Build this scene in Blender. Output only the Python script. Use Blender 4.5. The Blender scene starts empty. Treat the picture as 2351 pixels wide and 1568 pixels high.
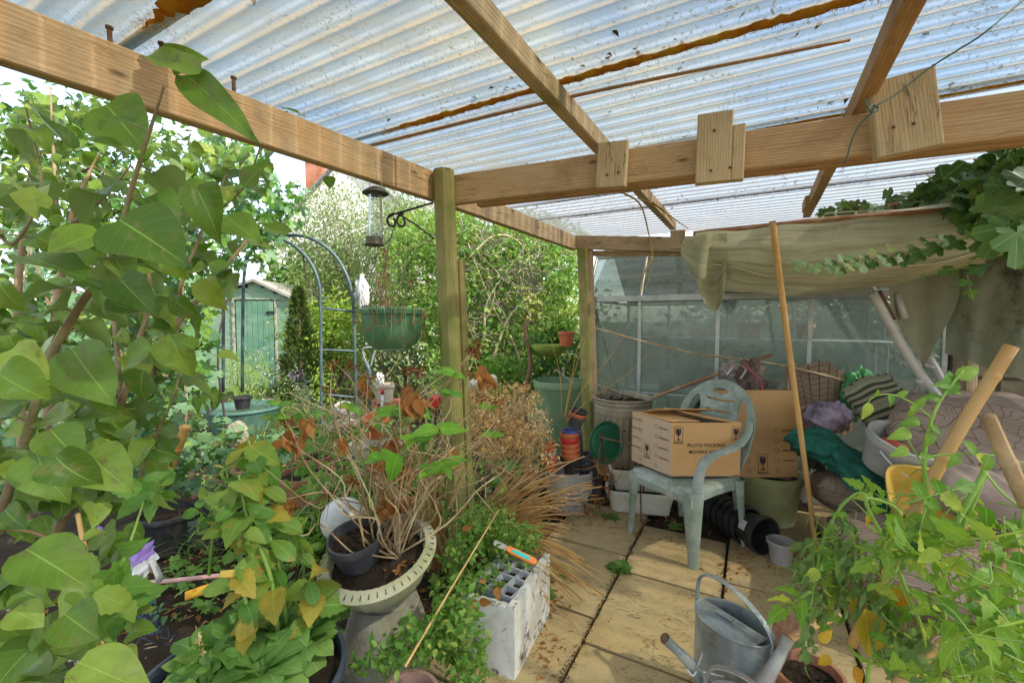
import bpy, math, random
import numpy as np
from mathutils import Vector, Matrix
random.seed(7); rng = np.random.default_rng(7)
PI = math.pi
scene = bpy.context.scene
COL = scene.collection
# ------------------------------------------------------------------ camera, sky, sun, exposure
H = 1.35; F = 1000.0; PITCH = math.radians(2.8)
cam_d = bpy.data.cameras.new("camera"); cam = bpy.data.objects.new("camera", cam_d); COL.objects.link(cam)
cam.location = (0, 0, H); cam.rotation_euler = (PI/2-PITCH, 0, 0)
cam_d.sensor_width = 36; cam_d.lens = 36*F/2351; cam_d.clip_start = 0.02; cam_d.clip_end = 600
scene.camera = cam
SUN_EL, SUN_AZ = math.radians(47), math.radians(118)      # azimuth measured from +Y towards +X
sdir = Vector((math.sin(SUN_AZ)*math.cos(SUN_EL), math.cos(SUN_AZ)*math.cos(SUN_EL), math.sin(SUN_EL)))
world = bpy.data.worlds.new("World"); scene.world = world; world.use_nodes = True
wn = world.node_tree; wn.nodes.clear()
sky = wn.nodes.new('ShaderNodeTexSky'); sky.sky_type = 'NISHITA'; sky.sun_disc = False
sky.sun_elevation = SUN_EL; sky.sun_rotation = SUN_AZ; sky.air_density = 1.0; sky.dust_density = 1.5; sky.ozone_density = 1.2
tcw = wn.nodes.new('ShaderNodeTexCoord'); mpw = wn.nodes.new('ShaderNodeMapping'); mpw.inputs['Scale'].default_value = (1, 1, 2.6)
nz = wn.nodes.new('ShaderNodeTexNoise'); nz.inputs['Scale'].default_value = 2.1; nz.inputs['Detail'].default_value = 9; nz.inputs['Roughness'].default_value = .58
cr = wn.nodes.new('ShaderNodeValToRGB'); cr.color_ramp.elements[0].position = .34; cr.color_ramp.elements[1].position = .68
mx = wn.nodes.new('ShaderNodeMixRGB'); mx.inputs[2].default_value = (3.6, 3.5, 3.3, 1)
bg = wn.nodes.new('ShaderNodeBackground'); bg.inputs['Strength'].default_value = 0.15
ow = wn.nodes.new('ShaderNodeOutputWorld')
wn.links.new(tcw.outputs['Generated'], mpw.inputs[0]); wn.links.new(mpw.outputs[0], nz.inputs['Vector']); wn.links.new(nz.outputs['Fac'], cr.inputs[0])
wn.links.new(cr.outputs[0], mx.inputs[0]); wn.links.new(sky.outputs[0], mx.inputs[1]); wn.links.new(mx.outputs[0], bg.inputs[0]); wn.links.new(bg.outputs[0], ow.inputs[0])
sun_d = bpy.data.lights.new("sun", 'SUN'); sun = bpy.data.objects.new("sun", sun_d); COL.objects.link(sun)
sun_d.energy = 2.3; sun_d.angle = math.radians(1.2); sun_d.color = (1, .92, .79)
sun.rotation_euler = (-sdir).to_track_quat('-Z', 'Y').to_euler()
sun.location = (4, -4, 8)
scene.view_settings.view_transform = 'Standard'; scene.view_settings.look = 'None'
scene.view_settings.exposure = 1.85; scene.view_settings.gamma = 1
scene.render.engine = 'CYCLES'
scene.cycles.max_bounces = 10; scene.cycles.transparent_max_bounces = 24; scene.cycles.transmission_bounces = 6
scene.cycles.diffuse_bounces = 5; scene.cycles.glossy_bounces = 3
scene.cycles.sample_clamp_indirect = 6
scene.render.resolution_x = 1024; scene.render.resolution_y = 682

# ------------------------------------------------------------------ pixel helpers (D space 2351x1568)
_c, _s = math.cos(PITCH), math.sin(PITCH)
def ray(px, py):
    u = (px-1175.5)/F; v = (784-py)/F
    return Vector((u, _c+v*_s, v*_c-_s))
def at(px, py, Y):
    d = ray(px, py); return Vector((0, 0, H))+d*(Y/d.y)
def atz(px, py, z=0.0):
    d = ray(px, py); return Vector((0, 0, H))+d*((z-H)/d.z)
def dz(px, py, Y): return at(px, py, Y).z
UD = Vector((.55, 1, 0)).normalized()      # direction the beams and slabs recede in
GD = Vector((1, -.55, 0)).normalized()     # direction of corrugations and greenhouse wall
ZV = Vector((0, 0, 1))

# ------------------------------------------------------------------ mesh builder
WL = {}
class MB:
    def __init__(s): s.v = []; s.f = []; s.uv = []; s.n = 0
    def add(s, v, f, uv=None):
        v = np.asarray(v, float).reshape(-1, 3)
        s.v.append(v); o = s.n
        s.f.extend([tuple(i+o for i in q) for q in f])
        s.uv.append(np.zeros((len(v), 2)) if uv is None else np.asarray(uv, float)); s.n += len(v)
        return s
    def build(s, name, m, parent=None, loc=None, smooth=True):
        V = np.concatenate(s.v) if s.v else np.zeros((0, 3)); U = np.concatenate(s.uv) if s.uv else np.zeros((0, 2))
        if parent is not None: org = WL[parent.name]
        elif loc is not None: org = np.array(loc, float)
        else:
            lo, hi = V.min(0), V.max(0); org = np.array([(lo[0]+hi[0])/2, (lo[1]+hi[1])/2, lo[2]])
        me = bpy.data.meshes.new(name); me.from_pydata((V-org).tolist(), [], s.f)
        uvl = me.uv_layers.new(name='UVMap')
        idx = np.zeros(len(me.loops), dtype=np.int32); me.loops.foreach_get('vertex_index', idx)
        uvl.data.foreach_set('uv', U[idx].astype(np.float32).ravel())
        if smooth: me.polygons.foreach_set('use_smooth', [True]*len(me.polygons))
        if smooth == 'auto':
            try: me.set_sharp_from_angle(angle=math.radians(38))
            except Exception: pass
        if m is not None: me.materials.append(m)
        o = bpy.data.objects.new(name, me); COL.objects.link(o)
        if parent is not None: o.parent = parent
        else: o.location = org
        WL[o.name] = org
        return o
    # --- shapes
    def box(s, c, size, R=None, bev=0.0):
        hx, hy, hz = size[0]/2, size[1]/2, size[2]/2
        if bev <= 0:
            P = [(x, y, z) for z in (-hz, hz) for x, y in ((-hx, -hy), (hx, -hy), (hx, hy), (-hx, hy))]
            fs = [(0, 3, 2, 1), (4, 5, 6, 7), (0, 1, 5, 4), (1, 2, 6, 5), (2, 3, 7, 6), (3, 0, 4, 7)]
            out = []; of = []; uv = []
            for q in fs:
                k = len(out)
                for i in q: out.append(P[i])
                a, b, c3 = [np.array(P[i]) for i in q[:3]]
                la, lb = np.linalg.norm(b-a), np.linalg.norm(c3-b)
                uv += [(0, 0), (la, 0), (la, lb), (0, lb)]; of.append((k, k+1, k+2, k+3))
            P = np.array(out)
        else:
            P, of, uv = rbox(hx, hy, hz, bev)
        if R is not None: P = P @ np.array(R.to_3x3()).T
        return s.add(P+np.array(c), of, uv)
    def beam(s, a, b, w, h, up=ZV, wob=0.0, bev=.004, roll=0):
        a, b = Vector(a), Vector(b); d = (b-a); L = d.length; d.normalize()
        sd = d.cross(up).normalized(); u2 = sd.cross(d).normalized()
        n = max(1, int(L/.25)); P = []; f = []; uv = []
        prof = [(-w/2+bev, -h/2), (w/2-bev, -h/2), (w/2, -h/2+bev), (w/2, h/2-bev), (w/2-bev, h/2), (-w/2+bev, h/2), (-w/2, h/2-bev), (-w/2, -h/2+bev)]
        per = [0]; 
        for i in range(8): per.append(per[-1]+math.dist(prof[i], prof[(i+1) % 8]))
        for k in range(n+1):
            t = k/n; o1 = random.uniform(-wob, wob); o2 = random.uniform(-wob, wob)
            for i in range(9):
                x, z = prof[i % 8]; p = a+d*(L*t)+sd*(x+o1)+u2*(z+o2)
                P.append(p); uv.append((L*t, per[i]))
        for k in range(n):
            for i in range(8):
                q = k*9+i; f.append((q, q+1, q+10, q+9))
        f.append(tuple(range(7, -1, -1))); f.append(tuple(n*9+i for i in range(8)))
        return s.add([tuple(p) for p in P], f, uv)
    def tube(s, pts, r, n=8, cap=True, flat=1.0):
        pts = [Vector(p) for p in pts]; m = len(pts)
        rs = [r]*m if not hasattr(r, '__len__') else (list(r) if len(r) == m else [r[0]+(r[-1]-r[0])*i/(m-1) for i in range(m)])
        t0 = (pts[1]-pts[0]).normalized(); ref = Vector((0, 0, 1)) if abs(t0.z) < .9 else Vector((1, 0, 0))
        side = t0.cross(ref).normalized(); P = []; uv = []; L = 0; f = []
        for i in range(m):
            t = (pts[min(i+1, m-1)]-pts[max(i-1, 0)])
            t = t.normalized() if t.length > 1e-9 else t0
            side = (side-t*side.dot(t)); side = side.normalized() if side.length > 1e-6 else t.orthogonal().normalized()
            up = t.cross(side)
            if i: L += (pts[i]-pts[i-1]).length
            for k in range(n+1):
                a = 2*PI*k/n; P.append(tuple(pts[i]+side*(math.cos(a)*rs[i])+up*(math.sin(a)*rs[i]*flat))); uv.append((k/n, L))
        for i in range(m-1):
            for k in range(n):
                q = i*(n+1)+k; f.append((q, q+1, q+n+2, q+n+1))
        if cap: f.append(tuple(range(n-1, -1, -1))); f.append(tuple((m-1)*(n+1)+k for k in range(n)))
        return s.add(P, f, uv)
    def lathe(s, prof, c=(0, 0, 0), n=28, M=None, sq=0.0, oval=1.0, wave=None):
        P = []; uv = []; f = []; L = 0
        for i, (r, z) in enumerate(prof):
            if i: L += math.dist(prof[i], prof[i-1])
            for k in range(n+1):
                a = 2*PI*k/n; rr = r*(1+(wave(a, i) if wave else 0)); ca, sa = math.cos(a), math.sin(a)
                if sq: 
                    q = (abs(ca)**sq+abs(sa)**sq)**(1/sq); ca, sa = ca/q, sa/q
                P.append((rr*ca, rr*sa*oval, z)); uv.append((a*max(r, .02), L))
        for i in range(len(prof)-1):
            for k in range(n):
                q = i*(n+1)+k; f.append((q, q+1, q+n+2, q+n+1))
        P = np.array(P)
        if M is not None: P = P @ np.array(M.to_3x3()).T
        return s.add(P+np.array(c), f, uv)
    def grid(s, fn, nu, nv, close=False, scale=(1, 1)):
        P = []; uv = []; f = []
        for i in range(nu+1):
            for j in range(nv+1):
                P.append(tuple(fn(i/nu, j/nv))); uv.append((i/nu*scale[0], j/nv*scale[1]))
        for i in range(nu):
            for j in range(nv):
                q = i*(nv+1)+j; f.append((q, q+nv+1, q+nv+2, q+1))
        return s.add(P, f, uv)
    def inst(s, temps, P, D, N, S, W=None):
        """leaf instances: position, direction (base to tip), normal hint, scale"""
        P = np.asarray(P, float); D = np.asarray(D, float); N = np.asarray(N, float); S = np.asarray(S, float)
        D = D/(np.linalg.norm(D, axis=1, keepdims=True)+1e-9)
        X = np.cross(D, N); l = np.linalg.norm(X, axis=1, keepdims=True); X = np.where(l < 1e-4, np.array([[1., 0, 0]]), X/(l+1e-9))
        Z = np.cross(X, D)
        W = np.ones(len(P)) if W is None else W
        pick = rng.integers(0, len(temps), len(P))
        for ti, (tv, tf, tu) in enumerate(temps):
            m = np.where(pick == ti)[0]
            if len(m) == 0: continue
            tv = np.asarray(tv)
            V = (P[m][:, None, :]+S[m][:, None, None]*(tv[None, :, 0:1]*X[m][:, None, :]*W[m][:, None, None]+tv[None, :, 1:2]*D[m][:, None, :]+tv[None, :, 2:3]*Z[m][:, None, :]))
            k = len(tv); o = s.n
            fa = [tuple(x+o+j*k for x in q) for j in range(len(m)) for q in tf]
            s.v.append(V.reshape(-1, 3)); s.f.extend(fa); s.uv.append(np.tile(np.asarray(tu), (len(m), 1))); s.n += k*len(m)
        return s

def rbox(hx, hy, hz, r, k=3):
    """rounded box by inflating a subdivided cube"""
    n = 2*k+1; P = []; f = []; uv = []
    def lin(h):
        a = [-h+r*(1-math.cos(PI/2*i/k)) for i in range(k+1)]
        return a+[-x for x in reversed(a)]
    xs, ys, zs = lin(hx), lin(hy), lin(hz)
    def face(A, B, mk):
        o = len(P)
        for a in A:
            for b in B:
                p = np.array(mk(a, b)); c = np.clip(p, [-hx+r, -hy+r, -hz+r], [hx-r, hy-r, hz-r]); d = p-c; L = np.linalg.norm(d)
                P.append(tuple(c+d/L*r) if L > 1e-9 else tuple(p)); uv.append((a, b))
        m = len(B)
        for i in range(len(A)-1):
            for j in range(m-1):
                q = o+i*m+j; f.append((q, q+1, q+m+1, q+m))
    face(xs, ys, lambda a, b: (a, b, hz)); face(xs, ys[::-1], lambda a, b: (a, b, -hz))
    face(xs, zs[::-1], lambda a, b: (a, hy, b)); face(xs, zs, lambda a, b: (a, -hy, b))
    face(ys, zs, lambda a, b: (hx, a, b)); face(ys, zs[::-1], lambda a, b: (-hx, a, b))
    f = [tuple(reversed(q)) for q in f]
    return np.array(P), f, uv

def tag(o, label=None, cat=None, group=None, kind=None):
    if label: o['label'] = label
    if cat: o['category'] = cat
    if group: o['group'] = group
    if kind: o['kind'] = kind
    return o
def empty(name, loc, label, cat, group=None):
    o = bpy.data.objects.new(name, None); COL.objects.link(o); o.location = loc; o.empty_display_size = .1
    WL[o.name] = np.array(loc, float); return tag(o, label, cat, group)
def dup(root, loc=None, rot=None, label=None, sc=None):
    r = root.copy(); COL.objects.link(r)
    if loc is not None: r.location = loc
    if rot is not None: r.rotation_euler = rot
    if sc is not None: r.scale = (sc, sc, sc) if not hasattr(sc, '__len__') else sc
    if label: r['label'] = label
    for ch in root.children:
        c = ch.copy(); COL.objects.link(c); c.parent = r
        for g in ch.children:
            d = g.copy(); COL.objects.link(d); d.parent = c
    return r
def mat3(x, y, z): return Matrix((x, y, z)).transposed()
def rz(a): return Matrix.Rotation(a, 3, 'Z')
def frame(d, up=ZV):
    """matrix whose z axis is d"""
    z = Vector(d).normalized(); x = up.cross(z); x = x.normalized() if x.length > 1e-5 else Vector((1, 0, 0)); return mat3(x, z.cross(x), z)
def bez(pts, n=12):
    """catmull-rom through points"""
    pts = [Vector(p) for p in pts]; q = [pts[0]*2-pts[1]]+pts+[pts[-1]*2-pts[-2]]; out = []
    for i in range(1, len(q)-2):
        a, b, c, d = q[i-1:i+3]
        for k in range(n):
            t = k/n; out.append(.5*((2*b)+(c-a)*t+(2*a-5*b+4*c-d)*t*t+(3*b-a-3*c+d)*t**3))
    out.append(pts[-1]); return out

# ------------------------------------------------------------------ materials
class NT:
    def __init__(s, name):
        s.m = bpy.data.materials.new(name); s.m.use_nodes = True; s.t = s.m.node_tree; s.t.nodes.clear()
        s.out = s.N('OutputMaterial')
    def N(s, ty, **kw):
        n = s.t.nodes.new('ShaderNode'+ty)
        for k, v in kw.items(): setattr(n, k, v)
        return n
    def L(s, a, b): s.t.links.new(a, b)
    def val(s, sock, v):
        if hasattr(v, 'links') or isinstance(v, bpy.types.NodeSocket): s.L(v, sock)
        else: sock.default_value = v
    def math(s, op, a, b=0.5, c=None):
        n = s.N('Math', operation=op); s.val(n.inputs[0], a); s.val(n.inputs[1], b)
        if c is not None: s.val(n.inputs[2], c)
        return n.outputs[0]
    def mix(s, f, a, b, mode='MIX'):
        n = s.N('MixRGB', blend_type=mode); s.val(n.inputs[0], f); s.val(n.inputs[1], C(a)); s.val(n.inputs[2], C(b)); return n.outputs[0]
    def noise(s, vec, sc, det=4, rough=.55, dist=0):
        n = s.N('TexNoise'); n.inputs['Scale'].default_value = sc; n.inputs['Detail'].default_value = det; n.inputs['Roughness'].default_value = rough; n.inputs['Distortion'].default_value = dist
        if vec is not None: s.L(vec, n.inputs['Vector'])
        return n.outputs['Fac']
    def ramp(s, f, lo, hi): 
        n = s.N('MapRange'); n.inputs[1].default_value = lo; n.inputs[2].default_value = hi; s.L(f, n.inputs[0]); return n.outputs[0]
    def coord(s, kind='Object', scale=None):
        o = s.N('TexCoord').outputs[kind]
        if scale is not None:
            m = s.N('Mapping'); m.inputs['Scale'].default_value = scale; s.L(o, m.inputs[0]); o = m.outputs[0]
        return o
    def bump(s, h, st=.3, d=.01):
        n = s.N('Bump'); n.inputs['Strength'].default_value = st; n.inputs['Distance'].default_value = d; s.L(h, n.inputs['Height']); return n.outputs[0]
    def bsdf(s, col, rough=.6, metal=0.0, bump=None, spec=.5):
        p = s.N('BsdfPrincipled'); s.val(p.inputs['Base Color'], C(col)); s.val(p.inputs['Roughness'], rough); s.val(p.inputs['Metallic'], metal)
        p.inputs['Specular IOR Level'].default_value = spec
        if bump is not None: s.L(bump, p.inputs['Normal'])
        return p.outputs[0]
    def done(s, sh): s.L(sh, s.out.inputs[0]); return s.m
def C(c):
    if isinstance(c, (tuple, list)) and len(c) == 3: return (*c, 1)
    return c
def simple(name, c1, c2=None, c3=None, sc=12, rough=.6, metal=0., bump=.25, bd=.004, dirt=None, dlo=.55, dhi=.7, spec=.4, fine=90, kind='Object', trans=0):
    t = NT(name); v = t.coord(kind); n1 = t.noise(v, sc, 6, .6)
    col = t.mix(t.ramp(n1, .32, .68), c1, c2 or tuple(x*.75 for x in c1))
    n2 = t.noise(v, sc*.33, 5, .65, .6)
    if c3: col = t.mix(t.ramp(n2, .48, .66), col, c3)
    n3 = t.noise(v, fine, 3, .6)
    col = t.mix(.18, col, t.mix(n3, (0, 0, 0), (1, 1, 1)), 'OVERLAY')
    if dirt: col = t.mix(t.math('MULTIPLY', t.ramp(t.noise(v, sc*.8, 8, .75), dlo, dhi), .9), col, dirt)
    sh = t.bsdf(col, rough, metal, t.bump(t.math('ADD', t.math('MULTIPLY', n3, .5), n1), bump, bd), spec)
    if trans:
        tr = t.N('BsdfTranslucent'); t.L(col, tr.inputs[0]) if hasattr(col, 'links') or isinstance(col, bpy.types.NodeSocket) else None
        m = t.N('MixShader'); m.inputs[0].default_value = trans; t.L(sh, m.inputs[1]); t.L(tr.outputs[0], m.inputs[2]); sh = m.outputs[0]
    return t.done(sh)
def leafmat(name, c1, c2, c3=None, rough=.5, trans=.38, vein=.35, vc=None, back=None, spot=None, tail=.8, midw=.035, side=9):
    t = NT(name); g = t.N('NewGeometry'); r = g.outputs['Random Per Island']
    col = t.mix(t.ramp(r, 0, tail if c3 else 1), c1, c2)
    if c3: col = t.mix(t.ramp(r, tail, min(1, tail+.12)), col, c3)
    uvn = t.N('UVMap'); sp = t.N('SeparateXYZ'); t.L(uvn.outputs[0], sp.inputs[0]); u, v = sp.outputs[0], sp.outputs[1]
    au = t.math('ABSOLUTE', t.math('SUBTRACT', u, .5))
    mid = t.math('SUBTRACT', 1., t.ramp(au, midw*.4, midw))
    # side veins: chevrons
    ch = t.math('FRACT', t.math('MULTIPLY', t.math('SUBTRACT', v, t.math('MULTIPLY', au, .55)), side))
    sv = t.math('SUBTRACT', 1., t.ramp(t.math('ABSOLUTE', t.math('SUBTRACT', ch, .5)), .02, .10))
    vv = t.math('MAXIMUM', mid, t.math('MULTIPLY', sv, .18))
    oc = t.coord('Object'); n1 = t.noise(oc, 35, 4, .6)
    col = t.mix(t.math('MULTIPLY', t.ramp(n1, .35, .75), .35), col, tuple(x*.55 for x in c1))
    if spot: col = t.mix(t.ramp(t.noise(oc, 26, 5, .7), .56, .66), col, spot)
    vc = vc or tuple(min(1, x*1.7+.04) for x in c2)
    col = t.mix(t.math('MULTIPLY', vv, vein), col, vc)
    if back: col = t.mix(t.math('MULTIPLY', g.outputs['Backfacing'], .75), col, back)
    p = t.bsdf(col, rough, 0, t.bump(t.math('SUBTRACT', t.math('MULTIPLY', n1, .4), vv), .35, .002), .35)
    tr = t.N('BsdfTranslucent'); t.L(t.mix(.5, col, t.mix(1., col, (1.5, 1.45, .5), 'MULTIPLY')), tr.inputs[0])
    m = t.N('MixShader'); m.inputs[0].default_value = trans; t.L(p, m.inputs[1]); t.L(tr.outputs[0], m.inputs[2])
    return t.done(m.outputs[0])
def woodmat(name, c1, c2, c3, rough=.75, green=None, gth=(.5, .7), gr=1.0):
    t = NT(name); uv = t.N('UVMap').outputs[0]
    mp = t.N('Mapping'); mp.inputs['Scale'].default_value = (1.2*gr, 16*gr, 1); t.L(uv, mp.inputs[0])
    w = t.noise(mp.outputs[0], 3.0, 6, .6, 1.2)
    wv = t.N('TexWave', wave_type='BANDS', bands_direction='Y'); wv.inputs['Scale'].default_value = 1.6; wv.inputs['Distortion'].default_value = 9; wv.inputs['Detail'].default_value = 3; wv.inputs['Detail Scale'].default_value = .6; t.L(mp.outputs[0], wv.inputs['Vector'])
    mp2 = t.N('Mapping'); mp2.inputs['Scale'].default_value = (4*gr, 140*gr, 1); t.L(uv, mp2.inputs[0]); fib = t.noise(mp2.outputs[0], 2, 4, .7)
    col = t.mix(t.ramp(w, .3, .7), c1, c2); col = t.mix(t.math('MULTIPLY', wv.outputs['Fac'], .4), col, c3)
    col = t.mix(t.math('MULTIPLY', t.ramp(fib, .5, .75), .5), col, tuple(x*.55 for x in c3))
    ob = t.coord('Object'); st = t.noise(ob, 3.2, 5, .65, .4); col = t.mix(t.math('MULTIPLY', t.ramp(st, .5, .72), .6), col, tuple(x*.5 for x in c2))
    vo = t.N('TexVoronoi'); mp3 = t.N('Mapping'); mp3.inputs['Scale'].default_value = (2.6, 7.5, 1); t.L(uv, mp3.inputs[0]); t.L(mp3.outputs[0], vo.inputs['Vector']); vo.inputs['Scale'].default_value = 1.0
    kn = t.math('SUBTRACT', 1., t.ramp(vo.outputs['Distance'], .035, .085)); col = t.mix(t.math('MULTIPLY', kn, .8), col, tuple(x*.3 for x in c3))
    spl = t.math('SUBTRACT', 1., t.ramp(t.math('ABSOLUTE', t.math('SUBTRACT', t.noise(mp.outputs[0], 1.3, 5, .55, .8), .5)), .0, .012)); spl = t.math('MULTIPLY', spl, t.ramp(t.noise(ob, 2.3, 3), .46, .56)); col = t.mix(t.math('MULTIPLY', spl, .8), col, tuple(x*.28 for x in c3)); blt = t.ramp(t.noise(ob, 14, 5, .6), .60, .70); col = t.mix(t.math('MULTIPLY', blt, .35), col, tuple(x*.9 for x in c3))
    if green: col = t.mix(t.math('MULTIPLY', t.ramp(t.noise(ob, 4.5, 6, .6), *gth), .85), col, green)
    b = t.math('ADD', t.math('MULTIPLY', fib, .7), w)
    return t.done(t.bsdf(col, rough, 0, t.bump(b, .45, .004), .25))
# ------------------------------------------------------------------ leaf templates
def mkleaf(wid=.5, shape='ovate', rows=6, fold=.25, curl=.25, wav=0., twist=0., ser=0., across=1, seed=0):
    R = random.Random(seed); V = []; U = []; Fc = []
    def hw(t):
        if shape == 'ovate': a = (math.sin(PI*min(1, t)**.62))**.9
        elif shape == 'heart': a = math.sqrt(max(0, 1-((t-.27)/.30)**2)) if t < .27 else max(0, math.cos(min(1, (t-.27)/.73)*PI/2))**1.12
        elif shape == 'lance': a = math.sin(PI*t**.8)**.8
        elif shape == 'strap': a = min(1, .55+t*2)*(1-t**3)
        elif shape == 'obov': a = math.sin(PI*t**1.35)**.75*(.25+.75*t**.3)
        else: a = math.sin(PI*t)
        return a*wid/2
    n = across*2; ph = R.uniform(0, 6)
    for i in range(rows+1):
        t = i/rows; w = hw(t)
        if ser and 0 < i < rows: w *= 1+ser*(1 if i % 2 else -1)
        ca = curl*t*1.4; y = (math.sin(ca)/curl/1.4 if abs(curl) > 1e-3 else t); z = -(1-math.cos(ca))/(curl*1.4) if abs(curl) > 1e-3 else 0
        tw = twist*t
        for j in range(n+1):
            q = j/across-1; x = q*w; dzv = abs(q)*fold*w+wav*math.sin(t*11+ph+q*2)*abs(q)*wid
            X = x*math.cos(tw)-dzv*math.sin(tw); Z = x*math.sin(tw)+dzv*math.cos(tw)
            V.append((X, y, z+Z)); U.append((.5+q*.5, t))
    for i in range(rows):
        for j in range(n):
            a = i*(n+1)+j; Fc.append((a, a+1, a+n+2, a+n+1))
    return np.array(V), Fc, U
def lobed(tips, depth=.5, seed=0, cup=.12, base=(0, .0), sub=0):
    """palmate leaf: tips = list of (angle from tip direction in deg, length)"""
    R = random.Random(seed); V = [(0, 0, 0)]; U = [(.5, 0)]; out = []
    tips = sorted(tips)
    for i, (a, l) in enumerate(tips):
        out.append((a, l, .5))
        if i < len(tips)-1:
            b, m = tips[i+1]; g = (a+b)/2
            if sub: out.append((a*.72+b*.28, l*(1-(1-depth)*.35), .25)); 
            out.append((g, min(l, m)*depth, .0))
            if sub: out.append((a*.28+b*.72, m*(1-(1-depth)*.35), .75))
    out = [(out[0][0]-24, out[0][1]*.55, 0)]+out+[(out[-1][0]+24, out[-1][1]*.55, 0)]
    for a, l, u in out:
        r = math.radians(a); x, y = math.sin(r)*l, math.cos(r)*l
        z = -cup*(x*x+y*y)+(R.uniform(-.02, .05) if u == 0 else -.03)
        V.append((x, y, z)); U.append((u, 1))
    k = len(out); Fc = [(0, i+1, i+2) for i in range(k-1)]
    return np.array(V), Fc, U
def merge(parts):
    V = []; Fc = []; U = []; o = 0
    for (v, f, u, M) in parts:
        w = np.array([tuple(M @ Vector(p)) for p in v]); V.append(w); Fc += [tuple(i+o for i in q) for q in f]; U += list(u); o += len(w)
    return np.concatenate(V), Fc, U
LOW = [mkleaf(.55, 'ovate', 3, .35, c, seed=i) for i, c in enumerate((.2, .6, -.2))]
LOWN = [mkleaf(.24, 'lance', 3, .3, c, seed=i) for i, c in enumerate((.3, .8, -.2))]
TINY = [(np.array([(0, 0, 0), (.25, .45, .06), (0, 1, -.05), (-.25, .45, .06)]), [(0, 1, 2), (0, 2, 3)], [(.5, 0), (1, .5), (.5, 1), (0, .5)])]
NEED = [(np.array([(-.05, 0, 0), (.05, 0, 0), (.03, .6, .03), (0, 1, -.05)]), [(0, 1, 2), (0, 2, 3)], [(.4, 0), (.6, 0), (.6, .6), (.5, 1)])]
OVA = [mkleaf(.56, 'ovate', 6, .3, c, .02, seed=i) for i, c in enumerate((.35, .7, .1))]
SER = [mkleaf(.52, 'ovate', 12, .3, c, .03, ser=.09, seed=i) for i, c in enumerate((.4, .8, .15))]
HEART = [mkleaf(.82, 'heart', 12, f, c, w, tw, across=2, seed=i) for i, (c, w, tw, f) in enumerate(((.5, .03, .3, .35), (.9, .05, -.4, .55), (.2, .04, .2, .2), (-.3, .03, -.5, .4), (1.2, .04, .5, .6)))]
OBOV = [mkleaf(.42, 'obov', 9, .25, c, .04, ser=.02, across=2, seed=i) for i, c in enumerate((.7, 1.1, .4))]
STRAP = [mkleaf(.06, 'strap', 9, .5, c, seed=i) for i, c in enumerate((.9, 1.5, .4, 1.2))]
IVY = [lobed([(-125, .50), (-62, .74), (0, 1), (62, .74), (125, .50)], .80, i, c, sub=1) for i, c in enumerate((.15, .35, -.1))]
HOP = [lobed([(-125, .6), (-62, .85), (0, 1), (62, .85), (125, .6)], .52, i, c, sub=1) for i, c in enumerate((.2, .4, -.05))]
GER = [lobed([(-140, .8), (-95, .95), (-48, 1), (0, 1), (48, 1), (95, .95), (140, .8)], .66, i, c) for i, c in enumerate((.25, .1))]
def tomato_leaf(seed):
    R = random.Random(seed); parts = []; lf = mkleaf(.5, 'ovate', 8, .3, .5, .05, ser=.2, seed=seed)
    def P(x, y, ang, s, tilt): return Matrix.Translation((x, y, -.22*y*y)) @ Matrix.Rotation(-ang, 4, 'Z') @ Matrix.Rotation(-tilt, 4, 'X') @ Matrix.Scale(s, 4)
    st = MB(); st.tube([(0, 0, 0), (0, .35, -.02), (0, .72, -.11)], [.018, .008], 3); sv = np.concatenate(st.v)
    parts.append((sv, st.f, np.full((len(sv), 2), .5).tolist(), Matrix()))
    for y, s in ((.28, .30), (.50, .36), (.30, .10), (.62, .12)):
        for sg in (-1, 1): parts.append((*lf, P(0, y, sg*R.uniform(.9, 1.3), s*R.uniform(.85, 1.15), R.uniform(.1, .5))))
    parts.append((*lf, P(0, .70, R.uniform(-.2, .2), .42, .35)))
    return merge(parts)
TOM = [tomato_leaf(i) for i in range(4)]

def unit(a): return a/(np.linalg.norm(a, axis=-1, keepdims=True)+1e-9)
def crown(mb, temps, c, rad, ncl, per, size, clr=.22, droop=.3, shell=.55, up=.6, jit=.35, flat=0, cut=None):
    c = np.array(c); rad = np.array(rad)
    d = unit(rng.normal(size=(ncl, 3))); r = shell+(1-shell)*rng.random((ncl, 1))**.7; r *= rng.uniform(.78, 1.08, (ncl, 1)); CC = d*r
    if cut is not None: CC = CC[CC[:, 2] > cut]
    cc = c+CC*rad; m = len(cc)
    P = np.repeat(cc, per, 0)+rng.normal(size=(m*per, 3))*clr*np.mean(rad)*np.array([1, 1, .8])
    O = unit(np.repeat(CC, per, 0)+rng.normal(size=(m*per, 3))*.7); O[:, 2] -= droop
    Nn = unit(rng.normal(size=(m*per, 3))*jit*1.6+np.array([0, 0, up])+np.repeat(CC, per, 0)*.5)
    mb.inst(temps, P, O, Nn, size*rng.uniform(.6, 1.25, m*per)); return cc
def branches(mb, base, ends, r0, r1, wob=.12, n=6, k=5):
    for e in ends:
        b = Vector(base)+Vector((random.uniform(-1, 1), random.uniform(-1, 1), 0))*r0*1.5; e = Vector(e); L = (e-b).length
        mid1 = b.lerp(e, .35)+Vector([random.uniform(-1, 1)*wob*L for _ in range(3)])+ZV*L*.08; mid2 = b.lerp(e, .7)+Vector([random.uniform(-1, 1)*wob*L*.7 for _ in range(3)])+ZV*L*.06
        mb.tube(bez([b, mid1, mid2, e], k), [r0, r1], n, cap=False)
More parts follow.
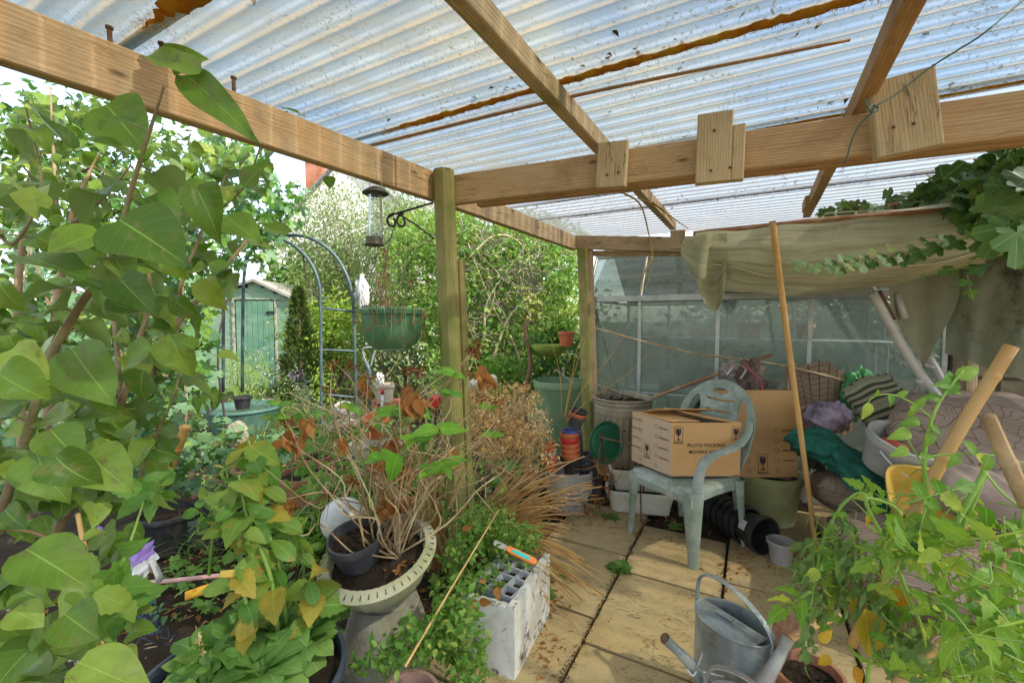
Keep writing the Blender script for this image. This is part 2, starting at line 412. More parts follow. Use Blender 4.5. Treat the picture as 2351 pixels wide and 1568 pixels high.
def bush(name, label, cat, base, c, rad, ncl, per, size, temps, m, sm, stems=8, r0=.02, group=None, **kw):
    root = empty(name, base, label, cat, group)
    lf = MB(); cc = crown(lf, temps, c, rad, ncl, per, size, **kw); lf.build('foliage', m, root, smooth=True)
    st = MB(); idx = rng.choice(len(cc), min(stems, len(cc)), replace=False); branches(st, base, [cc[i] for i in idx], r0, r0*.2)
    st.build('branches', sm, root); return root
def twigs(mb, cen, rad, n, L, r, bend=.3, up=0.2):
    for _ in range(n):
        p = Vector(cen)+Vector([random.gauss(0, .45)*q for q in rad]); d = Vector([random.gauss(0, 1), random.gauss(0, 1), random.gauss(up, .7)]).normalized()*L*random.uniform(.5, 1.3)
        mid = p+d*.5+Vector([random.gauss(0, 1)*bend*L*.5 for _ in range(3)]); mb.tube(bez([p, mid, p+d], 3), [r, r*.35], 4, cap=False)

# ------------------------------------------------------------------ material set
wood = woodmat('pine', (.68, .48, .28), (.57, .37, .19), (.34, .195, .09))
wood2 = woodmat('pine_weathered', (.64, .49, .30), (.53, .39, .225), (.20, .13, .065), green=(.22, .20, .08), gth=(.56, .74))
woodblk = woodmat('pine_block', (.70, .55, .33), (.58, .43, .24), (.34, .22, .11), gr=1.2)
woodgreen = woodmat('treated_post', (.44, .35, .14), (.33, .28, .11), (.20, .165, .065), green=(.17, .20, .05), gth=(.38, .58))
woodred = woodmat('rafter_red', (.60, .37, .18), (.47, .27, .12), (.27, .15, .07))
bark = simple('bark', (.16, .105, .06), (.09, .06, .035), (.21, .17, .11), 30, .85, bump=.6)
barkpale = simple('bark_pale', (.42, .30, .17), (.30, .20, .11), (.22, .17, .09), 24, .75, bump=.4)
barkgrey = simple('bark_grey', (.30, .26, .19), (.19, .16, .11), (.38, .34, .25), 24, .8, bump=.4)
barkdark = simple('bark_dark', (.055, .035, .03), (.035, .022, .018), None, 24, .7)
greenstem = simple('green_stem', (.22, .34, .06), (.15, .26, .045), None, 20, .5)
drystem = simple('dry_stem', (.44, .30, .15), (.24, .15, .07), (.60, .49, .31), 14, .7, bump=.2)
straw = leafmat('straw', (.60, .41, .19), (.44, .25, .10), (.70, .56, .34), .6, .3, .15)
bamboo_t = NT('bamboo')
def _bamboo(t, a, b, d):
    uv = t.N('UVMap').outputs[0]; sp = t.N('SeparateXYZ'); t.L(uv, sp.inputs[0]); ob = t.coord('Object')
    n = t.noise(ob, 7, 5, .6); mp = t.N('Mapping'); mp.inputs['Scale'].default_value = (26, 1.5, 1); t.L(uv, mp.inputs[0]); s2 = t.noise(mp.outputs[0], 2.5, 5, .7)
    col = t.mix(t.ramp(n, .35, .65), a, b); col = t.mix(t.math('MULTIPLY', t.ramp(s2, .52, .72), .6), col, d)
    return t.done(t.bsdf(col, .42, 0, t.bump(s2, .2, .002), .45))
bamboo = _bamboo(bamboo_t, (.60, .38, .15), (.50, .28, .09), (.30, .14, .04))
bamboored = _bamboo(NT('bamboo_old'), (.50, .31, .15), (.36, .19, .09), (.27, .12, .055))
L_LILAC = leafmat('lilac_leaf', (.075, .155, .02), (.17, .285, .034), (.28, .37, .06), .42, .36, .5, spot=(.15, .17, .045), side=7, back=(.17, .25, .10), midw=.022)
L_DARK = leafmat('leaf_dark', (.022, .07, .022), (.05, .135, .04), (.09, .17, .05), .45, .25, .25)
L_MID = leafmat('leaf_mid', (.055, .14, .028), (.10, .23, .04), (.19, .30, .055), .5, .4, .3)
L_BRIGHT = leafmat('leaf_bright', (.19, .33, .04), (.32, .46, .07), (.50, .52, .14), .5, .45, .25)
L_HOP = leafmat('leaf_hop', (.065, .16, .04), (.12, .25, .06), (.20, .32, .06), .5, .35, .4, back=(.13, .25, .14))
L_WEED = leafmat('leaf_weed', (.10, .23, .035), (.17, .34, .06), (.28, .40, .08), .5, .4, .3)
L_GREY = leafmat('leaf_silver', (.15, .25, .08), (.27, .36, .14), (.46, .45, .26), .6, .35, .2)
L_OLIVE = leafmat('leaf_olive', (.19, .27, .05), (.32, .38, .09), (.50, .46, .18), .55, .4, .2)
L_CONI = leafmat('leaf_conifer', (.035, .075, .014), (.085, .14, .022), (.16, .19, .04), .6, .15, .1)
L_HYD = leafmat('leaf_hydrangea', (.13, .33, .03), (.22, .44, .05), (.38, .46, .06), .38, .45, .4, side=8)
L_TOM = leafmat('leaf_tomato', (.11, .27, .03), (.27, .43, .05), (.44, .50, .07), .42, .36, .4)
L_TOMY = leafmat('leaf_tomato_yellow', (.62, .38, .03), (.50, .42, .05), (.55, .25, .02), .5, .4, .3)
L_WILT = leafmat('leaf_wilted', (.11, .22, .06), (.20, .32, .10), (.30, .38, .16), .6, .3, .2)
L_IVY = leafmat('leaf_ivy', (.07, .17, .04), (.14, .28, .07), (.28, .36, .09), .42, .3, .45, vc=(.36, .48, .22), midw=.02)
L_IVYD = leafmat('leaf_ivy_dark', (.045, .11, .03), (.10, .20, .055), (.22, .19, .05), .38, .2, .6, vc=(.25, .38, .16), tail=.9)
L_YEL = leafmat('leaf_spotted', (.15, .30, .05), (.27, .38, .06), (.50, .38, .06), .5, .4, .35, spot=(.42, .25, .05), tail=.65)
L_SAGE = leafmat('leaf_sage', (.14, .29, .06), (.22, .39, .10), (.28, .44, .10), .65, .35, .45, vc=(.38, .56, .25), side=10)
L_STRAPG = leafmat('leaf_strap', (.12, .28, .03), (.20, .38, .05), (.34, .42, .08), .4, .4, .15)
L_GRASS = leafmat('leaf_grass', (.10, .20, .06), (.20, .30, .10), (.38, .36, .15), .5, .4, .1)
L_BROWN = leafmat('leaf_dead', (.42, .19, .05), (.30, .11, .03), (.55, .32, .12), .7, .35, .3)
L_HEAD = leafmat('flowerhead_dead', (.30, .10, .035), (.19, .055, .02), (.40, .17, .06), .8, .25, .1)
L_CREAM = leafmat('flower_cream', (.66, .52, .26), (.52, .34, .12), (.75, .66, .42), .7, .3, .1)
L_ORNG = leafmat('dry_orange', (.58, .38, .15), (.46, .25, .08), (.66, .52, .27), .7, .35, .1)
L_WHITEF = leafmat('flower_white', (.75, .72, .68), (.62, .62, .55), (.65, .28, .25), .6, .3, .1)
L_PURP = leafmat('flower_purple', (.30, .22, .48), (.40, .30, .55), (.5, .42, .6), .6, .3, .1)
terracotta = simple('terracotta', (.40, .18, .09), (.32, .13, .07), (.34, .22, .15), 14, .75, bump=.15)
terraplastic = simple('terracotta_plastic', (.55, .16, .055), (.42, .10, .035), None, 14, .4, bump=.08, dirt=(.22, .10, .06), dlo=.6, dhi=.8)
blackpl = simple('black_plastic', (.018, .018, .020), (.03, .03, .032), (.06, .055, .05), 16, .38, bump=.1)
blackpl2 = simple('black_plastic_dusty', (.035, .037, .042), (.06, .06, .065), (.11, .10, .085), 16, .5, bump=.1)
bluetub = simple('dark_tub', (.035, .045, .065), (.05, .065, .09), (.09, .10, .12), 8, .42, bump=.08)
greypl = simple('grey_plastic', (.33, .31, .31), (.26, .245, .245), None, 14, .5, bump=.08, dirt=(.18, .14, .1), dlo=.62, dhi=.85)
whitepl = simple('white_plastic', (.62, .60, .50), (.52, .50, .40), (.42, .38, .26), 10, .45, bump=.08, dirt=(.26, .19, .10), dlo=.62, dhi=.8)
clearpl = simple('translucent_bucket', (.50, .50, .47), (.42, .42, .39), (.33, .31, .27), 9, .4, bump=.06, trans=.35, dirt=(.25, .2, .15), dlo=.66, dhi=.85)
chairgreen = simple('chair_green', (.25, .30, .245), (.18, .23, .175), (.36, .40, .37), 12, .55, bump=.15, dirt=(.50, .53, .49), dlo=.52, dhi=.72, fine=70)
greenpl = simple('green_plastic', (.04, .13, .055), (.065, .18, .08), (.14, .26, .14), 6, .42, bump=.06, dirt=(.14, .16, .05), dlo=.62, dhi=.85)
greentub = simple('green_tub', (.13, .25, .13), (.22, .30, .15), (.15, .29, .22), 5, .5, bump=.06)
darkgreen = simple('dark_green_plastic', (.015, .11, .055), (.02, .14, .07), None, 6, .4, bump=.06)
galv = simple('galvanised', (.36, .40, .39), (.20, .24, .25), (.48, .50, .48), 13, .5, .5, .2, .003, dirt=(.19, .15, .11), dlo=.54, dhi=.72, fine=60)
galvrust = simple('galvanised_rusty', (.34, .35, .33), (.26, .24, .21), (.36, .20, .11), 10, .55, .4, .2, .003, dirt=(.30, .13, .05), dlo=.52, dhi=.68)
galvbin = simple('galvanised_bin', (.36, .31, .22), (.25, .21, .14), (.42, .39, .30), 7, .52, .35, .12, .003, dirt=(.20, .14, .08), dlo=.62, dhi=.8)
rust = simple('rusty_steel', (.17, .085, .05), (.10, .05, .032), (.26, .16, .11), 20, .7, .3, .4, .003)
rustpipe = simple('rusty_pipe', (.36, .17, .08), (.27, .12, .055), (.46, .33, .22), 12, .65, .2, .35, .003)
aluminium = simple('aluminium', (.52, .54, .51), (.42, .44, .41), (.30, .31, .27), 10, .42, .6, .1, .002, dirt=(.16, .17, .12), dlo=.60, dhi=.8)
tubewhite = simple('painted_tube', (.50, .49, .46), (.42, .41, .38), (.30, .27, .22), 7, .45, .1, .1, .002, dirt=(.16, .12, .09), dlo=.64, dhi=.78)
blackiron = simple('black_iron', (.022, .02, .018), (.035, .03, .026), None, 30, .5, .3)
archmetal = simple('arch_metal', (.045, .085, .095), (.07, .11, .12), (.12, .16, .165), 12, .5, .2)
soilm = simple('soil', (.045, .031, .022), (.022, .015, .011), (.085, .06, .038), 22, .95, bump=.9, bd=.015, fine=160, spec=.15)
groundm = simple('ground_soil', (.055, .038, .024), (.03, .02, .013), (.10, .072, .042), 5, .95, bump=.9, bd=.02, fine=120, dirt=(.14, .105, .06), dlo=.60, dhi=.74, spec=.15)
cardm = simple('cardboard', (.58, .35, .15), (.50, .29, .12), None, 3, .8, bump=.08, fine=150, dirt=(.40, .24, .11), dlo=.55, dhi=.8, spec=.2)
cardpale = simple('cardboard_pale', (.56, .42, .29), (.52, .38, .25), None, 5, .8, bump=.05, fine=200, spec=.2)
ink = simple('ink', (.03, .02, .015), (.045, .03, .02), None, 30, .7, bump=0)
stonem = simple('stone', (.34, .31, .25), (.24, .22, .17), (.20, .22, .12), 9, .85, bump=.5, bd=.01)
stonepale = simple('stone_pale', (.50, .47, .42), (.38, .36, .32), None, 9, .85, bump=.4, bd=.01)
whitem = simple('white_bag', (.66, .66, .64), (.55, .55, .54), None, 8, .6, bump=.1, trans=.2)
polyst = simple('polystyrene', (.70, .69, .65), (.60, .59, .54), (.46, .43, .36), 15, .75, bump=.35, bd=.003, dirt=(.065, .045, .028), dlo=.545, dhi=.61, fine=140)
orangepl = simple('orange_plastic', (.75, .22, .04), (.66, .18, .03), None, 10, .4, bump=.04)
tealpl = simple('teal_plastic', (.03, .45, .42), (.04, .52, .48), None, 10, .35, bump=.02)
yellowpl = simple('yellow_plastic', (.62, .42, .08), (.55, .36, .07), None, 10, .45, bump=.06, dirt=(.35, .28, .12), dlo=.6, dhi=.8)
pinkpl = simple('pink_plastic', (.72, .42, .38), (.66, .36, .33), None, 12, .45, bump=.04, dirt=(.4, .3, .25), dlo=.62, dhi=.85)
redpl = simple('red_plastic', (.55, .035, .03), (.45, .03, .028), None, 12, .35, bump=.04)
# ------------------------------------------------------------------ ground and paving
def hnoise(x, y, s=1.0): return math.sin(x*3.1*s+1.3)*math.cos(y*2.7*s+.4)*.5+math.sin(x*7.3*s+y*5.1*s)*.25+math.sin(x*13.7*s-y*11.9*s+2)*.12
g = MB()
xs = np.concatenate([np.linspace(-150, -6, 14), np.linspace(-5, 5, 130), np.linspace(6, 150, 14)]); ys = np.concatenate([np.linspace(-20, -1, 6), np.linspace(-.8, 8, 120), np.linspace(9, 60, 10), np.linspace(90, 300, 5)])
V = [(x, y, -.035+(.022*hnoise(x, y, 1.6)+rng.normal()*.004 if abs(x) < 5 and y < 8 else 0)) for y in ys for x in xs]
n = len(xs); g.add(V, [(j*n+i, j*n+i+1, (j+1)*n+i+1, (j+1)*n+i) for j in range(len(ys)-1) for i in range(n-1)])
ground = tag(g.build('ground', groundm, loc=(0, 0, 0)), kind='structure')
# paving: riven slabs in columns
t = NT('paving_stone'); ob = t.coord('Object'); n1 = t.noise(ob, 3, 6, .6); n2 = t.noise(ob, 1.1, 4, .6, .8); n3 = t.noise(ob, 120, 3, .6)
col = t.mix(t.ramp(n1, .35, .68), (.51, .385, .19), (.42, .305, .135)); col = t.mix(t.math('MULTIPLY', t.ramp(n2, .5, .7), .7), col, (.30, .235, .15))
mp = t.N('Mapping'); mp.inputs['Rotation'].default_value = (0, 0, .5); mp.inputs['Scale'].default_value = (1.3, 2.6, 1); t.L(ob, mp.inputs[0]); cr_ = t.noise(mp.outputs[0], 2.2, 7, .62, 1.5)
crack = t.math('SUBTRACT', 1., t.ramp(t.math('ABSOLUTE', t.math('SUBTRACT', cr_, .5)), .0, .012)); crack = t.math('MULTIPLY', crack, t.ramp(t.noise(ob, 4, 3), .40, .5))
rpi = t.N('NewGeometry').outputs['Random Per Island']; col = t.mix(t.math('MULTIPLY', rpi, .38), col, (.34, .27, .16)); lich = t.math('MULTIPLY', t.ramp(t.noise(ob, 6.5, 8, .75), .52, .64), .5); col = t.mix(lich, col, (.27, .215, .10)); col = t.mix(t.math('MULTIPLY', crack, .85), col, (.12, .075, .035)); spk = t.ramp(t.noise(ob, 48, 4, .75), .655, .70)
col = t.mix(t.math('MULTIPLY', spk, .75), col, (.10, .065, .035)); blotch = t.ramp(t.noise(ob, 9, 8, .75), .57, .68); col = t.mix(t.math('MULTIPLY', blotch, .35), col, (.20, .14, .07))
hh = t.math('SUBTRACT', t.math('ADD', t.math('MULTIPLY', cr_, 1.5), t.math('MULTIPLY', n3, .12)), t.math('MULTIPLY', crack, .35))
pavem = t.done(t.bsdf(col, .82, 0, t.bump(hh, .38, .010), .25))
A0 = Vector((.877, 2.83, 0)); pv = MB()
def slab(mb, u0, v0, u1, v1):
    gap = .0075; nn = 7
    def fn(a, b):
        u = u0+gap+(u1-u0-2*gap)*a; v = v0+gap+(v1-v0-2*gap)*b; e = min(a, 1-a, b, 1-b)*(nn)
        z = .012*hnoise(u*2.3+u0, v*2.1+v0)*.35-(.006 if e < .5 else 0)
        p = A0+UD*u+GD*v; return (p.x, p.y, z)
    mb.grid(lambda b, a: fn(a, b), nn, nn)
    for (a0, b0, a1, b1) in ((0, 0, 1, 0), (1, 0, 1, 1), (1, 1, 0, 1), (0, 1, 0, 0)):
        p, q = Vector(fn(a0, b0)), Vector(fn(a1, b1)); mb.add([p, q, q-ZV*.04, p-ZV*.04], [(0, 3, 2, 1)])
for ci in range(-1, 7):
    off = 0 if ci % 2 == 0 else .30
    for k in range(-5, 2 if ci < 1 else 4):
        u1 = off+k*.6-(.0 if ci % 2 == 0 else .145)
        if ci == -1: u1 = .16+k*.6 if k < 1 else None
        if u1 is None or u1 > (.35 if ci <0 else (.1 if ci < 1 else (.8 if ci == 1 else 1.4))): continue
        slab(pv, u1-.6, ci*.5, u1, ci*.5+.5)
paving = tag(pv.build('paving', pavem, loc=(0, 0, 0), smooth='auto'), kind='structure')
# ------------------------------------------------------------------ clear corrugated roof canopy
RZ = 2.205; PER = .093
def roofmat(name, dirtc, tint, den, milky, tcol, ribk=.5, valk=.45):
    t = NT(name); ob = t.coord('Object'); dt = t.N('VectorMath', operation='DOT_PRODUCT'); dt.inputs[1].default_value = tuple(UD); t.L(ob, dt.inputs[0])
    ph = t.math('MULTIPLY', t.math('ADD', dt.outputs['Value'], Vector((-.345, 2.3, 0)).dot(UD)), 2*PI/PER); sn = t.math('SINE', ph); cs = t.math('COSINE', ph)
    ds = t.N('VectorMath', operation='DOT_PRODUCT'); ds.inputs[1].default_value = tuple(GD); t.L(ob, ds.inputs[0])
    wob = t.noise(ob, 6, 4, .6); sp = t.noise(ob, 75, 4, .8); cl = t.noise(ob, 3.2, 5, .65); sp2 = t.noise(ob, 24, 6, .8)
    speck = t.math('MULTIPLY', t.ramp(sp, .585-den*.04, .66-den*.04), t.ramp(cl, .38, .58)); blot = t.ramp(sp2, .64, .72)
    fac = t.math('MAXIMUM', t.math('MULTIPLY', speck, .8), t.math('MULTIPLY', blot, .5))
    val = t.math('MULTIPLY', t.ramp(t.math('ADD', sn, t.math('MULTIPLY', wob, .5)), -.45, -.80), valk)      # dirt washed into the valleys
    flank_shade = t.math('MULTIPLY', t.ramp(cs, -.75, .9), ribk)                     # painted shading: darker tint on one flank of each wave
    tc = t.mix(flank_shade, t.mix(t.ramp(wob, .3, .7), tcol, tuple(x*.88 for x in tcol)), tuple(x*.42 for x in tcol)); hi = t.math('MULTIPLY', t.ramp(t.math('SUBTRACT', 0., cs), .88, 1.0), .45); tc = t.mix(hi, tc, (.95, .97, .98)); tc = t.mix(val, tc, (.62, .45, .24)); tc = t.mix(fac, tc, dirtc)  # hi: pale highlight line painted along the opposite flank of each wave
    mpb = t.N('Mapping'); mpb.inputs['Rotation'].default_value = (0, 0, .503); mpb.inputs['Scale'].default_value = (.5, 4.6, 1); t.L(ob, mpb.inputs[0]); bnd = t.math('MULTIPLY', t.ramp(t.noise(mpb.outputs[0], 1.6, 5, .6), .52, .68), .5); tc = t.mix(bnd, tc, (.46, .34, .16)); big = t.ramp(t.noise(ob, 1.4, 6, .7), .5, .75); tc = t.mix(t.math('MULTIPLY', big, .30), tc, (.36, .40, .32))
    tn = t.mix(val, t.mix(flank_shade, tint, tuple(x*.35 for x in tint)), (.55, .42, .25)); tn = t.mix(fac, tn, dirtc)
    tr = t.N('BsdfTransparent'); t.L(tc, tr.inputs[0]); tl = t.N('BsdfTranslucent'); t.L(tn, tl.inputs[0])
    p = t.bsdf(tn, .25, 0, None, .5)
    m1 = t.N('MixShader'); m1.inputs[0].default_value = milky; t.L(tr.outputs[0], m1.inputs[1]); t.L(tl.outputs[0], m1.inputs[2])
    m2 = t.N('MixShader'); t.val(m2.inputs[0], t.math('ADD', .06, t.math('MULTIPLY', fac, .3))); t.L(m1.outputs[0], m2.inputs[1]); t.L(p, m2.inputs[2])
    return t.done(m2.outputs[0])
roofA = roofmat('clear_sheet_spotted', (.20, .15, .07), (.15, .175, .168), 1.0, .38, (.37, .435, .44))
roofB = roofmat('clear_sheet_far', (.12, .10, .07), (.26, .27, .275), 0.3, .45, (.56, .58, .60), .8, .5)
canopy = empty('roof_canopy', (-.345, 2.3, 0), 'timber lean-to canopy with a clear corrugated roof over the patio', 'canopy')
def tl(px, py): p = atz(px, py, RZ); return p.dot(UD)
def sg(p): return p.dot(GD)
lines = [tl(300, 75), tl(1240, 195), tl(1700, 300), tl(1700, 400), tl(1700, 447)]
zb = dz(990, 461, 2.28); zt = zb+.145
pA = at(992, 461, 2.28); pA0 = atz(0, 145, zb); dA = (pA-pA0).normalized()
pB = at(1318, 574, 3.98)
sL = sg(pA)-.02
def sheet(t0, t1, s0, s1, z, m, amp=.0095):
    per = .076; nt = int((t1-t0)/per*8); b = MB()
    def fn(a, c):
        tt = t0+(t1-t0)*c; ss = s0+(s1-s0)*a; p = UD*tt+GD*ss
        return (p.x, p.y, z+amp*math.sin(2*PI*tt/per)+.004*math.sin(ss*3+tt))
    b.grid(fn, 6, nt); return b.build('roof_sheet', m, canopy)
def sleft(tt):   # left edge of the roof follows the outer beam
    p = pA0+dA*((tt-pA0.dot(UD))/dA.dot(UD)) if tt < pA.dot(UD) else pA.lerp(pB, (tt-pA.dot(UD))/(pB-pA).dot(UD))
    return p.dot(GD)
edges = [-.55]+lines+[tl(1318, 535)+.45]
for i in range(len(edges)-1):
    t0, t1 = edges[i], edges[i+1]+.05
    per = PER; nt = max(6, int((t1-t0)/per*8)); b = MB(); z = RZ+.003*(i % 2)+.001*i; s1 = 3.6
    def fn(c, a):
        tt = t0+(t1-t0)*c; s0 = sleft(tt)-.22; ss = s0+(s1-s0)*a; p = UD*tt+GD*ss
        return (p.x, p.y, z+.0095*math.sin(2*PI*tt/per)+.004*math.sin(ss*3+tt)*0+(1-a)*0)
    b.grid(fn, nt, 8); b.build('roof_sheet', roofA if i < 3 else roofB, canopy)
mossm = simple('roof_moss', (.62, .33, .04), (.45, .20, .03), (.60, .46, .08), 40, .9, bump=.8, fine=200, trans=.6)
mossdk = simple('roof_debris', (.10, .07, .04), (.05, .035, .02), (.26, .14, .05), 40, .95, bump=.8, fine=200)
for li, (tt, wd, m, s0, s1) in enumerate(((lines[0], .050, mossm, -1.95, -1.0), (lines[1], .029, mossm, -1.66, .9), (lines[2], .015, mossm, -1.2, 1.6), (lines[3], .010, mossdk, -1.6, 1.6), (lines[4], .012, mossdk, -1.5, 1.6))):
    b = MB(); s0 = max(s0, sleft(tt)); L = s1-s0; pts = []; rr = []
    for k in range(int(L/.02)+1):
        s_ = s0+k*.02; p = UD*(tt+random.gauss(0, wd*.12))+GD*s_; e = min(1, (k*.02)/.2, (L-k*.02)/.15+.05)
        pts.append((p.x, p.y, RZ-.012)); rr.append(max(.002, wd*.55*e*(.85+.4*random.random()+.1*math.sin(s_*9))))
    b.tube(pts, rr, 7, flat=.45)
    nb = int(L*(2600 if wd > .02 else 900)); S = rng.random(nb)*L+s0; T = tt+rng.normal(size=nb)*wd*.36
    P = np.outer(T, UD)+np.outer(S, GD)+np.array([0, 0, RZ-.016]); D = rng.normal(size=(nb, 3)); D[:, 2] -= .8
    b.inst(NEED, P, D, rng.normal(size=(nb, 3)), rng.uniform(.004, .009, nb)*(1.5 if wd > .02 else 1.2)); b.build('moss_strip', m, canopy)
b = MB(); P = []
for li, nl in ((0, 10), (1, 60), (2, 70), (3, 120), (4, 160)):
    for _ in range(nl): s_ = random.uniform(max(-1.7, sleft(lines[li])), 1.8); q = UD*(lines[li]+random.gauss(0, .05 if li < 3 else .12))+GD*s_; P.append((q.x, q.y, RZ+.012))
for _ in range(70): s_ = random.uniform(-1.5, 1.8); q = UD*random.uniform(.2, 3.4)+GD*s_; P.append((q.x, q.y, RZ+.012))
nP = len(P); b.inst(LOW+TINY, P, rng.normal(size=(nP, 3))*np.array([1, 1, .15]), np.tile([0, 0, 1.], (nP, 1)), rng.uniform(.012, .038, nP)); b.build('leaf_debris', simple('roof_leaf', (.14, .085, .045), (.08, .05, .03), None, 40, .9, trans=.2), canopy)['kind'] = 'stuff'
def part(name, m, fn, parent=canopy, smooth='auto'):
    b = MB(); fn(b); return b.build(name, m, parent, smooth=smooth)
hz = Vector((0, 0, .0725))
off = Vector((-.02, .02, 0))
part('edge_beam', wood, lambda b: b.beam(pA0-dA*.9+hz, pA+hz+dA*.02, .047, .145, wob=.001))
dB = (pB-pA).normalized()
part('edge_beam', wood2, lambda b: b.beam(pA+hz+dB*.06-ZV*.012, pB+ZV*.06, .047, .125, wob=.001))
cA = at(1058, 469, 2.27); cB0 = atz(2351, 316, cA.z); dC = (cB0-cA).normalized()
part('cross_beam', wood, lambda b: b.beam(cA+hz-dC*.05, cB0+hz+dC*.6, .047, .145, wob=.001))
part('edge_batten', woodred, lambda b: b.beam(cA+Vector((0, .07, .004))+dC*.1, cB0+Vector((0, .07, .004))+dC*.6, .05, .022))
fA = at(1316, 572, 3.98); fB = at(1600, 580, 3.55)
part('back_beam', wood2, lambda b: b.beam(fA+ZV*.06, fB+ZV*.06, .047, .12))
part('fascia_board', wood2, lambda b: b.beam(fA+Vector((.06, .06, -.03)), fB+Vector((-.1, .06, -.0)), .02, .05))
def rafter(p0, p1, m, ext=.7):
    a = atz(*p0, 2.118); c = atz(*p1, 2.118); d = (c-a).normalized(); return part('rafter', m, lambda b: b.beam(a-d*ext+ZV*.037, c+ZV*.037, .05, .074, wob=.0015))
rafter((1040, 0), (1545, 528), wood2); rafter((2105, 0), (1852, 500), woodred)
r0 = atz(1868, 470, 2.118); part('rafter_packer', woodred, lambda b: b.beam(r0+Vector((-.05, -.02, .02)), r0+Vector((-.05, -.02, .02))+UD*.2, .035, .07))
pt = at(1018, 392, 2.24); pbm = at(1049, 1190, 2.24); dP = (pbm-pt).normalized(); base = pt+dP*((pt.z+.1)/-dP.z)
part('post', woodgreen, lambda b: b.beam(base, pt, .098, .098, up=Vector((-.4, -1, 0)), bev=.028))
part('post_splint', woodgreen, lambda b: b.beam(base+Vector((.06, .045, 0)), base+Vector((.06, .045, 0))+(pt-base)*.80, .05, .05, up=Vector((-.4, -1, 0)), bev=.012))
qt = at(1338, 572, 3.93); qb = at(1350, 960, 3.93); dQ = (qb-qt).normalized(); base2 = qt+dQ*((qt.z+.1)/-dQ.z)
part('post', woodgreen, lambda b: b.beam(base2, qt, .09, .09, up=Vector((-.4, -1, 0)), bev=.015))
part('post_facing', wood2, lambda b: b.beam(base2+Vector((.052, -.01, 0)), qt+Vector((.052, -.01, 0)), .02, .075, up=Vector((-1, .2, 0))))
def on_beam(px):      # depth of the cross beam's front face at a pixel column
    k = (px-1175.5)/F; a = cA; s_ = (k*a.y-a.x)/(dC.x-k*dC.y); return a.y+dC.y*s_
XC = dC; NC = Vector((dC.y, -dC.x, 0)).normalized()
def block(x0, x1, y0, y1, tilt=0, notch=0, th=.045):
    cx = (x0+x1)/2; Y = on_beam(cx)-.05; c = at(cx, (y0+y1)/2, Y); w = (x1-x0)*Y/F*1.06; h = (y1-y0)*Y/F
    R = mat3(XC, -NC, ZV) @ Matrix.Rotation(tilt, 3, 'Y')
    b = MB(); z0 = Vector((0, 0, 1))
    up_ = R @ Vector((0, 0, 1)); rt = R @ Vector((1, 0, 0)); nn_ = R @ Vector((0, 1, 0))
    if notch: 
        b.beam(c-up_*h/2-rt*w*.13, c+up_*h/2-rt*w*.13, w*.74, th, up=nn_); b.beam(c-up_*h/2+rt*w*.37, c+up_*h*.28+rt*w*.37, w*.255, th, up=nn_)
    else: b.beam(c-up_*h/2, c+up_*h/2, w, th, up=nn_)
    b.build('packing_block', woodblk, canopy, smooth='auto')
def scr(px, py):
    p = at(px, py, on_beam(px)-.076); b = MB(); b.lathe([(0, .004), (.005, .003), (.006, 0), (0, 0)], p, 10, M=frame(Vector((NC.x, NC.y, 0)) if NC.y < 0 else -NC)); b.build('screw', rust, canopy)
for px, py in ((1394, 402), (1420, 396), (1640, 300), (1632, 392), (1676, 385), (2052, 292), (2098, 284)): scr(px, py)
block(1374, 1437, 332, 430, .05); block(1607, 1700, 265, 416, .02, 1); block(2018, 2128, 182, 350, -.13, 0, .05)
cf = at(1556, 545, 3.45); part('packing_block', wood2, lambda b: b.beam(cf-ZV*.09, cf+ZV*.05, .11, .04, up=Vector((-.4, -1, 0))))
for px, py, Y in ((252, 88, 1.25), (372, 138, 1.32), (537, 205, 1.5)):     # bolts standing on the edge beam
    p = at(px, py, Y); p.z = zt+.005; part('roof_bolt', rust, lambda b: b.lathe([(.0, .05), (.009, .048), (.009, .041), (.006, .041), (.006, -.01)], p, 10))
# canes and wires lying in the roof
def cane(name, label, pts, r, m=bamboo, nodes=9, group=None, cat='cane', seed=0, hollow=False):
    R = random.Random(seed); P = bez(pts, 14); tot = len(P); rs = [r[0]+(r[-1]-r[0])*i/(tot-1) for i in range(tot)] if hasattr(r, '__len__') else [r]*tot
    L = sum((P[i+1]-P[i]).length for i in range(tot-1)); b = MB()
    # resample with bulged nodes
    cum = [0]
    for i in range(tot-1): cum.append(cum[-1]+(P[i+1]-P[i]).length)
    def sample(s_):
        s_ = max(0, min(L, s_))
        for i in range(tot-1):
            if s_ <= cum[i+1]+1e-9:
                f = (s_-cum[i])/(cum[i+1]-cum[i]+1e-9); return P[i].lerp(P[i+1], f), rs[i]+(rs[i+1]-rs[i])*f
        return P[-1], rs[-1]
    nd = [L*(i+.5+R.uniform(-.15, .15))/nodes for i in range(nodes)]
    S = sorted(set([0, L]+[L*k/24 for k in range(25)]+[x+d for x in nd for d in (-.010, -.004, 0, .004, .010)])); pp = []; rr = []
    for s_ in S:
        p, q = sample(s_); k = 1
        for x in nd:
            if abs(s_-x) < .001: k = 1.16
            elif abs(abs(s_-x)-.004) < .001: k = 1.10
        pp.append(p); rr.append(q*k)
    b.tube(pp, rr, 10); o = b.build(name, m); return tag(o, label, cat, group)
cane('bamboo_cane', 'long thin bamboo cane lying flat under the clear roof sheets, crossing the middle rafter', [atz(845, 336, 2.18), atz(1300, 225, 2.183), atz(1952, 92, 2.185)], (.008, .005), bamboored, 12)
wirem = simple('green_wire', (.10, .17, .13), (.08, .14, .11), None, 20, .4)
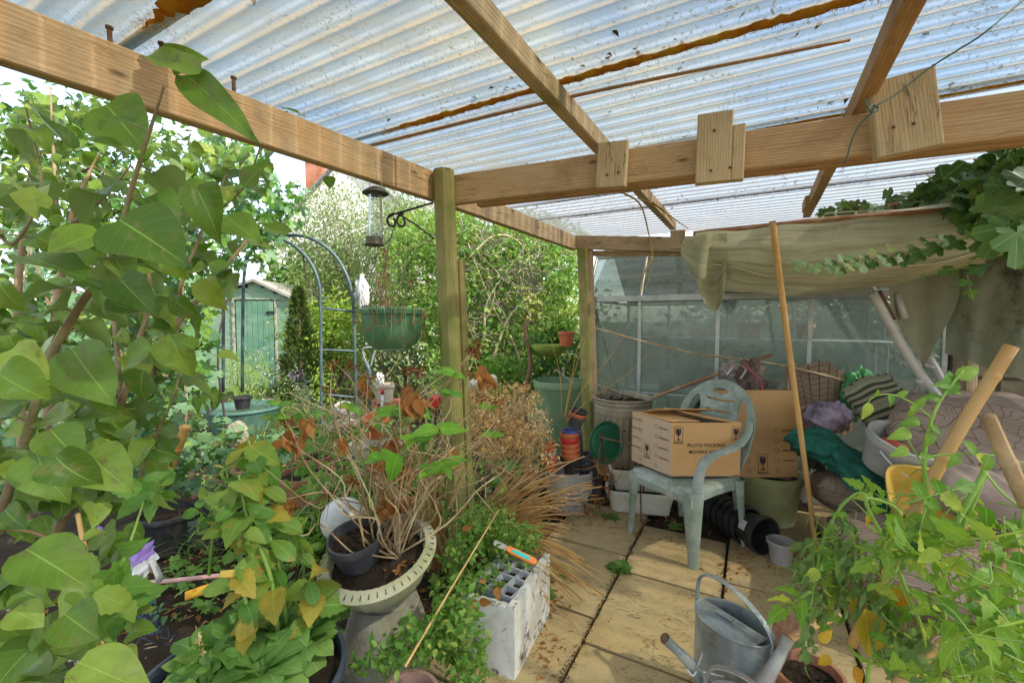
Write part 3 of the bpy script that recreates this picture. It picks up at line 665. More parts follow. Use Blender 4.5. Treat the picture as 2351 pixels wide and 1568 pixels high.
w = MB(); w.tube(bez([at(2420, -60, 1.3), at(2351, 0, 1.3), at(2255, 80, 1.32), at(2200, 115, 1.35), at(2130, 160, 1.38), at(2060, 215, 1.4), at(2010, 245, 1.4), at(1998, 262, 1.41), at(1975, 285, 1.42), at(1955, 325, 1.44), at(1942, 375, 1.46)], 6), .0028, 6)
w.tube(bez([at(1986, 228, 1.40), at(1992, 248, 1.39), at(2006, 258, 1.39), at(2016, 250, 1.4), at(2004, 242, 1.41), at(1990, 256, 1.40)], 6), .0028, 6)
tag(w.build('wire', wirem), 'green garden wire knotted round the right-hand rafter and trailing away', 'wire')
tendril = simple('dried_tendril', (.40, .27, .08), (.30, .19, .06), None, 20, .8)
w = MB()
for pts in ([(1425, 440, 2.1), (1470, 470, 2.2), (1490, 540, 2.3), (1497, 585, 2.3), (1490, 640, 2.3), (1478, 665, 2.3)], [(1498, 465, 2.2), (1530, 490, 2.3), (1580, 525, 2.4)], [(1465, 455, 2.2), (1520, 480, 2.25), (1552, 520, 2.4)], [(1498, 590, 2.3), (1480, 625, 2.3), (1470, 660, 2.3), (1472, 675, 2.3)]):
    w.tube(bez([at(*q) for q in pts], 6), [.005, .002], 6)
tag(w.build('dead_vine', tendril), 'dried twining vine hanging below the cross beam in front of the greenhouse', 'vine')
# ------------------------------------------------------------------ greenhouse
P0 = at(1350, 690, 4.0); P0.z = 0; GE = 1.535
gh = empty('greenhouse', (P0.x, P0.y, 0), 'old aluminium greenhouse with grimy green-tinted glass behind the metal dustbin and chair', 'greenhouse')
t = NT('grimy_glass'); ob = t.coord('Object'); n1 = t.noise(ob, 2.2, 6, .6); n2 = t.noise(ob, 60, 4, .75); n3 = t.noise(ob, 9, 6, .7)
col = t.mix(t.ramp(n1, .35, .65), (.42, .46, .42), (.31, .36, .33)); col = t.mix(t.math('MULTIPLY', t.ramp(n3, .52, .7), .6), col, (.26, .25, .12))
d = t.N('BsdfDiffuse'); t.L(col, d.inputs[0]); tl_ = t.N('BsdfTranslucent'); t.L(t.mix(.5, col, (.4, .5, .42)), tl_.inputs[0]); tr = t.N('BsdfTransparent'); tr.inputs[0].default_value = (.88, .92, .88, 1); gl = t.N('BsdfGlossy'); gl.inputs['Roughness'].default_value = .06; gl.inputs[0].default_value = (.9, .95, .95, 1)
m0 = t.N('MixShader'); m0.inputs[0].default_value = .45; t.L(d.outputs[0], m0.inputs[1]); t.L(tl_.outputs[0], m0.inputs[2])
m1 = t.N('MixShader'); t.val(m1.inputs[0], t.math('MULTIPLY', t.math('ADD', t.math('MULTIPLY', n2, .22), t.math('ADD', .16, t.math('MULTIPLY', n3, .35))), .95)); t.L(tr.outputs[0], m1.inputs[1]); t.L(m0.outputs[0], m1.inputs[2])
m2 = t.N('MixShader'); fr = t.N('Fresnel'); fr.inputs[0].default_value = 1.45; t.L(fr.outputs[0], m2.inputs[0]); t.L(m1.outputs[0], m2.inputs[1]); t.L(gl.outputs[0], m2.inputs[2]); glass = t.done(m2.outputs[0])
BK = UD
def G(s, d=0, z=0): return Vector((P0.x, P0.y, 0))+GD*s+BK*d+ZV*z
bars = [0, .47, 1.08, 1.69, 2.30]
fr_ = MB()
GEND = 2.42
fr_.beam(G(-.02, -.015, GE), G(GEND, -.015, GE), .035, .05); fr_.beam(G(0, 0, .72), G(GEND, 0, .72), .012, .022); fr_.beam(G(0, 0, .06), G(GEND, 0, .06), .03, .10)
for b_ in bars+[GEND]:
    fr_.beam(G(b_, -.012, 0), G(b_, -.012, GE-.02), .022, .03, up=GD); fr_.beam(G(b_, 0, GE), G(b_, .26, GE+.42), .022, .025); fr_.beam(G(b_, .26, GE+.42), G(b_, .75, GE+.60), .022, .025)
for d_, z_ in ((.75, GE+.60), (.26, GE+.42)): fr_.beam(G(0, d_, z_), G(GEND, d_, z_), .04, .05)
fr_.beam(G(0, 1.5, GE), G(GEND, 1.5, GE), .035, .05); fr_.beam(G(0, 0, GE), G(0, 1.5, GE), .02, .03); fr_.beam(G(0, 1.5, 0), G(0, 1.5, GE), .03, .03, up=GD)
for b_ in bars+[GEND]: fr_.beam(G(b_, 1.5, 0), G(b_, 1.5, GE), .022, .03, up=GD); fr_.beam(G(b_, 1.5, GE), G(b_, .75, GE+.60), .022, .025)
for a, c in (((.05, .06, 1.45), (.42, .06, .2)), ((1.0, 1.46, 1.45), (.55, 1.46, .1)), ((1.75, .05, 1.05), (1.35, .05, .25))): fr_.beam(G(*a), G(*c), .006, .025)
fr_.build('frame', aluminium, gh, smooth='auto')
def pane(s0, s1, z0, z1, d0=0, d1=0, nm='glass_pane'):
    b = MB(); a, c, e, f_ = G(s0+.006, d0, z0), G(s1-.006, d0, z0), G(s1-.006, d1, z1), G(s0+.006, d1, z1)
    nrm = (c-a).cross(f_-a).normalized()*.003
    vs = [a, c, e, f_]+[p+nrm for p in (a, c, e, f_)]
    b.add(vs, [(0, 3, 2, 1), (4, 5, 6, 7), (0, 1, 5, 4), (1, 2, 6, 5), (2, 3, 7, 6), (3, 0, 4, 7)]); b.build(nm, glass, gh, smooth=False)
bb = bars+[GEND]
for i in range(len(bb)-1):
    pane(bb[i], bb[i+1], .10, .71); pane(bb[i], bb[i+1], .725, GE-.03)
    pane(bb[i], bb[i+1], GE+.01, GE+.415, 0.01, .25); pane(bb[i], bb[i+1], GE+.43, GE+.59, .27, .735); pane(bb[i], bb[i+1], .10, GE-.03, 1.5, 1.5); pane(bb[i], bb[i+1], GE+.01, GE+.585, 1.49, .765)
b = MB(); b.add([G(0, .01, .1), G(0, 1.49, .1), G(0, 1.49, GE), G(0, .75, GE+.58), G(0, .01, GE)], [(0, 1, 2, 3, 4)]); b.build('glass_pane', glass, gh, smooth=False)
b = MB()
for z_ in (.62, 1.16): b.beam(G(.15, 1.0, z_), G(2.35, 1.0, z_), .42, .02)
for s_ in (.16, 1.2, 2.3):
    for d_ in (.8, 1.2): b.beam(G(s_, d_, 0), G(s_, d_, 1.15), .025, .025, up=GD)
b.build('shelf', aluminium, gh, smooth='auto')
# things on the shelves, seen dimly through the glass
for (s_, z_, w_, h_, m_, nm, lab) in ((.50, 1.17, .20, .10, whitepl, 'storage_box', 'small white box on the upper greenhouse shelf behind the left pane'), (.86, 1.17, .16, .10, cardpale, 'storage_box', 'beige carton on the upper greenhouse shelf beside the small white box'), (1.30, 1.17, .18, .16, terracotta, 'storage_box', 'reddish crate on the upper greenhouse shelf behind the second pane'), (.55, .63, .14, .18, whitepl, 'carton', 'pale pointed carton on the lower greenhouse shelf above the dustbin'), (1.95, .63, .24, .34, greentub, 'storage_bin', 'pale green bin standing inside the greenhouse behind the leaning cane')):
    b = MB(); b.box(G(s_, .92, z_+h_/2), (w_, .14, h_), rz(-.5), bev=.01); tag(b.build(nm, m_), lab, nm.replace('_', ' '))
for k, (s_, z_, lab) in enumerate(((1.05, .63, 'terracotta pot on the lower greenhouse shelf beside the glazing bar'), (1.48, .63, 'orange pot on the lower greenhouse shelf right of another pot'), (1.75, 1.17, 'pot at the right end of the upper greenhouse shelf'))):
    b = MB(); b.lathe([(0, 0), (.05, 0), (.07, .11), (.078, .11), (.078, .14), (.066, .14), (.06, .03), (0, .03)], G(s_, .95, z_), 16); tag(b.build('plant_pot', terracotta), lab, 'plant pot', 'pots on the greenhouse shelves')
# wall continuing past the greenhouse
t = NT('old_wall'); ob = t.coord('Object'); br = t.N('TexBrick'); br.inputs['Scale'].default_value = 1.0; mp = t.N('Mapping'); mp.inputs['Rotation'].default_value = (PI/2, 0, 0); uvn = t.N('UVMap'); t.L(uvn.outputs[0], br.inputs['Vector'])
br.inputs['Brick Width'].default_value = .45; br.inputs['Row Height'].default_value = .22; br.inputs['Mortar Size'].default_value = .012; br.inputs['Color1'].default_value = (.20, .18, .135, 1); br.inputs['Color2'].default_value = (.25, .20, .16, 1); br.inputs['Mortar'].default_value = (.06, .05, .04, 1)
n1 = t.noise(ob, 4, 7, .7); col = t.mix(t.ramp(n1, .45, .65), br.outputs[0], (.10, .085, .06)); wallm = t.done(t.bsdf(col, .9, 0, t.bump(t.math('ADD', n1, br.outputs['Fac']), .5, .01), .2))
b = MB(); b.beam(G(GEND+.03, .05, .7), G(4.6, .05, .7), .12, 1.4); wl = b.build('garden_wall', wallm, smooth='auto'); tag(wl, 'dark weathered block wall in the gap between greenhouse and hanging canvas', 'wall')
b = MB(); b.beam(G(2.52, -.10, 0), G(2.52, -.10, 1.5), .05, .05, up=GD); tag(b.build('timber_post', wood2), 'narrow pale timber post in front of the dark block wall', 'post')
b = MB()
for k in range(3): b.beam(G(2.60, -.04, .38+k*.2), G(2.72, -.04, .38+k*.2), .05, .17)
tag(b.build('stone_pier', stonem), 'small pier of rough pale stones against the dark wall', 'pier')
# ------------------------------------------------------------------ swing seat: canopy and frame
t = NT('canvas'); ob = t.coord('Object'); uvn = t.N('UVMap').outputs[0]; mp = t.N('Mapping'); mp.inputs['Scale'].default_value = (1.2, 14, 1); t.L(uvn, mp.inputs[0])
n1 = t.noise(ob, 2.3, 5, .6, .6); n2 = t.noise(mp.outputs[0], 2, 6, .7, .5); n3 = t.noise(ob, 7, 6, .7)
col = t.mix(t.ramp(n1, .35, .65), (.52, .51, .34), (.38, .38, .22)); col = t.mix(t.math('MULTIPLY', t.ramp(n2, .46, .66), .75), col, (.23, .20, .11)); col = t.mix(t.math('MULTIPLY', t.ramp(n3, .6, .72), .55), col, (.30, .28, .07)); sp_ = t.ramp(t.noise(ob, 45, 5, .75), .62, .70); col = t.mix(t.math('MULTIPLY', sp_, .5), col, (.12, .09, .06))
sh = t.bsdf(col, .8, 0, t.bump(t.math('ADD', n2, t.math('MULTIPLY', t.noise(ob, 260, 2), .3)), .25, .003), .2); tl_ = t.N('BsdfTranslucent'); t.L(col, tl_.inputs[0]); ms = t.N('MixShader'); ms.inputs[0].default_value = .22; t.L(sh, ms.inputs[1]); t.L(tl_.outputs[0], ms.inputs[2]); canvas = t.done(ms.outputs[0])
pipem = simple('canvas_piping', (.58, .54, .38), (.46, .42, .28), None, 12, .7, bump=.1)
SA = at(1598, 537, 2.62); SZ = SA.z
sw = empty('swing_seat', (SA.x, SA.y, 0), 'old garden swing seat with drooping olive canvas canopy and pale tube frame', 'swing seat')
def S(s, d=0, z=0): return Vector((SA.x, SA.y, SZ))+GD*s+UD*d+ZV*z
prof = [(0, .012), (-.045, -.03), (-.075, -.085), (-.06, -.145), (.0, -.19), (.10, -.215), (.28, -.24), (.5, -.245), (.75, -.22), (1.0, -.18)]
def cf_(a, v):
    s_ = a*2.3; k = v*(len(prof)-1); i = min(int(k), len(prof)-2); f = k-i; d_ = prof[i][0]*(1-f)+prof[i+1][0]*f; z_ = prof[i][1]*(1-f)+prof[i+1][1]*f
    sag = .55+.65*math.sin(PI*min(1, (s_+.25)/1.7))**1.0 if s_ < 1.45 else .75+.1*math.sin(s_*5)
    z_ = z_*sag*1.22+.012*math.sin(s_*7+v*5)*v+.008*math.sin(s_*17+v*11)
    d_ = d_*(.8+.3*math.sin(s_*2+1))
    return S(s_, d_, z_)
b = MB(); b.grid(cf_, 60, 36, scale=(2.3, 1.2)); b.build('canopy_cloth', canvas, sw)
b = MB(); b.tube([cf_(a/60, .36+.10*math.sin(a/60*4.2)) + Vector((-.004, -.006, -.003)) for a in range(1, 60)], .006, 6); b.build('piping', pipem, sw)
b = MB(); b.tube([S(-.015, 0, .0), S(.6, .0, .012), S(1.0, .0, .01), S(2.4, 0, .0)], .0165, 10); b.build('front_rail', rustpipe, sw)
# rolled over edge of the cloth above the rail
def roll(a, v):
    s_ = .62+a*1.7; w_ = .075*math.sin(PI*min(1, a*1.6))**.6; return S(s_, -.02-.05*v*(1 if a < .7 else 1.1), .032-.10*(v*v)*w_/.075*a)+ZV*.006*math.sin(s_*12)
b = MB(); b.grid(roll, 40, 8, scale=(1.7, .2)); b.build('rolled_hem', simple('canvas_pale', (.55, .53, .42), (.46, .44, .33), (.36, .30, .20), 6, .8, trans=.2), sw)
# hanging flap at the left end
def flap(a, v):
    s_ = -.05+.22*a; zz = -.02-v*(.20+.24*math.sin(PI*min(1, a*1.25)*.62)-.10*max(0, a-.8)/.2)
    return S(s_-.05*math.sin(v*PI)*(1-a)+.05*v*(1-a), -.07+.055*math.sin(a*9+v*1.5)*(.3+v), zz)
b = MB(); b.grid(flap, 24, 20, scale=(.27, .45)); b.build('end_flap', canvas, sw)
# back sheet hanging at the right
def side(a, v):
    p = at(2178, 650, 2.52); q = at(2440, 640, 2.0); top = p.lerp(q, a); zl = dz(2178, 812, 2.5)*(1-a)+dz(2440, 900, 2.0)*a
    z = (SZ-.10)*(1-v)+zl*v; return Vector((top.x, top.y, z))+UD*(.035*math.sin(a*15+v*2)*v-.03*v)
b = MB(); b.grid(side, 40, 24, scale=(1, .6)); b.build('back_cloth', simple('canvas_mouldy', (.32, .32, .22), (.24, .25, .17), (.40, .41, .31), 6, .85, dirt=(.07, .07, .045), dlo=.5, dhi=.66, bump=.3), sw)
def droop(a, v):
    p = at(2042, 640, 2.42).lerp(at(2200, 640, 2.46), a); tri = 1-abs(a-.56)/.56 if a < .56 else 1-(a-.56)/.44
    zb_ = 1.52-.42*max(0, tri)**.8-.03; return Vector((p.x, p.y, SZ-.12+(zb_-(SZ-.12))*v))+UD*(.03*math.sin(a*11)*v)
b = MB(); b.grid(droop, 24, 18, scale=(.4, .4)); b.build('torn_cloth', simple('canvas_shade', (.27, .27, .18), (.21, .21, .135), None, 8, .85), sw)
b = MB(); b.tube(bez([at(2260, 600, 2.20), at(2120, 608, 2.33), at(2020, 624, 2.40), at(1999, 634, 2.42), at(2000, 650, 2.42), at(2022, 690, 2.41)], 6), .012, 8)
b.tube(bez([at(2002, 672, 2.40), at(2060, 775, 2.38), at(2110, 855, 2.36), at(2148, 905, 2.34), at(2165, 930, 2.33), at(2163, 950, 2.33), at(2140, 985, 2.33)], 6), .0235, 12)
b.tube(bez([at(2112, 870, 2.36), at(2120, 895, 2.38), at(2110, 915, 2.42), at(2085, 935, 2.46)], 6), .022, 10)
b.tube(bez([at(2118, 795, 2.55), at(2150, 850, 2.53), at(2178, 905, 2.50), at(2210, 985, 2.46)], 5), .021, 10)
b.tube([at(2058, 674, 2.44), at(2078, 732, 2.42)], .018, 10)
b.tube([at(2126, 838, 2.36), at(2142, 845, 2.52)], .01, 8)
b.build('frame_tube', tubewhite, sw)
b = MB(); b.beam(at(2018, 668, 2.40), at(2052, 735, 2.40), .025, .012, up=Vector((0, -1, 0))); b.build('bracket', rust, sw)
# ------------------------------------------------------------------ far buildings
b_white = simple('render_white', (.78, .76, .72), (.70, .68, .63), None, 1.2, .85, bump=.1)
b_brick = simple('brick_red', (.42, .15, .08), (.34, .11, .06), (.45, .22, .14), 3, .85, bump=.3)
b_slate = simple('slate', (.22, .22, .22), (.15, .155, .16), (.28, .27, .25), 1.5, .7, bump=.3)
hs = empty('house', (at(790, 600, 22).x, 22, 0), 'white rendered gabled house with red brick chimney far behind the trees', 'house')
g0, g1, gm = at(615, 560, 22), at(985, 540, 22), at(800, 352, 22)
def prism_(pts, depth, m, nm, par, Y0=22):
    b = MB(); n_ = len(pts); fr = [Vector(p) for p in pts]; bk = [p+Vector((.6, depth, 0)) for p in fr]
    b.add(fr+bk, [tuple(range(n_)), tuple(range(2*n_-1, n_-1, -1))]+[((i+1) % n_, i, n_+i, n_+(i+1) % n_) for i in range(n_)]); return b.build(nm, m, par, smooth=False)
prism_([Vector((g0.x, 22, 0)), Vector((g1.x, 22, 0)), g1, gm, g0], 7, b_white, 'wall', hs)
for a_, c_ in ((g0, gm), (g1, gm)):
    b = MB(); d_ = (a_-gm).normalized(); a2 = a_+d_*.5; up_ = Vector((0, 0, .12)); e = Vector((.6, 7.3, 0)); s_ = Vector((0, -.3, 0))
    q = [gm+s_+up_*.3, a2+s_+up_*.3, a2+e+up_*.3, gm+e+up_*.3]; b.add(q+[p+up_ for p in q], [(0, 1, 2, 3), (7, 6, 5, 4), (0, 4, 5, 1), (1, 5, 6, 2), (2, 6, 7, 3), (3, 7, 4, 0)]); b.build('roof', b_slate, hs, smooth=False)
c0 = at(727, 440, 23); b = MB(); b.box((c0.x, 23, c0.z+.2), (.86, .6, 2.9)); b.box((c0.x, 23, c0.z+1.55), (.98, .72, .18)); ch = b.build('chimney', b_brick, hs, smooth=False)
b = MB(); 
for k in (-1, 1): b.lathe([(.13, 0), (.11, .35), (.14, .36), (.10, .36), (.09, 0)], (c0.x+k*.2, 23, c0.z+1.6), 12)
b.build('chimney_pot', terracotta, ch)
winm = simple('window_dark', (.10, .16, .20), (.20, .30, .36), None, 1, .15, bump=0)
w0 = at(754, 590, 21.95); b = MB(); b.box((w0.x, 21.97, w0.z), (.7, .08, 1.2)); wd_ = b.build('window', winm, hs, smooth=False)
b = MB(); 
for dx in (-.37, 0, .37): b.box((w0.x+dx, 21.9, w0.z), (.06, .06, 1.3))
for dz_ in (-.62, 0, .62): b.box((w0.x, 21.905, w0.z+dz_), (.8, .065, .06))
b.build('frame', b_white, wd_, smooth=False)
h2 = empty('house', (at(930, 600, 30).x, 30, 0), 'distant house with a pale grey slate roof showing behind the scrolled bracket', 'house')
a0, a1, a2, a3 = at(855, 548, 30), at(1060, 548, 30), at(1050, 470, 33), at(905, 462, 33)
b = MB(); b.add([a0, a1, a2, a3, a0-ZV*.2, a1-ZV*.2, a2-ZV*.2, a3-ZV*.2], [(0, 1, 2, 3), (7, 6, 5, 4), (0, 4, 5, 1), (1, 5, 6, 2), (2, 6, 7, 3), (3, 7, 4, 0)]); b.build('roof', b_slate, h2, smooth=False)
b = MB(); b.box(((a0.x+a1.x)/2, 32.5, (a0.z-.2)/2), (a1.x-a0.x-.6, 5, a0.z-.2)); b.build('wall', b_white, h2, smooth=False)
# ------------------------------------------------------------------ green shed
SY = 8.6
def shp(px, py): return at(px, py, SY)
shd = empty('garden_shed', (shp(590, 800).x, SY, 0), 'small green weatherboarded shed with a planked door beyond the lilac', 'shed')
t = NT('shed_paint'); ob = t.coord('Object'); n1 = t.noise(ob, 3, 6, .65); mp = t.N('Mapping'); mp.inputs['Scale'].default_value = (3, 3, 26); t.L(ob, mp.inputs[0]); n2 = t.noise(mp.outputs[0], 2.5, 6, .7)
col = t.mix(t.ramp(n1, .35, .65), (.17, .33, .22), (.25, .38, .26)); col = t.mix(t.math('MULTIPLY', t.ramp(n2, .5, .66), .75), col, (.50, .46, .35)); shedm = t.done(t.bsdf(col, .7, 0, t.bump(n2, .3, .004), .3))
doorm = simple('shed_door_paint', (.08, .20, .13), (.12, .26, .17), (.22, .33, .24), 5, .55, bump=.2, dirt=(.42, .42, .34), dlo=.6, dhi=.74)
ev = dz(600, 688, SY); xl, xr = shp(448, 700).x, shp(672, 700).x; rid_ = shp(590, 650)
b = MB()
nb = 12; bh = ev/nb
for k in range(nb):
    for (x0, x1) in ((xl, shp(517, 0).x), (shp(618, 0).x, xr)): b.beam((x0, SY-.02, bh*(k+.5)), (x1, SY-.02, bh*(k+.5)), .022, bh*.97, up=Vector((0, -.16, 1)))
for k in range(3):
    z_ = ev+.06+k*.11; f = (rid_.z-z_)/(rid_.z-ev); f = max(.05, f); b.beam((rid_.x+(xl-rid_.x)*f, SY-.02, z_), (rid_.x+(xr-rid_.x)*f, SY-.02, z_), .022, .115, up=Vector((0, -.16, 1)))
b.build('cladding', shedm, shd, smooth='auto')
b = MB(); b.box(((xl+xr)/2, SY+.95, ev/2), (xr-xl-.04, 1.85, ev-.02)); b.build('side_wall', shedm, shd, smooth=False)
b = MB(); 
for k in range(7): x_ = shp(521, 0).x+.05+k*(shp(614, 0).x-shp(521, 0).x-.03)/7; b.beam((x_+.02, SY-.05, .08), (x_+.02, SY-.05, ev-.03), .098, .02, up=Vector((0, -1, 0)))
dr = b.build('door', doorm, shd, smooth='auto')
for z_ in (ev-.25, .3):
    b = MB(); b.box((shp(606, 0).x, SY-.075, z_), (.16, .015, .04)); b.build('hinge', blackiron, dr)
b = MB(); b.beam((shp(517, 0).x, SY-.05, 0), (shp(517, 0).x, SY-.05, ev), .05, .04, up=Vector((0, -1, 0))); b.beam((shp(617, 0).x, SY-.05, 0), (shp(617, 0).x, SY-.05, ev), .04, .04, up=Vector((0, -1, 0))); b.beam((xl, SY-.055, ev+.01), (xr, SY-.055, ev+.01), .03, .03); b.build('door_frame', simple('frame_flaking', (.45, .42, .34), (.18, .28, .2), (.08, .07, .05), 20, .8), shd, smooth='auto')
rfm = simple('felt_roof', (.34, .32, .30), (.27, .25, .23), (.22, .23, .15), 8, .9, bump=.4)
for sx, x_ in ((-1, xl-.1), (1, xr+.1)):
    b = MB(); z0 = ev-.02; q = [Vector((rid_.x, SY-.14, rid_.z+.02)), Vector((x_, SY-.14, z0)), Vector((x_, SY+2, z0)), Vector((rid_.x, SY+2, rid_.z+.02))]
    b.add(q+[p+ZV*.05 for p in q], [(0, 1, 2, 3), (7, 6, 5, 4), (0, 4, 5, 1), (1, 5, 6, 2), (2, 6, 7, 3), (3, 7, 4, 0)]); b.build('roof', rfm, shd, smooth=False)
# ------------------------------------------------------------------ arch
ar = empty('garden_arch', (at(738, 900, 5).x, 5, 0), 'blue-grey tubular metal garden arch with two curved hoops and cross bars', 'arch')
b = MB()
for (x0, pts, Y) in ((738, [(738, 1000), (737, 800), (736, 700), (733, 655), (718, 612), (690, 577), (655, 553), (615, 545), (570, 552), (535, 580), (515, 640), (512, 900)], 5.0), (812, [(822, 1020), (816, 850), (812, 720), (805, 660), (785, 610), (755, 573), (715, 548), (670, 540), (620, 548), (580, 575), (560, 640), (556, 900)], 5.2)):
    b.tube(bez([at(px, py, Y if i < 8 else Y+.1*(i-7)) for i, (px, py) in enumerate(pts)], 5), .019, 8)
for y0, y1 in ((707, 716), (803, 806), (905, 912)): b.tube([at(737, y0, 5.0), at(815, y1, 5.2)], .013, 8)
b.build('hoop', archmetal, ar)
for px, py, h_ in ((617, 375, 120), (592, 395, 110)):
    p = at(px, py, 11.2); b = MB(); b.lathe([(0, 0), (.03, -.18), (.07, -.42), (.075, -.46), (.04, -.48), (.04, -.55), (.05, -.58), (.03, -.62), (.009, -.66), (.009, -p.z)], p, 12); tag(b.build('finial_post', simple('iron_grey', (.10, .11, .12), (.06, .065, .07), None, 10, .5, .3)), 'tall dark spire-topped iron post rising above the vine' if px == 617 else 'shorter dark spire-topped iron post left of the taller spire', 'post')
# ------------------------------------------------------------------ plastic garden chair
import bmesh
def outline_mesh(outer, holes, th, cuts=8, axis=0, lo=-.26, hi=.26):
    """flat panel with holes, thickness th, sliced so that it can be bent; returns verts, faces in (x, y=thickness, z)"""
    cu = bpy.data.curves.new('tmp', 'CURVE'); cu.dimensions = '2D'; cu.fill_mode = 'BOTH'; cu.extrude = th/2; cu.bevel_depth = .0025; cu.bevel_resolution = 1
    for pl in [outer]+holes:
        sp = cu.splines.new('POLY'); sp.points.add(len(pl)-1); sp.use_cyclic_u = True
        for i, p in enumerate(pl): sp.points[i].co = (p[0], p[1], 0, 1)
    o = bpy.data.objects.new('tmp', cu); COL.objects.link(o); dg = bpy.context.evaluated_depsgraph_get(); me = bpy.data.meshes.new_from_object(o.evaluated_get(dg))
    bm = bmesh.new(); bm.from_mesh(me)
    for k in range(1, cuts):
        x = lo+(hi-lo)*k/cuts; bmesh.ops.bisect_plane(bm, geom=bm.verts[:]+bm.edges[:]+bm.faces[:], plane_co=(x, 0, 0), plane_no=(1, 0, 0))
    bm.verts.ensure_lookup_table(); V = [(v.co.x, -v.co.z, v.co.y) for v in bm.verts]; Fc = [tuple(v.index for v in f.verts) for f in bm.faces]
    bm.free(); bpy.data.objects.remove(o); bpy.data.curves.remove(cu); bpy.data.meshes.remove(me); return V, Fc
CF = Vector((-.87, -.49, 0)).normalized(); CN = Vector((.49, -.87, 0)).normalized()
lg = atz(1592, 1303); CO = lg-CF*.22-CN*.235
chair = empty('garden_chair', (CO.x, CO.y, 0), 'weathered green plastic armchair standing on the paving with a removal box on its seat', 'chair')
def Lc(a, f, z): return CO+CN*a+CF*f+ZV*z
def arc(cx, cz, rx, rz_, a0, a1, n): return [(cx+rx*math.cos(math.radians(a0+(a1-a0)*i/n)), cz+rz_*math.sin(math.radians(a0+(a1-a0)*i/n))) for i in range(n+1)]
outer = [(-.20, .44), (.20, .44), (.245, .56)]+arc(0, .70, .265, .265, 0, 180, 28)+[(-.245, .56)]
holes = [arc(0, .895, .055, .020, 0, 360, 18)[:-1]]
for z_, w_ in ((.835, .098), (.765, .088), (.695, .080), (.625, .078)):
    up = [(x, z_+.35*x*x*8*.4) for x in np.linspace(-w_, w_, 11)]; holes.append([(x, z+.009) for x, z in up]+[(x, z-.009) for x, z in reversed(up)])
for sx in (-1, 1): holes.append([(sx*x, z) for x, z in ((.135, .55), (.180, .535), (.208, .62), (.214, .70), (.208, .77), (.188, .83), (.160, .86), (.138, .85), (.128, .78), (.125, .68))][::sx])
V, Fc = outline_mesh(outer, holes, .012)
def bend(x, y, z): return Lc(x, -.24-.20*(z-.44)+.55*x*x*(1 if z > .5 else .8)-y, z)
b = MB(); b.add([bend(*v) for v in V], Fc); b.build('backrest', chairgreen, chair, smooth='auto')
def seatf(u, v):
    a = (u-.5)*.47*(1-.08*(1-v)); f = -.25+.50*v; e = max(abs(u-.5)*2, abs(v-.5)*2); return Lc(a, f, .425-.012*(1-((u-.5)*2)**2)-(.03*(max(0, e-.85)/.15)**2))
b = MB(); b.grid(seatf, 20, 20)
for (p, q) in ((lambda t: (t, 1), 20), (lambda t: (0, t), 20), (lambda t: (1, t), 20), (lambda t: (t, 0), 20)):
    b.grid(lambda t, w, p=p: seatf(*p(t))-ZV*(w*(.035+.03*(abs(t-.5)*2)**3)), 20, 2)
b.build('seat', chairgreen, chair)
def leg(a0, f0, a1, f1, zt_=.41):
    b = MB(); n = 9
    p0, p1 = Lc(a0, f0, zt_), Lc(a1, f1, 0.0)
    def fn(t, u):
        ang = (u-.5)*PI*1.15; w = (.034*(1-t)**1.1+.026); c = p0.lerp(p1, t); o_ = Vector((a1, f1, 0)).normalized(); od = (CN*o_.x+CF*o_.y); sd = ZV.cross(od)
        return c+od*(math.cos(ang)*w*.75)+sd*(math.sin(ang)*w)
    b.grid(fn, 12, 12); b.grid(lambda t, u: fn(t, u)+(Lc(a0*.9, f0*.9, 0)-Lc(a0, f0, 0)).normalized()*.006, 12, 12)
    b.add([fn(1, k/8) for k in range(9)], [tuple(range(9))]); b.build('leg', chairgreen, chair)
leg(.205, .20, .235, .22); leg(-.205, .20, -.235, .22); leg(.19, -.20, .215, -.245); leg(-.19, -.20, -.215, -.245)
def arm(sx):
    g = lambda f: f if sx > 0 else f*.3
    pts = [Lc(sx*.250, -.225, .76), Lc(sx*.258, -.19, .70), Lc(sx*.262, -.11, .65), Lc(sx*.262, 0, .63), Lc(sx*.26, g(.10), .62), Lc(sx*.25, g(.17), .59), Lc(sx*.24, g(.20), .52), Lc(sx*.228, g(.205), .44), Lc(sx*.21, g(.20), .33)]
    P = bez(pts, 5); b = MB(); n = len(P)-1
    def fn(t, u):
        i = min(int(t*n), n); p = P[i]; q = P[min(i+1, n)]-P[max(i-1, 0)]; q.normalize(); nn = q.cross(CN); w = .022+.010*math.sin(PI*t); w = w if t < .72 else w+.016*(t-.72)*3.5
        a = 2*PI*u; return p+CN*(math.cos(a)*w)*1.0+nn*(math.sin(a)*.010-.012*math.cos(a)**2)
    b.grid(fn, n, 12); b.build('armrest', chairgreen, chair)
arm(1); arm(-.80)
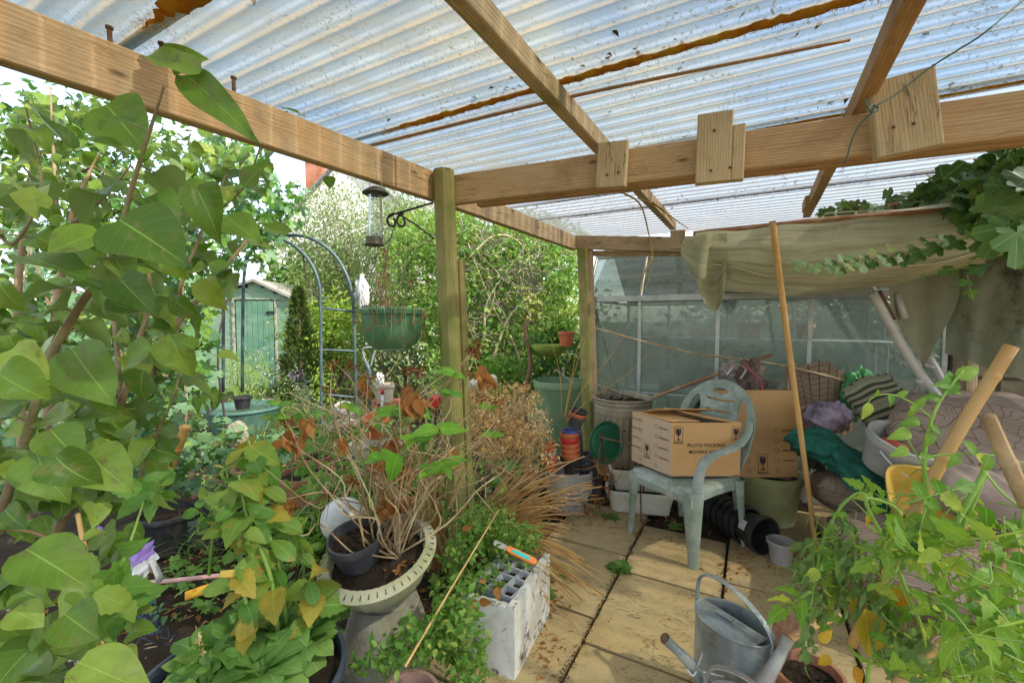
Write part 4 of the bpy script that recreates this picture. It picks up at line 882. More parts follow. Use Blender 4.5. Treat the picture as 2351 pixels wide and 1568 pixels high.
# ------------------------------------------------------------------ removal boxes
def text_mesh(b, s, org, X, Y, size, align='CENTER'):
    cu = bpy.data.curves.new('tmp', 'FONT'); cu.body = s; cu.size = size; cu.align_x = align; cu.align_y = 'CENTER'; cu.space_character = 1.12; cu.offset = size*.03
    o = bpy.data.objects.new('tmp', cu); COL.objects.link(o); dg = bpy.context.evaluated_depsgraph_get(); me = bpy.data.meshes.new_from_object(o.evaluated_get(dg))
    b.add([org+X*v.co.x+Y*v.co.y for v in me.vertices], [tuple(p.vertices) for p in me.polygons]); bpy.data.objects.remove(o); bpy.data.curves.remove(cu); bpy.data.meshes.remove(me)
def ring(b, org, X, Y, w, h, t):
    o = [(-w/2, -h/2), (w/2, -h/2), (w/2, h/2), (-w/2, h/2)]; i = [(x*(1-2*t/w), y*(1-2*t/h)) for x, y in o]
    b.add([org+X*x+Y*y for x, y in o+i], [(k, (k+1) % 4, 4+(k+1) % 4, 4+k) for k in range(4)])
def fragile(b, org, X, Y, s, word=True):
    """broken wine glass in a frame, s = frame height"""
    ring(b, org, X, Y, s*.56, s, s*.025)
    g = [(-.15, .36), (.03, .36), (-.01, .28), (.05, .22), (.01, .14), (.07, .24), (.03, .30), (.07, .36), (.15, .36), (.17, .12), (.13, -.02), (.03, -.10), (.025, -.30), (.14, -.36), (.14, -.39), (-.14, -.39), (-.14, -.36), (-.025, -.30), (-.03, -.10), (-.13, -.02), (-.17, .12)]
    bm = bmesh.new(); vs = [bm.verts.new((x*s, y*s, 0)) for x, y in g]; f = bm.faces.new(vs); bmesh.ops.triangulate(bm, faces=[f]); bm.verts.index_update()
    b.add([org+X*v.co.x+Y*v.co.y for v in bm.verts], [tuple(v.index for v in f.verts) for f in bm.faces]); bm.free()
    if word: text_mesh(b, 'FRAGILE', org-Y*s*.58, X, Y, s*.15)
def carton(name, label, o, X, Y, w, d, h, faces, flaps, m1, m2):
    """o = bottom near-left corner, X along front face, Y into depth"""
    N_ = Vector(X).cross(Y); root = empty(name, (o.x, o.y, o.z), label, 'box', 'removal boxes')
    Z = N_.normalized(); th = .005
    def wall(a, u, v, mm, nm):
        b = MB(); nn = u.cross(v).normalized()*th; q = [a, a+u, a+u+v, a+v]; q2 = [p-nn for p in q]
        nn2 = 8; b.grid(lambda s, t_: a+u*s+v*t_+nn*.5*math.sin(s*PI)*math.sin(t_*PI)*1.2, nn2, nn2, scale=(u.length, v.length)); b.add(q2, [(3, 2, 1, 0)])
        for i in range(4): b.add([q[i], q[(i+1) % 4], q2[(i+1) % 4], q2[i]], [(3, 2, 1, 0)])
        return b.build(nm, mm, root, smooth=False)
    fr_o = wall(o, X*w, Z*h, m1, 'front_panel'); lf_o = wall(o+Y*d, -Y*d, Z*h, m2, 'side_panel'); wall(o+X*w, Y*d, Z*h, m2, 'side_panel'); wall(o+X*w+Y*d, -X*w, Z*h, m1, 'back_panel'); wall(o+Y*d+Z*.002, X*w, -Y*d, m1, 'base_panel')
    for (a, u, v) in flaps: wall(a, u, v, m1, 'flap')
    if 'L' in faces:
        b = MB(); so = o-X*.0035; U_ = -Y; names = ['LIVING ROOM', 'DINING ROOM', 'KITCHEN', 'BATHROOM']
        for i in range(5):
            z_ = h*(.86-.19*i)
            ring(b, so+Y*d*.74+Z*(z_+.005), U_, Z, .022, .022, .0018); ring(b, so+Y*d*.34+Z*z_, U_, Z, .022, .022, .0018)
            if i < 4: text_mesh(b, names[i], so+Y*d*.88+Z*(z_+.01), U_, Z, .0115); text_mesh(b, 'BEDROOM %d' % (i+1), so+Y*d*.15+Z*(z_-.004), U_, Z, .0125)
        b.build('checklist', ink, lf_o, smooth=False); b = MB(); fragile(b, so+Y*d*.57+Z*h*.34, U_, Z, .085); b.build('fragile_mark', ink, lf_o, smooth=False)
    if 'F' in faces:
        b = MB(); so = o-Y*.0035
        fragile(b, so+X*w*.10+Z*h*.79, X, Z, .092); b.build('fragile_mark', ink, fr_o, smooth=False); b = MB(); fragile(b, so+X*w*.92+Z*h*.80, X, Z, .085, False); b.build('fragile_mark', ink, fr_o, smooth=False); b = MB()
        text_mesh(b, 'PLUTO PACKING', so+X*w*.50+Z*h*.58, X, Z, .0262); text_mesh(b, 'MOVING BOXES', so+X*w*.50+Z*h*.455, X, Z, .0255); b.build('lettering', ink, fr_o, smooth=False)
    if 'R' in faces:
        b = MB(); so = o-Y*.0035; names = ['LIVING ROOM', 'DINING ROOM', 'KITCHEN', 'BATHROOM']
        for i in range(5):
            z_ = h*(.535-.115*i)
            ring(b, so+X*w*.42+Z*z_, X, Z, .026, .026, .002); ring(b, so+X*w*.76+Z*z_, X, Z, .026, .026, .002)
            if i < 4: text_mesh(b, names[i], so+X*w*.25+Z*z_, X, Z, .0135); text_mesh(b, 'BEDROOM %d' % (i+1), so+X*w*.90+Z*z_, X, Z, .0135)
        b.build('checklist', ink, fr_o, smooth=False); b = MB(); fragile(b, so+X*w*.585+Z*h*.165, X, Z, .115); b.build('fragile_mark', ink, fr_o, smooth=False)
    return root
o1 = atz(1539, 1093, .432); o1r = atz(1699, 1093, .432); o1l = atz(1450, 1056, .432)
X1 = (o1r-o1); w1 = X1.length; X1.normalize(); Y1 = (o1l-o1); d1 = Y1.length; Y1.normalize(); h1 = .318
Z1 = ZV
tl_, tr_, bl_, brr = o1+Z1*h1, o1+X1*w1+Z1*h1, o1+Y1*d1+Z1*h1, o1+X1*w1+Y1*d1+Z1*h1
carton('removal_box', 'open removal box lettered on its front and standing on the green chair', o1, X1, Y1, w1, d1, h1, 'LF', [(bl_+Y1*0, Y1*-.001+X1*w1*.42, -Y1*d1*.97+Z1*.004), (tr_-X1*.01, Y1*d1*.95, -X1*w1*.50+Z1*.035), (brr, -X1*w1*.9, -Y1*d1*.45+Z1*.05)], cardm, cardpale)
o2 = at(1638, 1104, 2.80); o2.z = .325; r2 = at(1833, 1104, 2.80); X2 = (Vector((r2.x, r2.y, 0))-Vector((o2.x, o2.y, 0))); w2 = X2.length; X2.normalize(); Y2 = Vector((-.08, .97, -.12)).normalized(); Y2 = (Y2-X2*Y2.dot(X2)).normalized()
Z2 = X2.cross(Y2).normalized(); h2 = .565
carton('removal_box', 'taller removal box leaning behind the green chair on a mossy planter', o2, X2, Y2, w2, .07, h2, 'R', [], cardm, cardm)
# ------------------------------------------------------------------ pots, bins, buckets
def potprof(r, h, rb=None, rim=.012, rh=.03, th=.004):
    rb = rb or r*.75; return [(0, 0), (rb, 0), (r-.004, h-rh), (r-.002, h-rh), (r+rim*.4, h-rh+.001), (r+rim*.5, h-.003), (r+rim*.4, h), (r-th, h), (r-th-.002, h-rh), (rb-th, .01), (0, .01)]
def pot(name, label, c, r, h, m, axis=ZV, cat='plant pot', group=None, rb=None, soil=0, ribs=0, rim=.012, rh=.03, n=28, parent=None, oval=1.0, yaw=0, sq=0):
    M = frame(axis) @ rz(yaw); b = MB(); b.lathe(potprof(r, h, rb, rim, rh), (0, 0, 0), n, M=M, oval=oval, sq=sq)
    root = None
    V_ = np.concatenate(b.v)+np.array(c); b.v = [V_]
    if soil:
        root = empty(name, c, label, cat, group); b.build('pot_wall', m, root, smooth='auto')
        sb = MB(); rr = (rb or r*.75)+(r-(rb or r*.75))*soil
        def sf(u, v):
            a = 2*PI*u; q = rr*v*.985; k = 1 if not sq else 1/((abs(math.cos(a))**sq+abs(math.sin(a))**sq)**(1/sq))
            return tuple(Vector(c)+M @ Vector((q*math.cos(a)*k, q*math.sin(a)*k*oval, h*soil+.008*hnoise(q*30+c[0], a*3)*(1-v*.5)+random.gauss(0, .002))))
        sb.grid(sf, 26, 8); sb.build('soil', soilm, root); return root
    o = b.build(name, m, loc=c, smooth='auto'); return tag(o, label, cat, group)
# metal dustbin
bc = at(1430, 912, 3.32); rr_ = .218; zr = bc.z
db = empty('dustbin', (bc.x, bc.y, 0), 'dented corrugated metal dustbin full of soil and twigs beside the rear post', 'dustbin')
b = MB(); b.lathe([(0, .01), (.17, .01), (.175, .05), (.178, .07)], (bc.x, bc.y, 0), 48)
b.lathe([(.178+.03*k/24, .07+(zr-.19)*k/24) for k in range(25)], (bc.x, bc.y, 0), 220, wave=lambda a, i: .042*math.sin(a*26)*min(1, i/3, (24-i)/3))
b.lathe([(.208, zr-.12), (.214, zr-.10), (.209, zr-.085), (.216, zr-.065), (.211, zr-.05), (.219, zr-.03), (.215, zr-.015), (.226, zr-.006), (.228, zr+.004), (.218, zr+.008), (.21, zr-.01), (.20, zr-.20), (.17, .03), (0, .03)], (bc.x, bc.y, 0), 48, wave=lambda a, i: .006*math.sin(a*2+1)); b.build('bin_body', galvbin, db, smooth='auto')
b = MB(); b.grid(lambda u, v: (bc.x+.205*v*math.cos(2*PI*u), bc.y+.205*v*math.sin(2*PI*u), zr-.035+.03*(1-v)+.015*hnoise(u*20, v*9)), 40, 12); b.build('soil', soilm, db)
b = MB(); twigs(b, (bc.x-.05, bc.y+.05, zr+.01), (.12, .10, .02), 40, .14, .003, up=.1)
for k in range(9): p = at(1365+k*5, 880+k*4, 3.35); b.tube([p, p+Vector((.22, -.05, -.07+random.uniform(-.02, .02)))], .004, 5)
tag(b.build('twig_pile', barkgrey), 'bundle of dry twigs lying on the soil of the metal dustbin', 'twigs')
# planter under the second box
pc = at(1760, 1200, 2.93); pc = Vector((pc.x, pc.y, 0)); mossy = simple('mossy_planter', (.36, .36, .17), (.27, .29, .10), (.44, .42, .30), 12, .8, bump=.3, fine=150)
pot('round_planter', 'large mossy yellow-green round planter under the leaning removal box', pc, .20, .325, mossy, rb=.165, rh=.05, rim=.02, soil=.85, group=None, cat='planter')
# white troughs
tx = Vector((1, -.22, 0)).normalized()
for k, (px, py, Y, z_, lab) in enumerate(((1468, 1180, 3.06, 0.0, 'lower white plastic trough standing on the soil below another trough'), (1474, 1125, 3.12, .135, 'upper white plastic trough set on top of another and filled with soil'))):
    c = at(px, py, Y); c.z = z_; pot('trough', lab, c, .225, .15, whitepl, yaw=-.22+.08*k, oval=.42, sq=9, rb=.195, soil=.86, n=64, cat='trough', group='white plastic troughs', rim=.03, rh=.028)
# clear buckets, nested
bx = at(1305, 1150, 3.06); bx.z = 0
for k, lab in enumerate(('lowest of the nested translucent buckets beneath the orange pots', 'middle one of the nested translucent buckets beneath the orange pots', 'topmost of the nested translucent buckets, holding the orange pots')):
    z0 = .03*k; root = empty('bucket', (bx.x, bx.y, z0), lab, 'bucket', 'nested translucent buckets')
    b = MB(); b.lathe([(0, 0), (.115, 0), (.15, .20), (.158, .20), (.16, .235), (.152, .24), (.146, .235), (.112, .01), (0, .01)], (bx.x, bx.y, z0), 36, sq=3.5); b.build('bucket_wall', clearpl, root, smooth='auto')
    b = MB(); b.tube([Vector((bx.x+.163*math.cos(a), bx.y+.163*math.sin(a), z0+.19-.075*math.sin(-a)*1)) for a in np.linspace(-PI, 0, 16)], .0045, 6); b.build('handle', whitem, root)
# small plastic pots stacked on the buckets
def stack(px, py, Y, z0, n, r, h, step, mats, labs, tilt=(0, 0), group='small plastic pots stacked on the buckets', name='plant_pot'):
    c = at(px, py, Y); c.z = z0; ax = Vector((tilt[0], tilt[1], 1)).normalized()
    for k in range(n): pot(name, labs[k % len(labs)], c+ax*step*k, r, h, mats[k % len(mats)], axis=ax, group=group, rim=.01, rh=.018, n=24)
tp = terraplastic
o_ = ['lowest', 'second', 'third', 'fourth', 'fifth', 'sixth']
stack(1266, 1075, 3.0, .30, 5, .052, .085, .027, [tp, tp, greypl, tp, tp], [q+' pot from the bottom in the short left-hand stack on the buckets' for q in o_], (-.12, 0))
stack(1312, 1078, 2.97, .30, 6, .062, .10, .036, [blackpl, tp, tp, tp, redpl, tp], [q+' pot from the bottom in the taller middle stack on the buckets' for q in o_], (-.06, 0))
blm = simple('blue_plastic', (.04, .06, .22), (.05, .08, .28), None, 10, .4)
stack(1310, 1012, 2.97, .545, 1, .056, .05, .03, [blm], ['dark blue pot capping the middle stack of orange pots'], (0, 0))
stack(1318, 990, 2.95, .62, 3, .058, .075, .026, [blackpl2, tp, blackpl], [q+' pot of the tilted trio perched over the orange stack' for q in o_], (.25, -.05))
stack(1365, 1085, 3.06, .12, 6, .06, .09, .04, [blackpl2], [q+' dark pot from the bottom in the leaning stack right of the buckets' for q in o_], (-.32, 0), 'dark pots leaning by the buckets')
# green lid and wire hoop
gc = at(1392, 1015, 3.08); b = MB(); nrm = Vector((.45, -1, .12)).normalized(); b.lathe([(0, .004), (.10, .006), (.125, .0), (.145, .012), (.150, .010), (.146, -.004), (.10, -.002), (0, -.004)], gc, 36, M=frame(nrm)); tag(b.build('saucer', darkgreen, smooth='auto'), 'dark green plastic lid propped upright against the metal dustbin', 'lid')
hc = at(1432, 1003, 2.98); b = MB(); b.tube([Vector((hc.x+.17*math.cos(a), hc.y+.15*math.sin(a), hc.z+.01*math.sin(a*2))) for a in np.linspace(0, 2*PI, 40)], .0055, 7, cap=False)
for a in (-1.0, .3, 2.6): b.tube(bez([Vector((hc.x+.17*math.cos(a), hc.y+.15*math.sin(a), hc.z)), Vector((hc.x+.15*math.cos(a), hc.y+.13*math.sin(a), hc.z-.06)), Vector((hc.x+.17*math.cos(a), hc.y+.15*math.sin(a), 0))], 5), .005, 6)
tag(b.build('plant_support', rust), 'rusty wire ring plant support standing in front of the dustbin', 'plant support')
# black pots lying on their side
e_far, e_near = atz(1640, 1165, .105), atz(1757, 1232, .105); ax = e_near-e_far; ax.z = 0; aL = ax.length; ax.normalize()
for k in range(6):
    c = e_far+ax*((.050*k-.06) if k < 5 else aL-.17); c.z = .108
    lab = '%s black pot from the far end of the nested row lying on the paving' % ['first', 'second', 'third', 'fourth', 'fifth'][k] if k < 5 else 'black pot with a white sticker lying with its open mouth towards the patio'
    if k < 5: pot('plant_pot', lab, c-ax*.05, .107, .19, blackpl, axis=ax, group='black pots lying on the paving', rb=.085)
    else:
        root = empty('plant_pot', c, lab, 'plant pot', 'black pots lying on the paving'); b = MB(); b.lathe(potprof(.105, .17, .085), c, 32, M=frame(ax)); b.build('pot_wall', blackpl, root, smooth='auto')
        st = Vector(c)+ax*.065; sd = ZV.cross(ax); R_ = .0955
        b = MB(); b.grid(lambda u, v: st+ax*(.05*v)+(ZV*math.sin(.2+u*.55)*(-1 if False else 1)+(-sd if sd.y > 0 else sd)*math.cos(.2+u*.55))*(R_+.004*v+.001), 8, 2); b.build('sticker', whitem, root)
for k, (px, py, Y, r) in enumerate(((1640, 1150, 3.12, .12), (1655, 1140, 3.2, .12))):
    c = at(px, py, Y); pot('plant_pot', ['wide black pot tipped over behind the lying row of pots', 'wide black pot furthest back beneath the chair seat'][k], c-Vector((0, 0, .03)), r, .14, blackpl, axis=Vector((.5, -.6, .45)), group='black pots lying on the paving')
gp = atz(1792, 1290); pot('plant_pot', 'small empty grey plastic pot standing on the paving by the black ones', gp, .068, .125, greypl, soil=.12, rim=.012, rh=.02)
for px, py, r, h, lab in ((1400, 1120, .10, .2, 'black pot in shadow between the buckets and white troughs'), (1222, 1150, .11, .2, 'black pot half hidden left of the translucent buckets')):
    c = atz(px, py+30, 0); c.y += .1; pot('plant_pot', lab, c, r, h, blackpl, soil=.85)
# rod, bundle, wheel, thin cane
b = MB(); b.tube([at(1497, 913, 3.15), at(1772, 814, 3.05)], .011, 8); tag(b.build('rusty_rod', rustpipe), 'rusty brown rod slanting from the dustbin rim up behind the chair', 'rod')
def crumple(name, label, cat, c, rad, m, seed=0, amp=.35, R=None, n=30, fold=5, group=None, parent=None):
    rs = random.Random(seed); ph = [rs.uniform(0, 6.28) for _ in range(9)]; b = MB(); c = Vector(c)
    def fn(u, v):
        th, la = 2*PI*u, PI*v; d = Vector((math.cos(th)*math.sin(la), math.sin(th)*math.sin(la), math.cos(la))); ff = fold*1.5
        k = 1-amp*(abs(math.sin(d.x*fold+ph[0]+1.3*math.sin(d.z*fold*.9+ph[1])))-.5)-amp*.6*(abs(math.sin(d.y*fold*1.7+ph[2]+1.5*math.sin(d.x*fold+ph[3])))-.5)-amp*.35*(abs(math.sin((d.x-d.y*.7)*ff*2.2+ph[6]+2*math.sin(d.z*ff+ph[7])))-.5)-amp*.4*(abs(math.sin((d.z+d.x)*fold*2.9+ph[4]+math.sin(d.y*fold*2+ph[5])))-.5)
        p = Vector((d.x*rad[0], d.y*rad[1], d.z*rad[2]))*k; p = R @ p if R is not None else p; return c+p
    b.grid(fn, n*2, n); o = b.build(name, m, parent); return tag(o, label, cat, group) if parent is None else o
rag = simple('rag_fabric', (.22, .15, .13), (.12, .08, .07), (.42, .37, .33), 16, .85, bump=.5)
crumple('rag_bundle', 'dark brown rag bundle hanging over the rusty rod behind the chair', 'rag', at(1722, 868, 3.0), (.10, .06, .13), rag, 3, .4, fold=4)
crumple('cloth', 'pale mauve crumpled cloth draped over the rusty rod left of the dark bundle', 'cloth', at(1682, 848, 3.04), (.09, .05, .06), simple('cloth_mauve', (.40, .34, .31), (.30, .24, .22), (.5, .46, .43), 16, .9), 4, .35)
b = MB(); b.tube(bez([at(1668, 862, 2.95), at(1690, 838, 2.93), at(1712, 848, 2.93), at(1700, 870, 2.92)], 5), .007, 7); tool = tag(b.build('hand_shears', aluminium), 'silver-looped hand shears hooked over the rod', 'shears')
b = MB(); b.tube(bez([at(1706, 830, 2.9), at(1722, 850, 2.88), at(1745, 875, 2.88), at(1752, 905, 2.88)], 5), [.008, .008], 8); tag(b.build('tool_handle', simple('red_grip', (.36, .10, .09), (.30, .08, .07), None, 10, .5)), 'red-gripped tool handle hanging in front of the dark rag bundle', 'tool')
wc = at(1655, 985, 3.25); wM = frame(Vector((.25, -1, .15)))
wh = empty('bicycle_wheel', (wc.x, wc.y, 0), 'spoked bicycle wheel leaning behind the chair back', 'wheel')
b = MB(); b.tube([wc+wM @ Vector((.27*math.cos(a), .27*math.sin(a), 0)) for a in np.linspace(0, 2*PI, 49)], .014, 8, cap=False); b.build('tyre', blackpl, wh)
b = MB(); b.tube([wc+wM @ Vector((.252*math.cos(a), .252*math.sin(a), 0)) for a in np.linspace(0, 2*PI, 49)], .008, 6, cap=False); b.build('rim', galvrust, wh)
b = MB()
for k in range(24): a = 2*PI*k/24; b.tube([wc+wM @ Vector((.02*math.cos(a+.8), .02*math.sin(a+.8), .02*(-1)**k)), wc+wM @ Vector((.25*math.cos(a), .25*math.sin(a), 0))], .0013, 4)
b.lathe([(0, -.03), (.02, -.03), (.015, 0), (.02, .03), (0, .03)], wc, 10, M=wM); b.build('spokes', aluminium, wh)
cane('bramble_cane', 'thin brown woody stem running across in front of the greenhouse glass', [at(1362, 752, 3.6), at(1470, 782, 3.4), at(1600, 812, 3.2), at(1760, 832, 3.0), at(1880, 858, 2.85), at(1960, 880, 2.8)], (.006, .008), drystem, 11, cat='stem')
cane('bamboo_cane', 'tall bamboo cane leaning from the paving up to the swing seat rail', [at(1874, 1262, 2.42), at(1850, 1080, 2.39), at(1810, 790, 2.33), at(1773, 508, 2.28)], (.0125, .0165), bamboo, 6, seed=3)
cane('bamboo_cane', 'thick golden bamboo cane slanting up through the tomato plants', [at(1955, 1480, 1.15), at(2065, 1245, 1.12), at(2190, 1010, 1.08), at(2322, 795, 1.05)], (.0125, .0145), bamboo, 4, seed=5)
cane('cut_branch', 'thick cut brown stick at the right edge in front of the patterned cushion', [at(2268, 955, .75), at(2305, 1040, .75), at(2360, 1160, .74)], (.0105, .0125), drystem, 1, seed=5, cat='stick')
cane('bamboo_cane', 'short bamboo cane tied with string at the bottom right', [at(2050, 1600, .95), at(2100, 1530, .95), at(2165, 1462, .95)], (.014, .0125), bamboo, 2, seed=8)
cane('bamboo_cane', 'pale bamboo cane leaving the frame on the right among tomato leaves', [at(2230, 1400, .98), at(2300, 1300, .98), at(2365, 1190, .98)], (.013, .012), bamboored, 3, seed=9)
# ------------------------------------------------------------------ watering cans
def wcan(name, label, c, yaw, L, Wd, h, lid, spout, handle, m, z0=0):
    root = empty(name, (c[0], c[1], z0), label, 'watering can', 'galvanised watering cans'); cc = (c[0], c[1], z0); R = rz(yaw)
    pr = [(0, 0), (L*1.03, 0), (L*1.03, .012), (L, .02), (L*.985, h*.5), (L*.97, h-.012), (L*1.0, h-.008), (L*1.01, h), (L*.98, h+.002), (L*.955, h-.008), (L*.95, .02), (0, .015)]
    b = MB(); b.lathe(pr, cc, 48, M=R, oval=Wd/L); b.build('can_body', m, root, smooth='auto')
    W_ = lambda x, y, z: Vector(cc)+R @ Vector((x, y, z))
    if lid:      # half lid over the front of the opening
        b = MB()
        def lf(u, v):
            x = -L*.95+(L*1.75)*u; yw = Wd*.955*math.sqrt(max(0, 1-(x/(L*.955))**2)); y = -yw+(min(yw, Wd*.25)+yw)*v; return W_(x, y, h-.006+.016*math.sin(PI*v)*math.sin(PI*u))
        b.grid(lf, 30, 14); b.grid(lambda u, v: lf(u, v)-ZV*.002, 30, 14); lo = b.build('lid', m, root)
        b = MB(); b.beam(W_(-L*.32, -Wd*.25, h+.016), W_(L*.12, -Wd*.25, h+.016), .018, .006); b.build('lid_grip', m, lo, smooth='auto')
    P = bez([W_(*q) for q in handle], 8); b = MB(); n = len(P)-1; sd = (R @ Vector((0, 1, 0)))
    def hf(t_, u):
        i = min(int(round(t_*n)), n); q = (P[min(i+1, n)]-P[max(i-1, 0)]).normalized(); nn = q.cross(sd).normalized(); a = 2*PI*u; return P[i]+sd*math.cos(a)*.0115+nn*(math.sin(a)*.0035+.004*abs(math.cos(a)))
    b.grid(hf, n, 12); b.build('handle', m, root)
    sp = bez([Vector(q) for q in spout[0]], 6); b = MB(); b.tube(sp, [spout[1], spout[2]], 14, cap=False); b.tube([sp[-1]-(sp[-1]-sp[-2])*.2, sp[-1]+(sp[-1]-sp[-2]).normalized()*.03], [spout[2]*1.12, spout[2]*1.2], 14, cap=False); so = b.build('spout', m, root)
    b = MB(); b.tube([sp[-1]-(sp[-1]-sp[-2])*.25, sp[-1]+(sp[-1]-sp[-2]).normalized()*.032], [spout[2]*.9, spout[2]*1.05], 12); b.build('spout_end', rust, so)
    return root
ca = atz(1612, 1378, .325); cb = atz(1762, 1474, .325); cc_ = (ca+cb)/2; yw = math.atan2((cb-ca).y, (cb-ca).x)
wa = wcan('watering_can', 'larger galvanised watering can with a half lid and broad strap handle', cc_, yw, .132, .098, .325, True, ([at(1628, 1590, 1.30), at(1600, 1545, 1.28), at(1575, 1513, 1.27), at(1540, 1478, 1.26)], .022, .013), [(-.130, 0, .24), (-.136, 0, .33), (-.125, 0, .41), (-.075, 0, .435), (.0, 0, .43), (.075, 0, .40), (.125, 0, .355), (.142, 0, .29), (.130, 0, .20)], galv)
c2 = atz(1693, 1612, .25); wcan('watering_can', 'smaller rust-rimmed galvanised watering can in front of the larger one', c2, -.55, .085, .075, .25, False, ([at(1735, 1600, 1.28), at(1762, 1552, 1.29), at(1786, 1512, 1.30), at(1800, 1484, 1.31)], .024, .015), [(-.085, 0, .18), (-.088, 0, .25), (-.07, 0, .318), (-.02, 0, .335), (.04, 0, .32), (.088, 0, .27), (.10, 0, .20), (.09, 0, .12)], galvrust)
b = MB(); b.tube(bez([at(1612, 1500, 1.35), at(1600, 1535, 1.27), at(1590, 1550, 1.25), at(1577, 1535, 1.26)], 5), .003, 6); b.tube([at(1597, 1538, 1.26), at(1660, 1552, 1.33)], .0028, 6); tag(b.build('wire', whitem), 'white wire tied between the spout and body of the larger watering can', 'wire')
pb = atz(1786, 1480, .20); spd = empty('spade', (pb.x, pb.y, 0), 'old spade with a rounded rusty blade and brown shaft lying behind the watering cans', 'spade')
b = MB(); b.tube([at(1795, 1478, 1.36), at(1850, 1445, 1.38), at(1925, 1410, 1.42)], .012, 10); b.build('shaft', woodred, spd)
def bl_(u, v, d=0): return pb+Vector((.075*math.cos(2*PI*u)*v+.02, .03*math.cos(2*PI*u)*v+d, .10*math.sin(2*PI*u)*v+.01*v*v))
b = MB(); b.grid(lambda u, v: bl_(u, v), 24, 6); b.grid(lambda u, v: bl_(1-u, v, .003), 24, 6); b.build('blade', rust, spd)
tq = atz(1856, 1540, .17); pot('plant_pot', 'terracotta pot of dark soil tucked between watering cans and tomatoes', Vector((tq.x, tq.y, 0)), .10, .17, terracotta, soil=.8, rim=.02)
tq = atz(938, 1598, .2); pot('plant_pot', 'brown-stained terracotta pot rising at the bottom edge of the picture', Vector((tq.x, tq.y, 0)), .085, .21, simple('terracotta_dark', (.30, .17, .12), (.22, .12, .09), (.36, .25, .2), 14, .8), soil=.7, rim=.02)
# ------------------------------------------------------------------ polystyrene box, seed tray, knife
q0 = atz(1181, 1562); q1 = atz(1262, 1408); Yp = (q1-q0); Lp = Yp.length; Yp.normalize(); q2_ = atz(1010, 1478); Xp = Vector((-Yp.y, Yp.x, 0)); Wp = .235; hp = .285
bp = empty('polystyrene_box', q0, 'broken white polystyrene box smeared with soil at the edge of the paving', 'box')
def slabp(o, u, v, w_, jag=0, seed=1):
    rs = random.Random(seed); b = MB(); n = 18; nn = u.cross(v).normalized()*w_
    top = [1-(jag*(abs(math.sin(i*.9+seed))*.35+(.5 if i/n > .62 else 0)*jag*2)) for i in range(n+1)]
    def fn(s_, t_): i = min(n, int(round(s_*n))); return o+u*s_+v*(t_*top[i])+nn*.04*math.sin(s_*9+t_*5)
    b.grid(fn, n, 8, scale=(u.length, v.length)); b.grid(lambda s_, t_: fn(1-s_, t_)-nn, n, 8, scale=(u.length, v.length)); b.grid(lambda s_, t_: fn(s_, 1)-nn*t_, n, 2); b.grid(lambda s_, t_: fn(1, s_)-nn*t_, 8, 1); b.grid(lambda s_, t_: fn(0, 1-s_)-nn*t_, 8, 1)
    b.build('box_wall', polyst, bp, smooth='auto')
slabp(q0, Yp*Lp, ZV*hp, .028, .06, 2); slabp(q0+Xp*Wp, -Xp*Wp, ZV*(hp*.97), .028, .05, 3); slabp(q0+Xp*Wp+Yp*Lp, -Yp*Lp, ZV*hp*.9, .028, .05, 4); slabp(q0+Yp*Lp, Xp*Wp, ZV*hp*.92, .028, .03, 5)
b = MB(); b.grid(lambda u, v: q0+Xp*(.026+(Wp-.052)*u)+Yp*(.026+(Lp-.052)*v)+ZV*(hp-.075+.02*hnoise(u*9, v*9)), 20, 26); b.build('soil', soilm, bp)
# seed tray of moulded cells
to = q0+Xp*.035+Yp*.05+ZV*(hp-.05); tray = empty('seed_tray', to, 'grey moulded seed tray of square cells lying in the polystyrene box', 'seed tray')
b = MB(); Xt = (Xp*.97+Yp*.15).normalized(); Yt = Vector((-Xt.y, Xt.x, 0)); Yt = Yt if Yt.dot(Yp) > 0 else -Yt; cs = .060
def rimq(i, j, z, k): return to+Xt*(i*cs)+Yt*(j*cs)+ZV*z
for i in range(3):
    for j in range(4):
        c = to+Xt*((i+.5)*cs)+Yt*((j+.5)*cs); A = [(-1, -1), (1, -1), (1, 1), (-1, 1)]
        top = [c+Xt*x*cs*.5+Yt*y*cs*.5+ZV*.045 for x, y in A]; inn = [c+Xt*x*cs*.42+Yt*y*cs*.42+ZV*.046 for x, y in A]; bot = [c+Xt*x*cs*.30+Yt*y*cs*.30+ZV*.0 for x, y in A]
        b.add(top+inn+bot, [(k, (k+1) % 4, 4+(k+1) % 4, 4+k) for k in range(4)]+[(4+k, 4+(k+1) % 4, 8+(k+1) % 4, 8+k) for k in range(4)]+[(8, 9, 10, 11)])
pr_ = [(0, 0), (3, 0), (3, 4), (0, 4)]
for k in range(4): a_, c_ = pr_[k], pr_[(k+1) % 4]; b.add([rimq(*a_, .046, 0), rimq(*c_, .046, 0), rimq(*c_, .0, 0), rimq(*a_, .0, 0)], [(0, 1, 2, 3)])
trm = simple('tray_plastic', (.42, .44, .46), (.34, .36, .38), None, 12, .5, dirt=(.16, .12, .08), dlo=.6, dhi=.75); b.build('cells', trm, tray, smooth=False)
b = MB(); 
for i in range(3):
    for j in range(4): c = to+Xt*((i+.5)*cs)+Yt*((j+.5)*cs); b.grid(lambda u, v: c+Xt*(u-.5)*cs*.76+Yt*(v-.5)*cs*.76+ZV*(.026+.006*hnoise(u*5+i, v*5+j)), 6, 6)
b.build('soil', soilm, tray)
kn = empty('garden_knife', at(1190, 1275, 1.78), 'orange-handled garden knife with a turquoise panel resting on the seed tray', 'knife')
ka, kb = at(1158, 1258, 1.80), at(1228, 1292, 1.77); kd = (kb-ka).normalized(); ku = Vector((0, -.6, .8))
